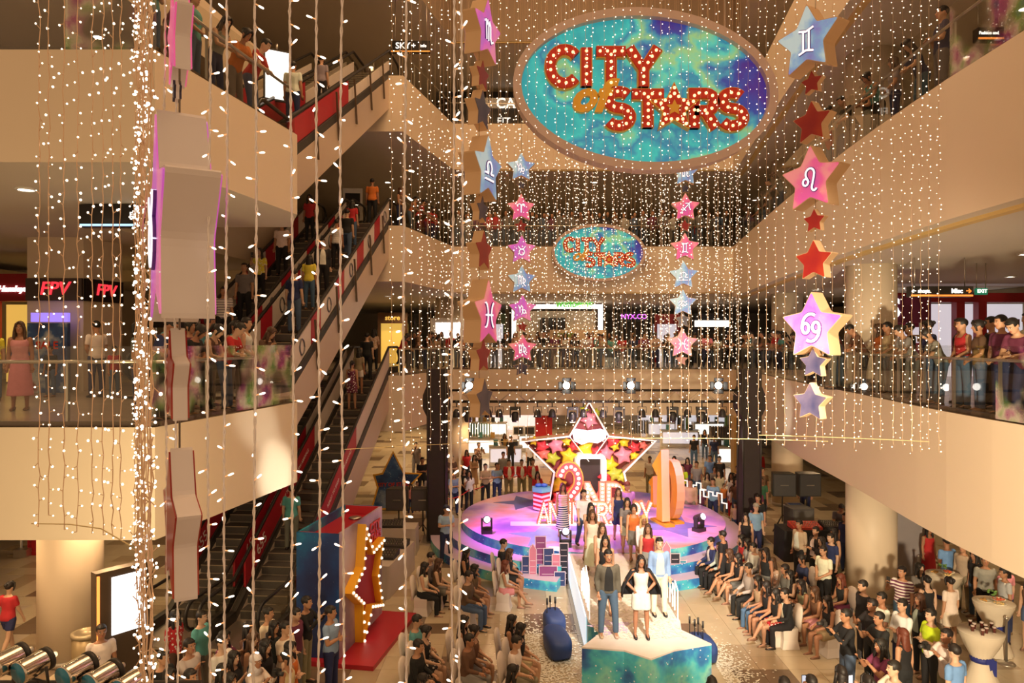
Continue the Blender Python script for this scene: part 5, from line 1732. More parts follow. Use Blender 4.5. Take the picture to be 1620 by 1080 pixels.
for i, dx in enumerate((-.8, .55)):
    f = empty('flower_pot', (kc.location.x + dx, 36.4, 5.5), 0, 'potted red flowers at the %s end of the pale counter' % ('left', 'right')[i], 'flowers')
    MB().lathe([(.2, 0), (.28, .5)], 14).build('pot', [M_WHITE], f)
    lb = MB()
    for q in range(26):
        lb.ball((rq.gauss(0, .2), rq.gauss(0, .2), .65 + rq.uniform(0, .5)), .07, 6, q % 2)
    lb.build('blooms', [mat('bloom_red', (.55, .05, .08), .5), mat('leaf_green', (.12, .25, .06), .5)], f, kind='stuff')
wb = empty('light_box', (P(714, 0, 35.4).x, 35.4, 5.5), 0, 'white light box wrapped round the far left column', 'sign')
MB().box((0, .05, .75), (1.6, .3, 1.5)).build('pedestal', [M_CREAM], wb)
MB().box((0, 0, 1.95), (2.0, .5, .9)).build('box_case', [M_WHITE], wb)
MB().box((-.1, -.26, 1.8), (1.3, .03, .75)).build('lit_panel', [M_LITW], wb)
def shopfront(px0, px1, d, z, lab, m, lit, name, tm, h=2.9, sz=.4, cat='shop'):
    x0, x1 = P(px0, 0, d).x, P(px1, 0, d).x
    r = empty('storefront', ((x0 + x1) / 2, d, z), 0, lab, cat)
    w = x1 - x0
    MB().box((0, 0, h - .3), (w, .2, .6)).build('fascia_board', [m], r)
    for s in (-1, 1):
        MB().box((s * (w / 2 - .08), 0, (h - .6) / 2), (.16, .2, h - .6)).build('pier', [m], r)
    if lit:
        MB().box((0, .5, (h - .6) / 2), (w - .1, .05, h - .6)).build('lit_interior', [lit], r)
    if name:
        text('lettering', name, sz, tm, (0, -.12, h - .3), ZR90, r, .015, offset=.008)
    return r
shopfront(598, 645, 41, 5.5, 'yellow lit shop front beside the far left escalator head', mat('shop_brown', (.12, .06, .03), .5), M_LITY, 'store', M_LITY)
shopfront(655, 688, 42, 5.5, 'dark shop front left of the white light box', M_SIGNB, None, None, None)
shopfront(752, 800, 43, 5.5, 'green tinted shop front behind the far crowd', mat('shop_green', (.1, .14, .04), .5), M_LITB, None, None)
shopfront(985, 1020, 42, 5.5, 'dark shop front with a purple glowing name on the far second floor', M_SIGNB, None, 'NYX.CO', M_TXTP, 3.0, .4)
shopfront(1035, 1075, 43, 5.5, 'red shop front on the far second floor', M_SHOPR, M_LITB, None, None)
sw = shopfront(1098, 1152, 42, 5.5, 'dark shop front with a bright yellow-white sign strip on the far second floor', M_SIGNB, None, None, None, 2.9)
MB().box((0, -.14, 2.3), (2.0, .06, .36)).build('lit_strip', [M_LITW], sw)
# fourth floor black shop front
cf = shopfront(690, 880, 38, 16.5, 'black shop front lettered CA and FIT behind the big oval sign', M_SIGNB, None, None, None, 3.5)
MB().box((0, .1, 1.75), (6.2, .1, 3.4)).build('black_wall', [M_SIGNB], cf)
text('lettering', 'CA', .75, M_TXTW, (P(800, 0, 38).x - cf.location.x, -.15, 2.85), ZR90, cf, .02, offset=.01)
text('lettering', 'FIT', .55, M_TXTW, (P(797, 0, 38).x - cf.location.x, -.15, 1.9), ZR90, cf, .02)
# right-hand toy shop
ty = empty('storefront', (15.6, 24.5, 5.5), 0, 'red framed toy shop with a bright interior on the right second floor', 'shop')
MB().box((0, 0, 2.75), (5.6, .3, .32)).build('fascia_board', [M_SHOPR], ty)
for x in (-2.7, -.3, .45, 2.7):
    MB().box((x, 0, 1.3), (.28, .3, 2.6)).build('mullion', [M_SHOPR], ty)
MB().box((0, 1.2, 1.3), (5.6, .05, 2.6)).build('lit_interior', [M_LITB], ty)
text('lettering', 'TOY CITY', .34, mat('letter_gold', (.4, .3, .05), .4), (-1.5, 1.1, 1.35), ZR90, ty, .02, offset=.01)
for x in (-2.0, -1.2, 1.2, 2.0):
    MB().box((x, .8, .6), (.6, .3, 1.2)).build('shelf', [mat('shelf_pink', (.5, .1, .25), .5)], ty)
    MB().box((x, .78, 1.9), (.6, .2, .28)).build('valance', [mat('valance_plum', (.3, .03, .15), .5)], ty)
sg = empty('shop_sign', (P(1425, 488, 21).x, 21, 7.2), 0, 'plum round-ended shop sign with a white letter S beside the right column', 'sign')
MB().box((.1, 0, .5), (1.5, .15, .8)).build('panel', [mat('sign_plum', (.2, .02, .1), .4)], sg)
MB().box((-.4, .03, -.8), (.06, .06, 1.8)).box((.6, .03, -.8), (.06, .06, 1.8)).build('posts', [M_STEEL], sg)
text('lettering', 'S', .8, M_TXTW, (-.25, -.09, .5), ZR90, sg, .02, offset=.02)
# third floor bits
gp = empty('poster_board', (P(558, 288, 29.2).x, 29.2, 11), R(6), 'black and white poster at the head of the second escalator', 'poster board')
MB().box((0, 0, 1.35), (.8, .08, 1.3)).build('board', [M_WHITE], gp)
MB().box((0, -.05, 1.55), (.6, .02, .5)).box((0, -.05, 1.0), (.4, .02, .25)).build('print', [M_SIGNB], gp)
MB().box((0, 0, .35), (.08, .08, .7)).box((0, 0, .03), (.6, .4, .06)).build('foot', [M_DARK], gp)
tvs = empty('wall_screen', (P(438, 55, 19.5).x, 19.5, 16.5 - 1.2), R(30), 'bright narrow screen on the third floor left', 'screen')
tvs.location.z = 14.0
MB().box((0, 0, 0), (.7, .08, 1.4)).build('casing', [M_DARK], tvs)
MB().box((0, -.05, 0), (.62, .02, 1.3)).build('screen', [M_LITW], tvs)
MB().tube([(0, 0, .7), (0, 0, 14.86 - 14.0)], .03, 6).build('hanger', [M_STEEL], tvs)
bs = empty('wall_screen', (P(82, 65, 13.5).x, 13.5, 11.0), 0, 'low bright screen behind the top left balcony glass', 'screen')
MB().box((0, 0, .55), (1.0, .15, .6)).build('casing', [M_DARK], bs)
MB().box((0, -.08, .55), (.92, .02, .5)).build('screen', [mat('screen_pale', (.85, .9, 1), emit=.9)], bs)
MB().box((0, .05, .13), (.4, .3, .26)).build('foot', [M_DARK], bs)

# ------------------------------------------------------------------ ground floor market behind the stage
for i, (x0_, x1_, nm_, mt_, lt_) in enumerate(((700, 760, 'green', mat('shop_green', (.1, .14, .04), .5), M_LITB), (775, 850, 'white', M_WHITE, M_LITB), (1010, 1075, 'grey', M_SIGNB, M_LITB), (1085, 1150, 'pale green', mat('shop_pale_green', (.25, .4, .12), .5), M_LITB))):
    shopfront(x0_, x1_, 54, 0, '%s fronted shop with glowing panel added at the ground floor back, %s from the left' % (nm_, ordn[i]), mt_, lt_, None, None)  # glowing shop fronts added to brighten the black back wall
M_DISP = mat('counter_lit', (1, .98, .92), emit=.8, nosample=True)
rk = random.Random(21)
for i, (px, py, w) in enumerate(((760, 720, 2.4), (800, 735, 1.8), (845, 712, 2.0), (1150, 735, 1.4), (1075, 705, 2.4), (1120, 690, 2.2), (735, 690, 2.2), (1045, 690, 2.0), (780, 690, 2.0), (700, 712, 1.4))):
    a = G(px, py)
    r = empty('display_counter', (a.x, a.y, 0), R(rk.uniform(-6, 6)), 'white lit display counter on the ground floor behind the stage, %s built' % ordn[i], 'counter', 'display counters behind the stage')
    r['label'] = 'white lit display counter behind the stage, near the %s' % ('left tower', 'red uniformed staff', 'left star tip', 'arrow pillar', 'gold numerals', 'right truss end', 'far left column', 'right star tip', 'red banner', 'back left wall')[i]
    MB().box((0, 0, .5), (w, .6, 1.0)).build('counter_base', [M_WHITE], r)
    MB().box((0, -.31, .55), (w * .92, .02, .7)).build('lit_panel', [M_DISP if i % 3 != 1 else M_LITB], r)
    MB().box((0, 0, 1.02), (w * 1.02, .66, .05)).build('countertop', [M_STEEL], r)
    for j in range(3):
        MB().box((-w * .3 + j * w * .3, .1, 1.2), (.25, .15, .32)).build('merchandise', [(mat('goods_dark', (.05, .05, .06), .4), mat('goods_teal', (.1, .3, .3), .4), mat('goods_amber', (.5, .3, .08), .4))[(i + j) % 3]], r)
for i, (px, py, c, n) in enumerate(((744, 705, (.04, .12, .3), 'blue'), (760, 706, (.05, .2, .1), 'green'), (1010, 700, (.1, .1, .12), 'dark'), (1140, 712, (.3, .25, .2), 'grey'))):
    a = G(px, py)
    r = empty('clothes_rack', (a.x, a.y, 0), 0, 'rack of %s garments on the ground floor behind the stage' % n, 'rack')
    MB().tube([(-.7, 0, 0), (-.7, 0, 1.5), (.7, 0, 1.5), (.7, 0, 0)], .02, 6).build('frame', [M_STEEL], r)
    for j in range(8):
        MB().box((-.6 + j * .17, 0, 1.05), (.06, .4, .85)).build('garment', [mat('garment_' + n, c, .7, var=.3)], r)
a = G(860, 722)
r = empty('banner_stand', (a.x, a.y, 0), 0, 'red standing banner behind the left tip of the star', 'banner')
MB().box((0, 0, 1.6), (1.0, .06, 1.6)).build('banner_sheet', [M_RED], r)
MB().box((0, 0, .4), (.06, .06, .8)).box((0, 0, .03), (.9, .4, .06)).build('foot', [M_DARK], r)
for i, px in enumerate((820, 838)):
    a = G(px, 730)
    r = empty('monitor_stand', (a.x, a.y, 0), 0, 'white framed monitor on a stand behind the stage, %s one' % ('left', 'right')[i], 'monitor')
    MB().box((0, 0, 1.75), (.62, .06, .5)).build('bezel', [M_WHITE], r)
    MB().box((0, -.035, 1.75), (.5, .02, .38)).build('screen', [M_DARK], r)
    MB().box((0, 0, .75), (.06, .06, 1.5)).box((0, 0, .03), (.5, .4, .06)).build('foot', [M_STEEL], r)
a = P(1170, 0, 31.0)
r = empty('arrow_pillar', (a.x, 31.0, 0), 0, 'ochre pillar with a black arrow behind the right truss tower', 'pillar')
MB().box((0, 0, 1.75), (.62, .5, 3.5)).build('pillar_body', [mat('pillar_ochre', (.55, .36, .12), .5)], r)
MB().slab_xz([(-.16, .03), (.06, .03), (.06, .12), (.24, -.03), (.06, -.18), (.06, -.09), (-.16, -.09)], -.27, -.25, M=Matrix.Translation((0, 0, 2.3))).build('arrow', [M_SIGNB], r)
r = empty('partition_screen', (P(1440, 0, 20.6).x, 20.6, 0), 0, 'grey partition screen right of the right column', 'partition')
MB().box((0, 0, 1.5), (.8, .1, 3.0)).build('panel', [mat('partition_grey', (.35, .32, .33), .6)], r)
MB().box((0, 0, .03), (.8, .5, .06)).build('foot', [M_STEEL], r)
# ------------------------------------------------------------------ people
M_SKIN = tint_mat('skin', .55, .05, 9, None, .05)
M_CLOTH = tint_mat('cloth', .85, .12, 12)
M_STRIPE = tint_mat('cloth_striped', .85, .08, 12, 'stripe')
M_DOTS = tint_mat('cloth_dotted', .85, .08, 12, 'dots')
M_HAIR = tint_mat('hair', .55, .25, 30)
M_LEATHER = tint_mat('shoe_leather', .4, .1, 20)
M_EYEW = mat('eye_white', (.75, .72, .68), .3)
M_EYED = mat('eye_dark', (.015, .01, .008), .3)
M_LIP = mat('lip', (.42, .10, .09), .45)
V = Vector
def remesh(mb, mats, name, voxel, smooth=3):
    me = mb.mesh('tmp', mats)
    o = bpy.data.objects.new('tmp', me)
    COL.objects.link(o)
    m = o.modifiers.new('r', 'REMESH'); m.mode = 'VOXEL'; m.voxel_size = voxel
    if smooth:
        k = o.modifiers.new('s', 'SMOOTH'); k.iterations = smooth; k.factor = .5
    dg = bpy.context.evaluated_depsgraph_get()
    r = bpy.data.meshes.new_from_object(o.evaluated_get(dg))
    bpy.data.objects.remove(o)
    bpy.data.meshes.remove(me)
    r.name = name
    r.polygons.foreach_set('use_smooth', [True] * len(r.polygons))
    return r
def loft(mb, rings, n=14, mi=0):
    vs, fs = [], []
    for c, ax, ay, rx, ry in rings:
        for k in range(n):
            a = 2 * PI * k / n
            vs.append(c + ax * rx * math.cos(a) + ay * ry * math.sin(a))
    for i in range(len(rings) - 1):
        for k in range(n):
            a, b = i * n + k, i * n + (k + 1) % n
            fs.append((a, b, b + n, a + n))
    fs.append(tuple(range(n))[::-1]); fs.append(tuple(range((len(rings) - 1) * n, len(rings) * n)))
    return mb.add(vs, fs, mi, True)

ARMS = {'down': ((.14, .03, -1), (.05, -.18, -1)), 'folded': ((.16, -.18, -1), (-.85, -.55, .18)), 'clasp': ((.16, -.10, -1), (-.55, -.62, -.45)),
        'rail': ((.15, -.72, -.80), (-.85, -.35, .02)), 'up': ((.22, -.62, -.60), (-.38, -.55, .75)), 'lap': ((.12, -.32, -.95), (-.35, -.92, -.22)),
        'hip': ((.62, .12, -.80), (-.62, -.28, -.52)), 'pocket': ((.22, .12, -1), (-.16, -.28, -1)), 'clap': ((.12, -.35, -.9), (-.42, -.75, .5)),
        'swingf': ((.10, -.35, -1), (.02, -.55, -1)), 'swingb': ((.12, .35, -1), (.05, .12, -1)), 'chin': ((.1, -.6, -.75), (-.25, -.35, .9))}
# pose: pelvis height, lean, (left leg flex, knee, abduct), (right ...), left arm, right arm, head pitch, head yaw
POSES = {
    'stand': (.90, 0, (0, 0, 3), (0, 0, 3), 'down', 'down', 2, 0),
    'fold': (.90, -2, (0, 0, 4), (2, 4, 4), 'folded', 'folded', 0, 8),
    'clasp': (.90, 1, (0, 0, 3), (0, 0, 3), 'clasp', 'clasp', 4, -6),
    'rail': (.88, 24, (6, 4, 4), (8, 6, 4), 'rail', 'rail', 24, 0),
    'chin': (.88, 22, (6, 4, 4), (8, 6, 4), 'rail', 'chin', 20, 10),
    'phone': (.90, 2, (0, 0, 3), (3, 5, 4), 'up', 'up', -2, 0),
    'onehand': (.90, 0, (0, 0, 3), (3, 5, 4), 'down', 'up', -2, -6),
    'walk': (.88, 2, (20, 6, 1), (-14, 16, 1), 'swingb', 'swingf', 3, 0),
    'hips': (.90, -2, (2, 2, 5), (0, 0, 4), 'hip', 'hip', 2, 5),
    'pocket': (.90, -1, (3, 4, 6), (0, 0, 5), 'down', 'pocket', 4, 6),
    'sit': (.50, 4, (86, 88, 4), (84, 84, 4), 'lap', 'lap', 4, 0),
    'cross': (.50, 2, (86, 86, 2), (97, 62, -12), 'lap', 'lap', 2, -8),
    'clap': (.50, 8, (86, 90, 3), (84, 80, 3), 'clap', 'clap', 2, 6),
    'step': (.86, 6, (38, 40, 2), (-4, 6, 3), 'rail', 'down', 8, 0),
}
def skeleton(pose):
    hz, lean, LL, RL, LA, RA, hp, hy = POSES[pose]
    J = {}
    pel = V((0, 0, hz))
    J['pel'] = pel
    q = Matrix.Rotation(R(lean), 3, 'X')      # lean towards -y
    up = lambda t: pel + q @ V((0, 0, t))
    J['q'], J['up'] = q, up
    for s, L_, nm in ((1, LL, 'l'), (-1, RL, 'r')):
        hip = pel + V((s * .088, 0, -.03))
        a, k, ab = R(L_[0]), R(L_[0] - L_[1]), R(L_[2])
        d1 = V((s * math.sin(ab), -math.sin(a), -math.cos(a))).normalized()
        d2 = V((s * math.sin(ab) * .4, -math.sin(k), -math.cos(k))).normalized()
        kn = hip + d1 * .405
        an = kn + d2 * .39
        J['hip' + nm], J['knee' + nm], J['ank' + nm], J['sh' + nm] = hip, kn, an, d2
    for s, A, nm in ((1, LA, 'l'), (-1, RA, 'r')):
        u, f = ARMS[A]
        sh = up(.445) + q @ V((s * .165, .005, 0))
        u = (q @ V((s * u[0], u[1], u[2]))).normalized()
        f = (q @ V((s * f[0], f[1], f[2]))).normalized()
        el = sh + u * .275
        wr = el + f * .235
        J['shl' + nm], J['elb' + nm], J['wri' + nm], J['fd' + nm] = sh, el, wr, f
    hq = q @ Matrix.Rotation(R(hp - lean * .6), 3, 'X') @ Matrix.Rotation(R(hy), 3, 'Z')
    J['neck'] = up(.50)
    J['head'] = up(.60) + hq @ V((0, -.015, .075))
    J['hq'] = hq
    return J
TORSO = [(-.10, .085, .085, .01), (-.05, .150, .112, .01), (.02, .165, .118, .012), (.10, .150, .108, .005), (.18, .132, .098, -.004), (.28, .148, .108, -.008), (.37, .166, .112, -.006), (.435, .160, .095, .004), (.475, .115, .075, .012), (.505, .062, .06, .012)]
def torso_rings(J, grow=0, t0=-1, t1=1, flare=0):
    q, up = J['q'], J['up']
    ax, ay = q @ V((1, 0, 0)), q @ V((0, 1, 0))
    out = []
    for t, rx, ry, dy in TORSO:
        if t0 <= t <= t1:
            out.append((up(t) + ay * dy, ax, ay, rx + grow, ry + grow))
    return out
def head_part(J, mb):
    h, q = J['head'], J['hq']
    ax, ay, az = q @ V((1, 0, 0)), q @ V((0, 1, 0)), q @ V((0, 0, 1))
    prof = [(-.118, .022, .020, -.045), (-.110, .040, .040, -.036), (-.085, .056, .062, -.020), (-.05, .066, .080, -.006), (-.01, .073, .090, .002), (.03, .076, .096, .006), (.065, .073, .093, .010), (.095, .058, .074, .014), (.113, .032, .042, .016), (.118, .008, .01, .016)]
    loft(mb, [(h + az * z + ay * dy, ax, ay, rx, ry) for z, rx, ry, dy in prof], 16)
    mb.tube([h + ay * -.088 + az * .005, h + ay * -.105 + az * -.028, h + ay * -.085 + az * -.036], [.009, .016, .012], 8)
    for s in (-1, 1):
        mb.ball(h + ax * s * .076 + ay * .012 + az * -.012, (.012, .022, .032), 8, M=q)
def face_part(J, mb):
    h, q = J['head'], J['hq']
    for s in (-1, 1):
        mb.ball(h + q @ V((s * .030, -.0845, .002)), (.0145, .006, .0075), 8, 1, M=q)
        mb.ball(h + q @ V((s * .030, -.0885, .002)), (.0070, .004, .0070), 8, 2, M=q)
        mb.ball(h + q @ V((s * .031, -.0865, .024)), (.019, .007, .0045), 8, 2, M=q)
    mb.ball(h + q @ V((0, -.0835, -.062)), (.022, .009, .0075), 8, 3, M=q)
def hand_part(J, nm, mb, prebody):
    s = 1 if nm == 'l' else -1
    w, d = J['wri' + nm], J['fd' + nm]
    side = V((s, 0, 0)) - d * d.x * s
    if side.length < .3:
        side = V((0, 0, 1)) - d * d.z
    side.normalize()
    n = d.cross(side).normalized()      # palm normal
    if n.dot(V((-s * .5, -.3, -1))) < 0:
        n = -n
    if prebody:
        mb.tube([w - d * .01, w + d * .03, w + d * .075, w + d * .09], [.024, .030, .033, .026], 8)
        return
    base = w + d * .078
    for i, ln in enumerate((.062, .076, .080, .070)):
        off = side * (.024 - .016 * i) * -1
        b0 = base + off
        p1 = b0 + (d * .9 + n * .25).normalized() * ln * .5
        p2 = p1 + (d * .6 + n * .75).normalized() * ln * .5
        mb.tube([b0 - d * .012, b0, p1, p2], [.0095, .0092, .0088, .0065], 6)
    t0 = w + d * .03 + side * .026
    mb.tube([t0 - side * .012, t0 + side * .016 + d * .022 + n * .008, t0 + side * .018 + d * .055 + n * .018], [.012, .0105, .008], 6)
def body_mesh(pose):
    J = skeleton(pose)
    mb = MB()
    loft(mb, torso_rings(J), 16)
    mb.tube([J['neck'] - J['q'] @ V((0, -.005, .05)), J['neck'] + J['q'] @ V((0, 0, .03)), J['head'] + J['hq'] @ V((0, .015, -.06))], [.058, .052, .05], 10)
    head_part(J, mb)
    for nm in 'lr':
        mb.tube([J['hip' + nm] + V((0, 0, .04)), J['hip' + nm], J['hip' + nm].lerp(J['knee' + nm], .5), J['knee' + nm]], [.085, .088, .072, .052], 10)
        mb.tube([J['knee' + nm], J['knee' + nm].lerp(J['ank' + nm], .3), J['knee' + nm].lerp(J['ank' + nm], .75), J['ank' + nm]], [.053, .056, .038, .034], 10)
        mb.ball(J['knee' + nm], .054, 8)
        a = J['ank' + nm]
        toe = V((0, -1, 0)) if J['sh' + nm].z < -.8 else (V((0, -.8, -.4))).normalized()
        mb.tube([a + V((0, .035, -.035)), a + toe * .05 + V((0, 0, -.035)), a + toe * .14 + V((0, 0, -.048))], [.033, .036, .022], 8)
        mb.ball(J['shl' + nm], .056, 8)
        mb.tube([J['shl' + nm], J['shl' + nm].lerp(J['elb' + nm], .5), J['elb' + nm]], [.052, .047, .038], 10)
        mb.tube([J['elb' + nm], J['elb' + nm].lerp(J['wri' + nm], .3), J['wri' + nm]], [.039, .039, .026], 10)
        mb.ball(J['elb' + nm], .039, 8)
        hand_part(J, nm, mb, True)
    me = remesh(mb, [M_SKIN], 'person', .0125, 2)
    ex = MB()
    for nm in 'lr':
        hand_part(J, nm, ex, False)
    face_part(J, ex)
    bm = bmesh.new()
    bm.from_mesh(me)
    em = ex.mesh('x', [M_SKIN])
    nb = len(bm.faces)
    bm.from_mesh(em)
    bm.faces.ensure_lookup_table()
    for i, mi in enumerate(ex.m):
        bm.faces[nb + i].material_index = mi
    me.materials.clear()
    for m in (M_SKIN, M_EYEW, M_EYED, M_LIP):
        me.materials.append(m)
    bm.to_mesh(me)
    bm.free()
    return me, J
def sleeve(J, nm, mb, t, r0, r1):
    pts, rs = [J['shl' + nm] + V((0, 0, .0))], [r0 + .006]
    if t <= 1:
        pts += [J['shl' + nm].lerp(J['elb' + nm], t * .5), J['shl' + nm].lerp(J['elb' + nm], t)]; rs += [r0, r1]
    else:
        pts += [J['shl' + nm].lerp(J['elb' + nm], .5), J['elb' + nm], J['elb' + nm].lerp(J['wri' + nm], .4), J['elb' + nm].lerp(J['wri' + nm], .95)]; rs += [r0 - .003, .047, .045, .036]
    mb.ball(J['shl' + nm], r0 + .005, 8)
    mb.tube(pts, rs, 10)
    if t > 1:
        mb.ball(J['elb' + nm], .047, 8)
def cloth_mesh(kind, pose):
    J = skeleton(pose)
    mb = MB()
    sitting = POSES[pose][0] < .6
    if kind in ('tee', 'long', 'tank'):
        g = .016 if kind != 'tank' else .010
        rings = torso_rings(J, g, -.06 if not sitting else -.01, .50)
        if kind == 'tank':
            rings = torso_rings(J, g, -.06 if not sitting else -.01, .44)
        loft(mb, rings, 16)
        for nm in 'lr':
            if kind == 'tee':
                sleeve(J, nm, mb, .68, .059, .057)
            elif kind == 'long':
                sleeve(J, nm, mb, 2, .057, .05)
            else:
                mb.tube([J['shl' + nm] + (J['neck'] - J['shl' + nm]) * .45 + V((0, 0, .035)), J['shl' + nm] + (J['neck'] - J['shl' + nm]) * .38 + V((0, -.09, -.06))], .022, 8)
                mb.tube([J['shl' + nm] + (J['neck'] - J['shl' + nm]) * .45 + V((0, 0, .035)), J['shl' + nm] + (J['neck'] - J['shl' + nm]) * .38 + V((0, .09, -.06))], .022, 8)
        return remesh(mb, [M_CLOTH], kind, .018, 2)
    if kind in ('pants', 'shorts'):
        loft(mb, torso_rings(J, .013, -.11, .12), 16)
        for nm in 'lr':
            h, k, a = J['hip' + nm], J['knee' + nm], J['ank' + nm]
            if kind == 'pants':
                mb.tube([h + V((0, 0, .03)), h, h.lerp(k, .5), k, k.lerp(a, .5), k.lerp(a, 1.02)], [.10, .102, .085, .068, .063, .056], 12)
                mb.ball(k, .068, 8)
            else:
                mb.tube([h + V((0, 0, .03)), h, h.lerp(k, .3), h.lerp(k, .58)], [.10, .104, .098, .094], 12)
        return remesh(mb, [M_CLOTH], kind, .018, 2)
    if kind == 'skirt':
        loft(mb, torso_rings(J, .014, -.06, .14), 16)
        for nm in 'lr':
            h, k = J['hip' + nm], J['knee' + nm]
            mb.tube([h + V((0, 0, .03)), h, h.lerp(k, .4), h.lerp(k, .72)], [.105, .115, .115, .105], 12)
        c = (J['hipl'] + J['hipr']) / 2
        kk = (J['kneel'] + J['kneer']) / 2
        d = (kk - c)
        mb.tube([c + V((0, 0, .02)), c + d * .4, c + d * .72], [.12, .11, .10], 12)
        return remesh(mb, [M_CLOTH], kind, .018, 2)
    if kind == 'gown':
        loft(mb, torso_rings(J, .014, -.06, .14), 16)
        c = J['pel']
        x, y = V((1, 0, 0)), V((0, 1, 0))
        loft(mb, [(c + V((0, 0, .0)), x, y, .17, .125), (c + V((0, 0, -.2)), x, y, .20, .16), (c + V((0, 0, -.45)), x, y, .22, .19), (c + V((0, 0, -.62)), x, y, .24, .21)], 18)
        return remesh(mb, [M_CLOTH], kind, .02, 2)
    if kind == 'shirt_front':
        q, up = J['q'], J['up']
        n = q @ V((0, -1, 0))
        pr = {t: (ry, dy) for t, rx, ry, dy in TORSO}
        rows = []
        for t, w in ((.02, .085), (.10, .085), (.18, .080), (.28, .080), (.37, .068), (.435, .05), (.475, .035)):
            ry, dy = pr[t]
            c = up(t) + q @ V((0, dy, 0)) + n * (ry + .026)
            rows += [c + q @ V((-w, .018, 0)), c + n * .004, c + q @ V((w, .018, 0))]
        fs = []
        for i in range(6):
            for j in range(2):
                a = i * 3 + j
                fs.append((a, a + 1, a + 4, a + 3))
        b = MB(); b.add(rows, fs, 0, True)
        return b.mesh('shirt_front', [M_CLOTH])
def hair_mesh(kind):
    mb = MB()
    def cap(rx, ry, rz, cy, cz, front, low, side):
        n, k = 20, 12
        vs, fs = [], []
        for i in range(k + 1):
            t = PI * i / k
            for j in range(n):
                a = 2 * PI * j / n
                vs.append(V((rx * math.sin(t) * math.cos(a), cy + ry * math.sin(t) * math.sin(a), cz + rz * math.cos(t))))
        for i in range(k):
            for j in range(n):
                a, b = i * n + j, i * n + (j + 1) % n
                c = (vs[a] + vs[b] + vs[a + n] + vs[b + n]) / 4
                if c.y < -.035 and c.z < front:
                    continue
                if c.z < low or (c.y < .0 and c.z < side):
                    continue
                fs.append((a, a + n, b + n, b))
        mb.add(vs, fs, 0, True)
    if kind == 'short':
        cap(.083, .104, .094, .012, .036, .058, -.05, .0)
        mb.tube([V((-.055, -.056, .075)), V((0, -.076, .086)), V((.055, -.056, .075))], [.012, .016, .012], 8)
    elif kind in ('long', 'bun', 'pony'):
        cap(.085, .106, .096, .012, .036, .058, -.06, -.03)
        mb.tube([V((.0, -.07, .115)), V((.05, -.082, .07)), V((.077, -.05, .0)), V((.078, -.03, -.08))], [.016, .02, .02, .014], 8)
        mb.tube([V((.0, -.07, .115)), V((-.05, -.082, .07)), V((-.077, -.05, .0)), V((-.078, -.03, -.08))], [.016, .02, .02, .014], 8)
        if kind == 'long':
            x, y = V((1, 0, 0)), V((0, 1, 0))
            loft(mb, [(V((0, .03, .05)), x, y, .08, .078), (V((0, .045, -.05)), x, y, .092, .066), (V((0, .06, -.15)), x, y, .10, .055), (V((0, .075, -.25)), x, y, .095, .045), (V((0, .08, -.33)), x, y, .06, .03)], 14)
            for s in (-1, 1):
                mb.tube([V((s * .08, -.01, .02)), V((s * .092, -.02, -.09)), V((s * .098, -.045, -.19)), V((s * .085, -.05, -.27))], [.026, .032, .03, .012], 8)
        elif kind == 'bun':
            mb.ball((0, .105, .06), .045, 10)
        else:
            mb.tube([V((0, .10, .07)), V((0, .145, .02)), V((0, .14, -.10)), V((0, .12, -.2))], [.025, .034, .028, .01], 8)
    elif kind == 'cap':
        cap(.083, .104, .094, .012, .036, .062, -.045, .0)
        cap(.092, .112, .098, .010, .042, .05, .045, .045)
        mb.slab_xz([(-.07, 0), (.07, 0), (.055, .09), (0, .115), (-.055, .09)], -.004, .004, M=Matrix.Translation((0, -.085, .058)) @ Matrix.Rotation(R(80), 4, 'X'))
    elif kind == 'veil':
        cap(.092, .112, .100, .012, .034, .045, -.07, -.08)
        x, y = V((1, 0, 0)), V((0, 1, 0))
        loft(mb, [(V((0, .04, .0)), x, y, .085, .08), (V((0, .03, -.10)), x, y, .09, .09), (V((0, .02, -.20)), x, y, .16, .12)], 14)
    return mb.mesh('hair', [M_HAIR])
def shoe_mesh(pose, nm, heel):
    J = skeleton(pose)
    a = J['ank' + nm]
    toe = V((0, -1, 0)) if J['sh' + nm].z < -.8 else (V((0, -.8, -.4))).normalized()
    up_ = V((0, 0, 1)) - toe * toe.z
    up_.normalize()
    x = toe.cross(up_)
    mb = MB()
    loft(mb, [(a - toe * .055 + up_ * -.04, x, up_, .030, .035), (a - toe * .02 + up_ * -.037, x, up_, .038, .045), (a + toe * .05 + up_ * -.042, x, up_, .042, .036), (a + toe * .12 + up_ * -.052, x, up_, .042, .026), (a + toe * .17 + up_ * -.058, x, up_, .025, .018)], 12)
    return mb.mesh('shoe', [M_LEATHER])
PC_ = {}
STOOD = []
COLS = [(9.35, 18.6, .61, 0), (11.4, 29.6, .61, 0), (-9.45, 15.3, .62, 0), (9.35, 18.6, .61, 5.5), (11.4, 29.6, .61, 5.5), (9.35, 18.6, .61, 11), (11.4, 29.6, .61, 11), (-2.9, 35.5, .75, 0), (-3.15, 36.5, .75, 5.5)]
def cached(key, f, *a):
    if key not in PC_:
        PC_[key] = f(*a)
    return PC_[key]
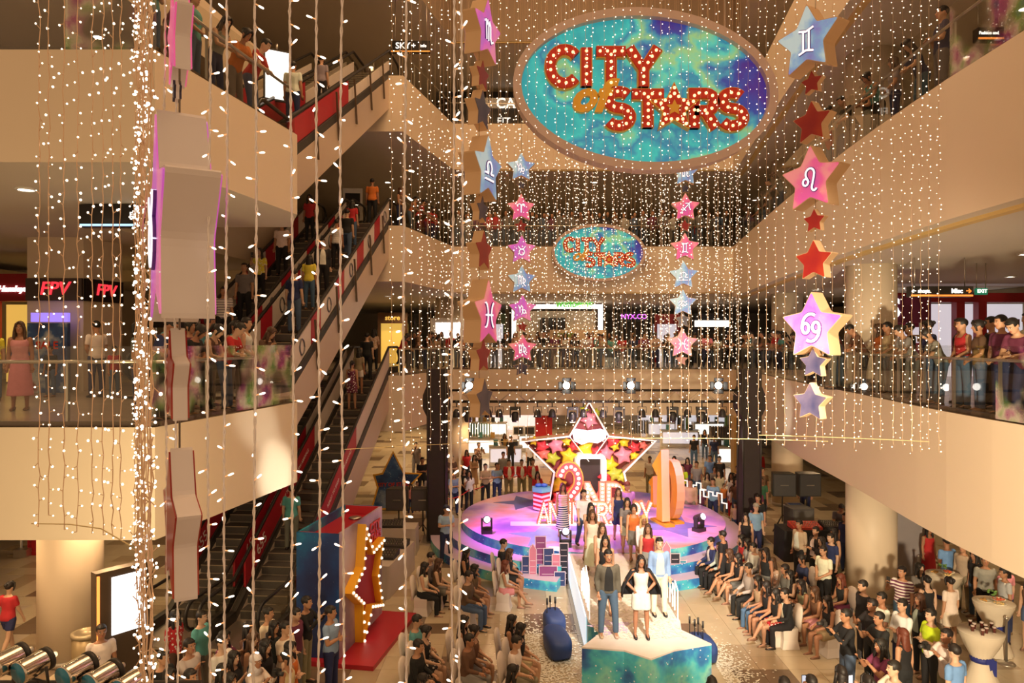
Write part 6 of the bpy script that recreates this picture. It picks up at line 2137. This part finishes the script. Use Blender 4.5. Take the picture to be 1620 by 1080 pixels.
CLR = {'blk': (.012, .012, .014), 'wht': (.74, .71, .66), 'gry': (.28, .27, .27), 'lgr': (.48, .46, .44), 'red': (.50, .025, .03), 'blu': (.16, .30, .58), 'sky': (.32, .52, .72), 'den': (.07, .12, .22), 'lden': (.20, .36, .58),
       'nvy': (.02, .03, .10), 'brn': (.13, .07, .04), 'grn': (.05, .16, .08), 'yel': (.70, .62, .06), 'lim': (.55, .75, .02), 'pnk': (.72, .28, .33), 'bei': (.52, .40, .27), 'tan': (.40, .28, .17), 'tea': (.10, .35, .36), 'pur': (.40, .16, .5),
       'org': (.60, .16, .03), 'plm': (.16, .03, .08), 'cre': (.78, .70, .55), 'grd': (.22, .36, .60), 'dgb': (.11, .085, .07), 'kha': (.28, .25, .16), 'ash': (.17, .16, .15)}
CN = {'blk': 'black', 'wht': 'white', 'gry': 'grey', 'lgr': 'pale grey', 'red': 'red', 'blu': 'blue', 'sky': 'sky blue', 'den': 'dark denim', 'lden': 'light denim', 'nvy': 'navy', 'brn': 'brown', 'grn': 'dark green', 'yel': 'yellow', 'lim': 'lime yellow', 'pnk': 'pink',
      'bei': 'beige', 'tan': 'tan', 'tea': 'turquoise', 'pur': 'purple', 'org': 'orange', 'plm': 'plum', 'cre': 'cream', 'grd': 'light blue', 'dgb': 'brown-grey denim', 'kha': 'khaki', 'ash': 'dark grey'}
TN = {'e': 'tee', 'l': 'long', 'k': 'tank'}
BN = {'p': 'pants', 's': 'shorts', 'd': 'skirt', 'g': 'gown'}
HN = {'s': 'short', 'l': 'long', 'b': 'bun', 'p': 'pony', 'c': 'cap', 'v': 'veil'}
rp = random.Random(77)
SKINS = [(.50, .27, .16), (.44, .22, .12), (.56, .33, .21), (.38, .18, .10), (.60, .38, .26)]
def person(loc, face, spec, label, group, scale=None):
    """spec: 'sex pose top:colour[:pattern|:inner] bottom:colour hair[:colour] [shoe colour]'"""
    f = spec.split()
    sex, pose = f[0], f[1]
    t = f[2].split(':')
    bt = f[3].split(':')
    h = f[4].split(':')
    body, J = cached(('b', pose), body_mesh, pose)
    sc = (scale or (rp.uniform(.985, 1.05) if sex == 'm' else rp.uniform(.93, 1.0) if sex == 'w' else .68))
    loc = V(loc)
    if pose not in ('sit', 'cross', 'clap') and 'escalators' not in group:
        for _ in range(6):
            for (cx, cy, cr, cz) in COLS:
                if abs(loc.z - cz) < 1 and (V((loc.x, loc.y)) - V((cx, cy))).length < cr + .34:
                    u = (V((loc.x, loc.y)) - V((cx, cy))).normalized() * (cr + .36)
                    loc.x, loc.y = cx + u.x, cy + u.y
            for q in STOOD:
                if abs(q.z - loc.z) < .6:
                    dv = V((loc.x - q.x, loc.y - q.y))
                    if dv.length < .47:
                        dv = dv.normalized() if dv.length > .01 else V((1, 0))
                        loc.x += dv.x * .06; loc.y += dv.y * .06
    STOOD.append(loc.copy())
    o = link('person', body, None, loc, R(face))
    wid = sc * (1.03 if sex == 'm' else .94)
    o.scale = (wid, sc, sc)
    sk = rp.choice(SKINS)
    o.color = (*sk, 1)
    tag(o, label, 'person', group)
    def kid(name, me, col, m=None):
        c = link(name, me, o)
        c.color = (*[max(0, x * rp.uniform(.9, 1.1)) for x in col], 1)
        if m:
            c.material_slots[0].link = 'OBJECT'
            c.material_slots[0].material = m
        return c
    pat = {'st': M_STRIPE, 'do': M_DOTS}.get(t[2]) if len(t) > 2 else None
    nm = {'e': 'shirt', 'l': 'jacket' if len(t) > 2 and not pat else 'shirt', 'k': 'dress_top' if bt[0] in 'dg' else 'top'}[t[0]]
    kid(nm, cached((t[0], pose), cloth_mesh, TN[t[0]], pose), CLR[t[1]], pat)
    if len(t) > 2 and not pat:
        kid('shirt_front', cached(('sf', pose), cloth_mesh, 'shirt_front', pose), CLR[t[2]])
    bpat = {'st': M_STRIPE, 'do': M_DOTS}.get(bt[2]) if len(bt) > 2 else None
    kid({'p': 'trousers', 's': 'shorts', 'd': 'skirt', 'g': 'skirt'}[bt[0]], cached((bt[0], pose), cloth_mesh, BN[bt[0]], pose), CLR[bt[1]], bpat)
    hm = cached(('h', h[0]), hair_mesh, HN[h[0]])
    hc = {'bl': (.55, .36, .13), 'br': (.07, .03, .015), 'rb': (.14, .03, .015), 'gr': (.3, .3, .3), 'wh': (.7, .66, .6), 'nv': (.02, .03, .08)}.get(h[1] if len(h) > 1 else '', (.012, .009, .008))
    hr = kid('cap' if h[0] == 'c' else 'veil' if h[0] == 'v' else 'hair', hm, hc)
    hr.matrix_local = Matrix.Translation(J['head']) @ J['hq'].to_4x4()
    scol = CLR[f[5]] if len(f) > 5 else ((.02, .015, .012) if sex == 'm' else (.22, .12, .07))
    for s in 'lr':
        kid('shoe', cached(('s', pose, s), shoe_mesh, pose, s, False), scol)
    return o
def describe(spec):
    f = spec.split()
    t, b, h = f[2].split(':'), f[3].split(':'), f[4].split(':')
    who = {'m': 'man', 'w': 'woman', 'c': 'child'}[f[0]]
    pat = {'st': 'striped ', 'do': 'dotted '}.get(t[2], '') if len(t) > 2 else ''
    if t[0] == 'k' and b[0] in 'dg' and b[1] == t[1]:
        top = CN[t[1]] + ' ' + pat + 'dress'
    elif len(t) > 2 and not pat:
        top = CN[t[1]] + ' jacket'
    else:
        top = CN[t[1]] + ' ' + pat + {'e': 'shirt', 'l': 'long-sleeved shirt', 'k': 'top'}[t[0]]
    return who + ' in ' + top

def depth_at(py, z):
    return F * (EYE - z) / (py - 540)
ORD = ordn + ['%s' % w for w in 'fourteenth fifteenth sixteenth seventeenth eighteenth nineteenth twentieth'.split()] + ['twenty-' + w for w in ordn[:9]] + ['thirtieth'] + ['thirty-' + w for w in ordn[:9]] + ['fortieth'] + ['forty-' + w for w in ordn[:9]] + ['fiftieth'] + ['fifty-' + w for w in ordn[:9]]
used_labels = set()
def uniq(lab, extra):
    if lab not in used_labels:
        used_labels.add(lab); return lab
    i = 0
    while True:
        l2 = lab + ', ' + extra[i]
        if l2 not in used_labels:
            used_labels.add(l2); return l2
        i += 1
def crowd_list(rows, z0, hgt, where, group, fdef, kx='from the left'):
    """rows of head-top pixels measured in the photograph; the standing point follows from the person's height"""
    out = []
    rows = [r for r in rows.strip().split('\n')]
    xs = sorted((float(r.split()[0]), i) for i, r in enumerate(rows))
    rank = {i: k for k, (x, i) in enumerate(xs)}
    for i, r in enumerate(rows):
        f = r.split()
        px, py = float(f[0]), float(f[1])
        face = fdef
        if f[-1].startswith('@'):
            face = float(f[-1][1:]); f = f[:-1]
        spec = ' '.join(f[2:])
        sc = rp.uniform(.99, 1.04) if f[2] == 'm' else rp.uniform(.94, 1.0) if f[2] == 'w' else .70
        hh = hgt * sc
        d = depth_at(py, z0 + hh)
        x = (px - 810) / F * d
        lab = describe(spec) + ' ' + where + ', ' + ORD[rank[i]] + ' ' + kx
        o = person((x, d, z0), face + rp.uniform(-8, 8), spec, uniq(lab, ['behind', 'in front']), group, sc)
        out.append(o)
    return out

# ---- models on the stage and runway
models = '''
962 871 m pocket l:dgb:blk p:den s bei @4
1014 880 w hips k:wht d:wht l blk @2
1043 852 m stand l:lden:cre p:cre s blk @-4
957 846 w walk k:blk s:den l @6
952 827 w walk k:cre s:lgr l:br @6
1025 828 w walk k:red s:gry l:br @-4
937 806 w walk k:cre g:cre l:br @6
1018 814 w walk l:wht:wht s:wht l:bl @-4
934 795 w walk k:blk s:ash l @5
1003 797 w walk k:org d:ash p @-4
992 787 w walk e:ash s:wht l @-4
978 771 w walk k:nvy d:nvy l:br @-4
923 774 m walk e:wht p:den s @5
890 765 w stand k:pnk:st g:nvy:st l:br @8
992 762 m walk e:pur p:bei c:rb @-6
'''
mlabs = ['young man in grey denim jacket over black tee at the front left of the runway', 'woman in white with a black jacket round her shoulders, hands on hips, foremost model',
         'young man in pale denim jacket and cream trousers at the front right of the runway']
ml = crowd_list(models, SH, 1.665, 'walking the runway', 'models on the runway', 0)
for o, l in zip(ml, mlabs):
    o['label'] = l
# the foremost model's jacket, draped over the shoulders with empty sleeves hanging
J = skeleton('hips')
mb = MB()
rows = []
for s in (-1, 1):
    vs = []
    for t, (ox, oy, z) in enumerate(((.05, .02, .50), (.19, .03, .46), (.30, .03, .30), (.40, .02, .10), (.42, .02, -.06))):
        c = J['up'](z) + V((s * ox, oy, 0))
        vs += [c + V((0, -.095, 0)), c + V((s * .02, -.03, .012)), c + V((s * .02, .07, .012)), c + V((-s * .06, .11, 0))]
    fs = []
    for i in range(4):
        for j in range(3):
            a = i * 4 + j
            fs.append((a, a + 1, a + 5, a + 4))
    mb.add(vs, fs, 0, True)
vs = []
for z, w in ((.50, .10), (.40, .22), (.25, .30), (.05, .36), (-.06, .38)):
    for k in range(5):
        vs.append(J['up'](z) + V((w * (k / 2 - 1), .135 + .02 * math.cos((k - 2)), 0)))
mb.add(vs, [(i * 5 + j, i * 5 + j + 1, i * 5 + j + 6, i * 5 + j + 5) for i in range(4) for j in range(4)], 0, True)
jk = mb.build('jacket', [M_CLOTH], ml[1]); jk.color = (.012, .012, .016, 1)
sm = jk.modifiers.new('thickness', 'SOLIDIFY'); sm.thickness = .018

# ---- seated audience with covered chairs
M_CHAIR = mat('chair_cover_white', (.74, .66, .60), .7, var=.05)
def chair_proto():
    r = empty('banquet_chair')
    mb = MB()
    x, y = V((1, 0, 0)), V((0, 1, 0))
    loft(mb, [(V((0, 0, .01)), x, y, .275, .275), (V((0, 0, .2)), x, y, .225, .225), (V((0, 0, .40)), x, y, .235, .235), (V((0, 0, .455)), x, y, .23, .23)], 4)
    mb.v = [tuple(Matrix.Rotation(R(45), 3, 'Z') @ V(v)) for v in mb.v]
    mb.sm = [False] * len(mb.sm)
    mb.build('seat_cover', [M_CHAIR], r)
    b = MB()
    rows_ = [(.40, .20, .20), (.60, .215, .19), (.80, .25, .175), (.90, .265, .13), (.94, .27, .06)]
    vs = []
    for z, yy, w in rows_:
        vs += [V((-w, yy - .02, z)), V((w, yy - .02, z)), V((w, yy + .02, z)), V((-w, yy + .02, z))]
    fs = [(3, 2, 1, 0), tuple(range(16, 20))]
    for i in range(4):
        for j in range(4):
            a, c = i * 4 + j, i * 4 + (j + 1) % 4
            fs.append((a, c, c + 4, a + 4))
    b.add(vs, fs, 0, True).build('back_cover', [M_CHAIR], r)
    return r
CH = None
def seat(px, py, spec, face, lab, clab, group, cg):
    global CH
    sc = rp.uniform(.98, 1.03) if spec[0] == 'm' else rp.uniform(.94, .99)
    d = depth_at(py, 1.285 * sc)
    x = (px - 810) / F * d
    a = R(face)
    fd = V((math.sin(a), -math.cos(a), 0))
    o = person((x, d, .012), face, spec, uniq(lab, ['nearer the runway']), group, sc)
    loc = V((x, d, 0)) - fd * .0
    if CH is None:
        CH = chair_proto(); c = CH; c.location = loc; c.rotation_euler = (0, 0, a)
    else:
        c = copy_tree(CH, None, loc, a)
    tag(c, clab, 'chair', cg)
seatR = [('front row', '''
1128 850 m sit l:nvy:wht p:blk s
1142 858 m sit l:lgr p:blk s
1156 869 w cross k:blk d:blk l:br
1170 876 w cross k:blk d:ash l
1188 891 m sit l:lgr p:blk s
1203 911 w sit k:tan p:den l
1217 920 w sit k:blk d:nvy l
1230 932 w cross k:blk d:red:do l
1246 931 m sit l:blk:wht p:blk s
'''), ('second row', '''
1177 846 w sit k:red d:red l
1186 852 w sit e:lgr p:ash l
1195 859 m sit l:wht p:ash s
1209 868 m sit l:gry p:ash s
1225 882 w sit e:bei:do d:bei l:br
1246 893 m sit l:ash p:blk s
1256 902 w clap k:blk d:ash l
1274 917 w clap k:kha d:ash l
1293 928 w sit k:brn d:pnk l:br
1313 943 w sit k:blk d:tan l
'''), ('third row', '''
1272 878 w sit e:nvy p:ash b
1334 908 w sit k:blk d:plm l:rb
''')]
for rown, rows in seatR:
    for i, r in enumerate(rows.strip().split('\n')):
        f = r.split()
        sp = ' '.join(f[2:])
        seat(float(f[0]), float(f[1]), sp, -82 + rp.uniform(-6, 6), describe(sp) + ' seated right, %s, %s from the stage' % (rown, ordn[i]),
             'white covered chair right of the runway, %s, %s from the stage' % (rown, ordn[i]), 'audience seated right of the runway', 'chairs right of the runway')
seatL = [('far block, inner row', '''
793 853 m sit l:blk p:blk s
803 868 w sit k:blk d:blk l:br
797 887 w cross k:wht d:pnk l:rb
'''), ('far block, middle row', '''
734 868 w sit k:blk d:ash l
747 893 w sit e:brn d:brn l
738 903 m sit l:brn p:den s
'''), ('far block, outer row', '''
678 874 m sit l:ash p:blk s
690 884 w sit k:brn d:ash l:br
668 890 w sit k:wht p:blk l
'''), ('near block, inner row', '''
805 973 w sit k:blk d:blk l
819 986 w sit k:blk d:bei l
812 1006 m sit e:wht p:kha s
806 1052 w sit e:blk p:ash l
'''), ('near block, middle row', '''
729 974 w sit k:blk d:blk l
746 989 w sit k:brn d:gry b
738 1003 m sit l:brn p:gry s
'''), ('near block, outer row', '''
655 973 m sit e:tea p:ash s
669 990 w sit k:blk:do d:blk:do b
657 1012 m sit l:blk p:blk s
664 1066 w sit e:plm p:ash l
''')]
for rown, rows in seatL:
    for i, r in enumerate(rows.strip().split('\n')):
        f = r.split()
        sp = ' '.join(f[2:])
        seat(float(f[0]), float(f[1]), sp, 78 + rp.uniform(-8, 8), describe(sp) + ' seated left, %s' % rown,
             'white covered chair left of runway, %s, %s from stage' % (rown, ordn[i]), 'audience seated left of the runway', 'chairs left of the runway')

# ---- standing crowd bottom left
crowd_list('''
276 966 w stand e:red:do p:brn l
318 967 m stand e:tea p:ash s
299 1012 m onehand e:lgr p:den s
328 1008 m fold e:cre:st p:den s
352 1003 w phone e:plm:do p:blk l
386 986 w phone e:brn p:ash l
397 1001 w stand k:blk p:den l:br
409 1006 w stand e:blk p:den l
425 962 m fold e:cre p:nvy s
452 963 m stand e:plm p:ash s
452 984 m fold e:wht p:nvy s
481 946 m phone l:blk p:kha s
524 960 m fold e:grd p:nvy s
300 1060 m stand e:ash p:nvy s
322 1062 w stand e:blk p:den l
349 1056 w stand e:nvy p:den l
372 1043 w phone l:wht g:wht v:wh
392 1034 w onehand e:blk p:den l
424 1036 w stand k:bei p:den b
441 1026 w fold k:org d:org l
257 1030 m stand e:blk p:den s
263 1052 w stand e:plm p:den l
415 983 w stand e:blk p:ash l
''', 0, 1.67, 'in the crowd by the booth', 'standing crowd by the booth', 75)
crowd_list('''
160 989 m stand e:wht p:ash s
13 921 w walk e:red s:nvy b @170
''', 0, 1.67, 'near the left column', 'people by the left column', 35)
# ---- standing crowd bottom right
crowd_list('''
1366 919 m stand l:blk p:blk s
1394 938 m fold e:wht p:nvy s
1381 949 m onehand e:blk p:blk s
1416 948 m fold l:wht p:nvy s
1393 969 m phone e:blk p:blk s
1341 965 m phone l:blk p:den s
1430 996 w stand k:blk p:blk l:rb @-150
1461 961 m fold e:lim p:blk s
1456 940 w stand l:blk:gry p:blk l:br
1467 912 w stand k:blk g:blk b @-170
1432 898 m onehand e:plm:st p:den s @-60
1455 892 w fold e:ash p:ash l @10
1486 914 w stand e:cre d:cre b @-160
1500 996 m phone l:wht p:kha s
1511 1021 m stand e:blu p:nvy s @-150
1396 1012 w phone e:plm p:blk l
1417 1047 m phone e:wht p:den s
1284 1070 m onehand e:blk p:den s @-170
1332 1056 w stand e:ash p:den l @-170
1365 1066 w phone e:nvy p:den b @-165
1246 1072 m onehand e:blk p:den s @170
1127 1074 w stand e:brn p:den l @175
1469 832 w stand k:red g:red l @10
1498 851 m stand e:blu p:den s @-170
1521 858 m stand l:bei p:kha s @-60
1536 868 w stand e:blk p:den l
1553 876 m stand e:gry p:blk s @-30
1568 884 w stand e:pnk p:nvy l @-170
1590 896 m stand e:lgr p:nvy s @-100
1611 905 w stand k:brn s:den l @-60
''', 0, 1.67, 'in the lower right crowd', 'standing crowd at lower right', -85)
crowd_list('''
1265 823 m stand l:bei:wht p:blk s
1290 834 m fold l:blk:wht p:blk s
1299 850 w fold e:blk p:blk l
1304 864 m clasp e:wht p:blk s
1329 839 w stand k:blk g:kha l
1345 848 m stand e:nvy p:blk s
1196 797 m stand e:grd p:nvy c:gr @0
1180 812 w stand k:blk g:blk l @-30
1328 790 m rail e:ash p:den s @-20
1338 812 m stand e:nvy p:nvy s
1222 866 w stand k:blk d:ash l
1150 840 m stand e:blk p:blk s @-120
''', 0, 1.67, 'behind the right seats', 'people behind the right seats', -70)
# ---- behind the stage
crowd_list('''
805 727 m clasp l:red:wht p:kha s
825 727 m clasp l:red:wht p:kha s
843 726 m clasp l:red:wht p:kha s
850 746 w clasp l:red:wht p:kha l
750 720 w fold k:tan g:tan l
768 734 m fold e:tan p:blk s
782 733 m fold e:grd p:nvy s
796 715 m stand e:gry p:blk s
734 740 w clasp e:blk p:blk l
718 746 m fold e:grd p:nvy s
715 721 m fold e:brn p:ash s
706 800 m fold e:sky p:nvy c:nv
668 724 m fold e:blk p:blk s
681 748 m stand e:lgr p:den s
660 762 c stand e:pur p:nvy s
652 765 c stand e:pnk p:nvy l
676 760 c stand e:pur p:nvy s
658 700 m onehand e:ash p:ash s
757 700 m phone e:brn:do p:blk s
738 712 w stand e:red p:nvy l
798 686 w stand e:blk p:blk l
808 690 m stand e:blk p:blk s
742 745 w onehand e:wht p:blk l
838 700 w stand e:wht p:blk l
''', 0, 1.67, 'behind the stage left', 'crowd behind the left of the stage', 20)
rows = '''
1028 722 m stand e:wht p:kha s
1043 728 w stand e:bei s:gry l
1051 720 m stand e:gry p:nvy s
1079 735 m stand e:lim p:blk s
1092 758 m stand l:bei p:kha s
1102 730 m stand e:gry p:den s
1123 720 m stand e:blu p:blk s
1138 722 m stand e:blk p:blk s
1128 757 m stand e:grd p:nvy s
1146 765 c stand e:org p:den s
1157 770 c stand e:wht:do p:red l
1165 757 w stand e:brn p:den l
1151 748 w phone e:wht p:den l
1167 737 m phone e:blk p:den s
1119 748 w stand e:tan p:den l
1204 755 m stand e:grn p:blk s
1198 770 w stand e:plm p:den l
1206 740 m stand e:brn p:den s
1199 783 m stand e:blk p:blk s
1201 712 m stand l:red:blk p:den s
1274 748 m stand e:blk p:nvy s
1088 724 w stand e:plm p:den l
1065 722 w stand e:red p:den l
1098 688 m stand e:blk p:den s
1115 680 w stand e:blk p:den l
1130 690 m stand e:nvy p:den s
1170 790 c stand e:red p:den l
1163 795 c stand e:bei p:den s
1110 775 c stand e:plm p:den l
1140 745 w stand e:bei p:den l
1131 738 w stand e:ash p:den b
'''
crowd_list(rows, 0, 1.67, 'behind the stage right', 'crowd behind the right of the stage', -25)

# ---- balcony crowds: along the rails
TOPS = 'blk blk ash red wht plm tea nvy pnk brn gry org bei blk'.split()
def rail_person(x, y, z, face, where, group, pose=None, spec=None):
    sex = rp.choice('mww')
    if spec is None:
        spec = '%s %s %s:%s p:%s %s' % (sex, pose or rp.choice(['rail', 'rail', 'rail', 'chin', 'clasp', 'fold']), 'e' if rp.random() < .8 else 'k', rp.choice(TOPS), rp.choice(['nvy', 'den', 'blk', 'ash']), 's' if sex == 'm' else rp.choice(['l', 'l:br', 'b', 'p']))
    person((x, y, z), face, spec, uniq(describe(spec) + ' ' + where, ['x%d' % i for i in range(99)]), group)
    return spec
def along_rail(pts, z, off, n, s0, s1, group, where, face_off=0, pose=None, side=1, jit=.12):
    P2 = [V((p[0], p[1])) for p in pts]
    L_ = [(b - a).length for a, b in zip(P2, P2[1:])]
    tot = sum(L_)
    for i in range(n):
        t = (s0 + (s1 - s0) * (i + .5 + rp.uniform(-jit, jit)) / n) * tot
        for a, b, l in zip(P2, P2[1:], L_):
            if t <= l:
                break
            t -= l
        d = (b - a).normalized()
        nrm = V((d.y, -d.x)) * side
        p = a + d * min(t, l) + nrm * (off + rp.uniform(-.05, .05))
        face = math.degrees(math.atan2(-nrm.x, nrm.y)) + rp.uniform(-18, 18) + face_off
        rail_person(p.x, p.y, z, face, where + ', ' + ORD[i] + ' from the %s end' % ('near' if side * s0 >= 0 and pts is RIGHT[1] else 'left'), group, pose)
along_rail(RIGHT[1], 5.5, .60, 33, .16, .985, 'people at the right second floor railing', 'at the right second floor railing')
along_rail(RIGHT[1], 5.5, 1.15, 16, .18, .93, 'people behind those at the right railing', 'behind the right second floor rail', pose='stand')
along_rail([(-2.5, 32), (9.7, 32)], 5.5, .60, 27, .0, 1.0, 'people at the far second floor railing', 'at the far second floor railing', side=-1, pose=None)
along_rail([(-5.1, 10.9), (-4.42, 14.6)], 5.5, .60, 6, .0, 1.0, 'people at the left second floor railing', 'at the left second floor railing', side=-1)
along_rail([(-5.1, 10.8), (-4.42, 14.6)], 5.5, 1.2, 5, .1, 1.0, 'people behind those at the left railing', 'behind the left second floor rail', side=-1, pose='stand')
along_rail([(-5.05, 10.6), (-4.42, 14.6)], 11.0, .60, 6, .0, .9, 'people at the left third floor railing', 'at the left third floor railing', side=-1)
along_rail(RIGHT[2], 11.0, .60, 8, .26, .52, 'people at the right third floor railing', 'at the right third floor railing')
along_rail(RIGHT[2], 11.0, .60, 6, .70, .97, 'people at the far right third floor railing', 'at the far right third floor rail')
along_rail([(-4.0, 26.3), (-2.7, 31.9)], 11.0, .60, 5, .1, .95, 'people at the third floor railing by the escalator head', 'at third floor rail by the escalator', side=-1)
along_rail([(-4.0, 26.3), (-2.7, 31.9)], 5.5, .60, 5, .1, .95, 'people at the second floor railing by the escalator head', 'at second floor rail by the escalator', side=-1)
# left second floor gallery
for x, y, f_, sp, lb in ((-8.95, 13.0, 20, 'w stand k:pnk g:pnk l:br', 'woman in a long pink dress behind the left second floor glass'),
                         (-9.3, 16.0, -120, 'm clasp e:wht p:nvy s', 'man in white shirt holding a child before the kiosk'),
                         (-8.9, 15.9, 60, 'c stand e:red p:den s', 'child in red beside the man at the kiosk'),
                         (-8.3, 15.8, 100, 'w stand e:grn p:den l', 'woman in dark green beside the kiosk'),
                         (-10.9, 15.0, 30, 'w stand e:yel p:den l', 'woman in yellow at the far left edge by the red toy shop'),
                         (-10.4, 16.1, 0, 'c stand e:blk p:den s', 'child in black by the violet lit poster')):
    person((x, y, 5.5), f_, sp, lb, 'people in the left second floor gallery')
# people on the escalators
for k, lane, y, sp, f_, lb in (
        (1, 0, 7.2, 'w stand k:plm:do d:plm:do p', 172, 'woman in a dark dotted dress'), (1, 0, 8.0, 'w stand e:kha s:wht l', 170, 'woman in khaki shirt and white shorts'),
        (1, 0, 9.0, 'm stand e:blk p:blk s', 175, 'man in black'), (1, 0, 9.9, 'w clasp e:bei:do p:blk l', 175, 'woman in spotted beige shirt'), (1, 1, 4.4, 'w stand e:ash p:den l', 10, 'woman in dark grey'), (1, 0, 1.9, 'm stand e:tea p:ash s', 178, 'man in turquoise near the foot'),
        (2, 0, 9.7, 'm stand e:org p:blk s', 178, 'man in orange shirt at the head'), (2, 0, 6.6, 'm step e:blk p:den s', 175, 'man in black shirt'), (2, 0, 7.2, 'w stand e:red p:den l', 172, 'woman in red shirt'), (2, 0, 5.6, 'w stand e:lgr:st p:blk s', 178, 'person in striped top'),
        (2, 0, 4.3, 'm stand l:blk:wht p:blk s', 20, 'man in black jacket'), (2, 0, 3.2, 'w stand e:yel p:den l', 180, 'woman in yellow'), (2, 0, 2.1, 'm stand e:nvy p:den s', 170, 'man in navy'),
        (2, 1, 5.2, 'm stand e:wht p:blk s', 0, 'man in white shirt'), (2, 1, 3.6, 'w onehand e:yel:do p:blk l', 0, 'woman in yellow dotted top'), (2, 1, 2.6, 'm stand e:ash p:blk s', 5, 'man in dark grey'), (2, 1, 7.6, 'w stand e:red p:blk l', 0, 'woman in red near the head'), (2, 1, 1.4, 'm stand e:gry:st p:blk s', 20, 'man in striped shirt near the foot'),
        (3, 0, 4.2, 'w stand e:gry p:blk b', 175, 'woman in grey shirt'), (3, 0, 2.0, 'm stand e:wht p:nvy s', 178, 'man in white near the foot')):
    p = esc_pt(k, lane, y)
    if y > RUN:
        p.z = LV[k] + .14
    person(p, f_, sp, lb + ' on the %s escalator from the %s' % ('left-hand' if lane else 'right-hand', ('ground floor', 'second floor', 'third floor')[k - 1]), 'people riding the escalators')
# distant crowd that nobody could count
def low_person(mb, x, y, z, face, rnd):
    tcol, bcol = rnd.choice((4, 4, 3, 3, 6, 6, 8, 2, 5, 7)), rnd.choice((2, 3))
    q = Matrix.Rotation(R(face), 3, 'Z')
    s = rnd.uniform(.93, 1.05)
    def T(p):
        return q @ (V(p) * s) + V((x, y, z))
    for sx in (-1, 1):
        mb.tube([T((sx * .09, 0, .88)), T((sx * .095, 0, .45)), T((sx * .10, .01, .06))], [.085 * s, .06 * s, .045 * s], 7, bcol)
        mb.tube([T((sx * .10, -.0, .07)), T((sx * .10, -.13, .04))], [.04, .03], 6, 1)
        mb.tube([T((sx * .19, 0, 1.33)), T((sx * .22, .0, 1.08)), T((sx * .17, -.14, .92))], [.055 * s, .045 * s, .03 * s], 7, tcol)
        mb.ball(T((sx * .165, -.18, .88)), .035, 6, 0)
    loft(mb, [(T((0, 0, zz)), q @ V((1, 0, 0)), q @ V((0, 1, 0)), rx * s, ry * s) for zz, rx, ry in ((.82, .15, .11), (.95, .165, .12), (1.1, .145, .105), (1.28, .17, .115), (1.37, .15, .09), (1.42, .07, .06))], 10, tcol)
    mb.tube([T((0, 0, 1.40)), T((0, -.01, 1.5))], .05 * s, 7, 0)
    mb.ball(T((0, -.02, 1.55)), (.075 * s, .09 * s, .115 * s), 10, 0)
    mb.ball(T((0, .02, 1.585)), (.084 * s, .098 * s, .10 * s), 10, 1)
    if rnd.random() < .5:
        mb.tube([T((0, .06, 1.56)), T((0, .09, 1.40)), T((0, .10, 1.25))], [.08, .085, .04], 8, 1)
CM = [mat('crowd_skin', (.46, .24, .14), .6)] + [mat('crowd_%s' % n, CLR[c], .8) for n, c in (('hair', 'blk'), ('denim', 'den'), ('dark', 'ash'), ('black', 'blk'), ('red', 'red'), ('brown', 'brn'), ('white', 'lgr'), ('plum', 'plm'))]
rx_ = random.Random(99)
mb = MB()
for i in range(30):
    low_person(mb, -2.4 + i * .42 + rx_.uniform(-.1, .1), 32.45 + rx_.uniform(0, .15), 11.0, rx_.uniform(-30, 30), rx_)
for i in range(22):
    low_person(mb, -2.2 + i * .55 + rx_.uniform(-.2, .2), 33.2 + rx_.uniform(0, .5), 11.0, rx_.uniform(-60, 60), rx_)
tag(mb.build('crowd', CM, kind='stuff'), 'packed crowd along the far third floor railing', 'crowd')
mb = MB()
for i in range(34):
    low_person(mb, -4.5 + i * .42 + rx_.uniform(-.2, .2), 33.1 + rx_.uniform(0, 1.6), 5.5, rx_.uniform(-60, 60), rx_)
tag(mb.build('crowd', CM, kind='stuff'), 'packed crowd behind the people at the far second floor railing', 'crowd')
# ---- things held
def held(o, kind, label):
    sc = o.scale[2]
    pose = [k for k, v in PC_.items() if k[0] == 'b' and v[0] == o.data][0][1]
    J = skeleton(pose)
    q = Matrix.Rotation(o.rotation_euler.z, 3, 'Z')
    pr = J['wrir'] + J['fdr'] * .10
    if pose == 'phone':
        pr = (J['wrir'] + J['wril']) / 2 + (J['fdr'] + J['fdl']) * .05 + V((0, -.02, .02))
    w = q @ (pr * sc) + V(o.location)
    r = empty(kind, w, o.rotation_euler.z, label, kind.replace('_', ' '))
    if kind == 'phone':
        MB().box((0, -.015, .03), (.075, .009, .145)).build('casing', [M_DARK], r)
        MB().box((0, -.009, .03), (.066, .004, .13)).build('screen', [mat('phone_screen', (.6, .7, .9), emit=.6)], r)
    else:
        MB().box((0, -.03, .02), (.14, .06, .10)).box((0, -.03, .08), (.06, .05, .03)).build('camera_body', [M_DARK], r)
        MB().tube([V((0, -.06, .02)), V((0, -.16, .02))], .035, 12).build('lens', [M_DARK], r)
for o in [o for o in bpy.data.objects if o.get('category') == 'person' and o.data in [v[0] for k, v in PC_.items() if k in (('b', 'phone'), ('b', 'onehand'))]]:
    cam_ = 'man in black long' in o['label'] or 'man in white long' in o['label']
    held(o, 'camera' if cam_ else 'phone', ('camera' if cam_ else 'phone') + ' held up by the ' + ' '.join(o['label'].replace(',', '').split()[:10]))
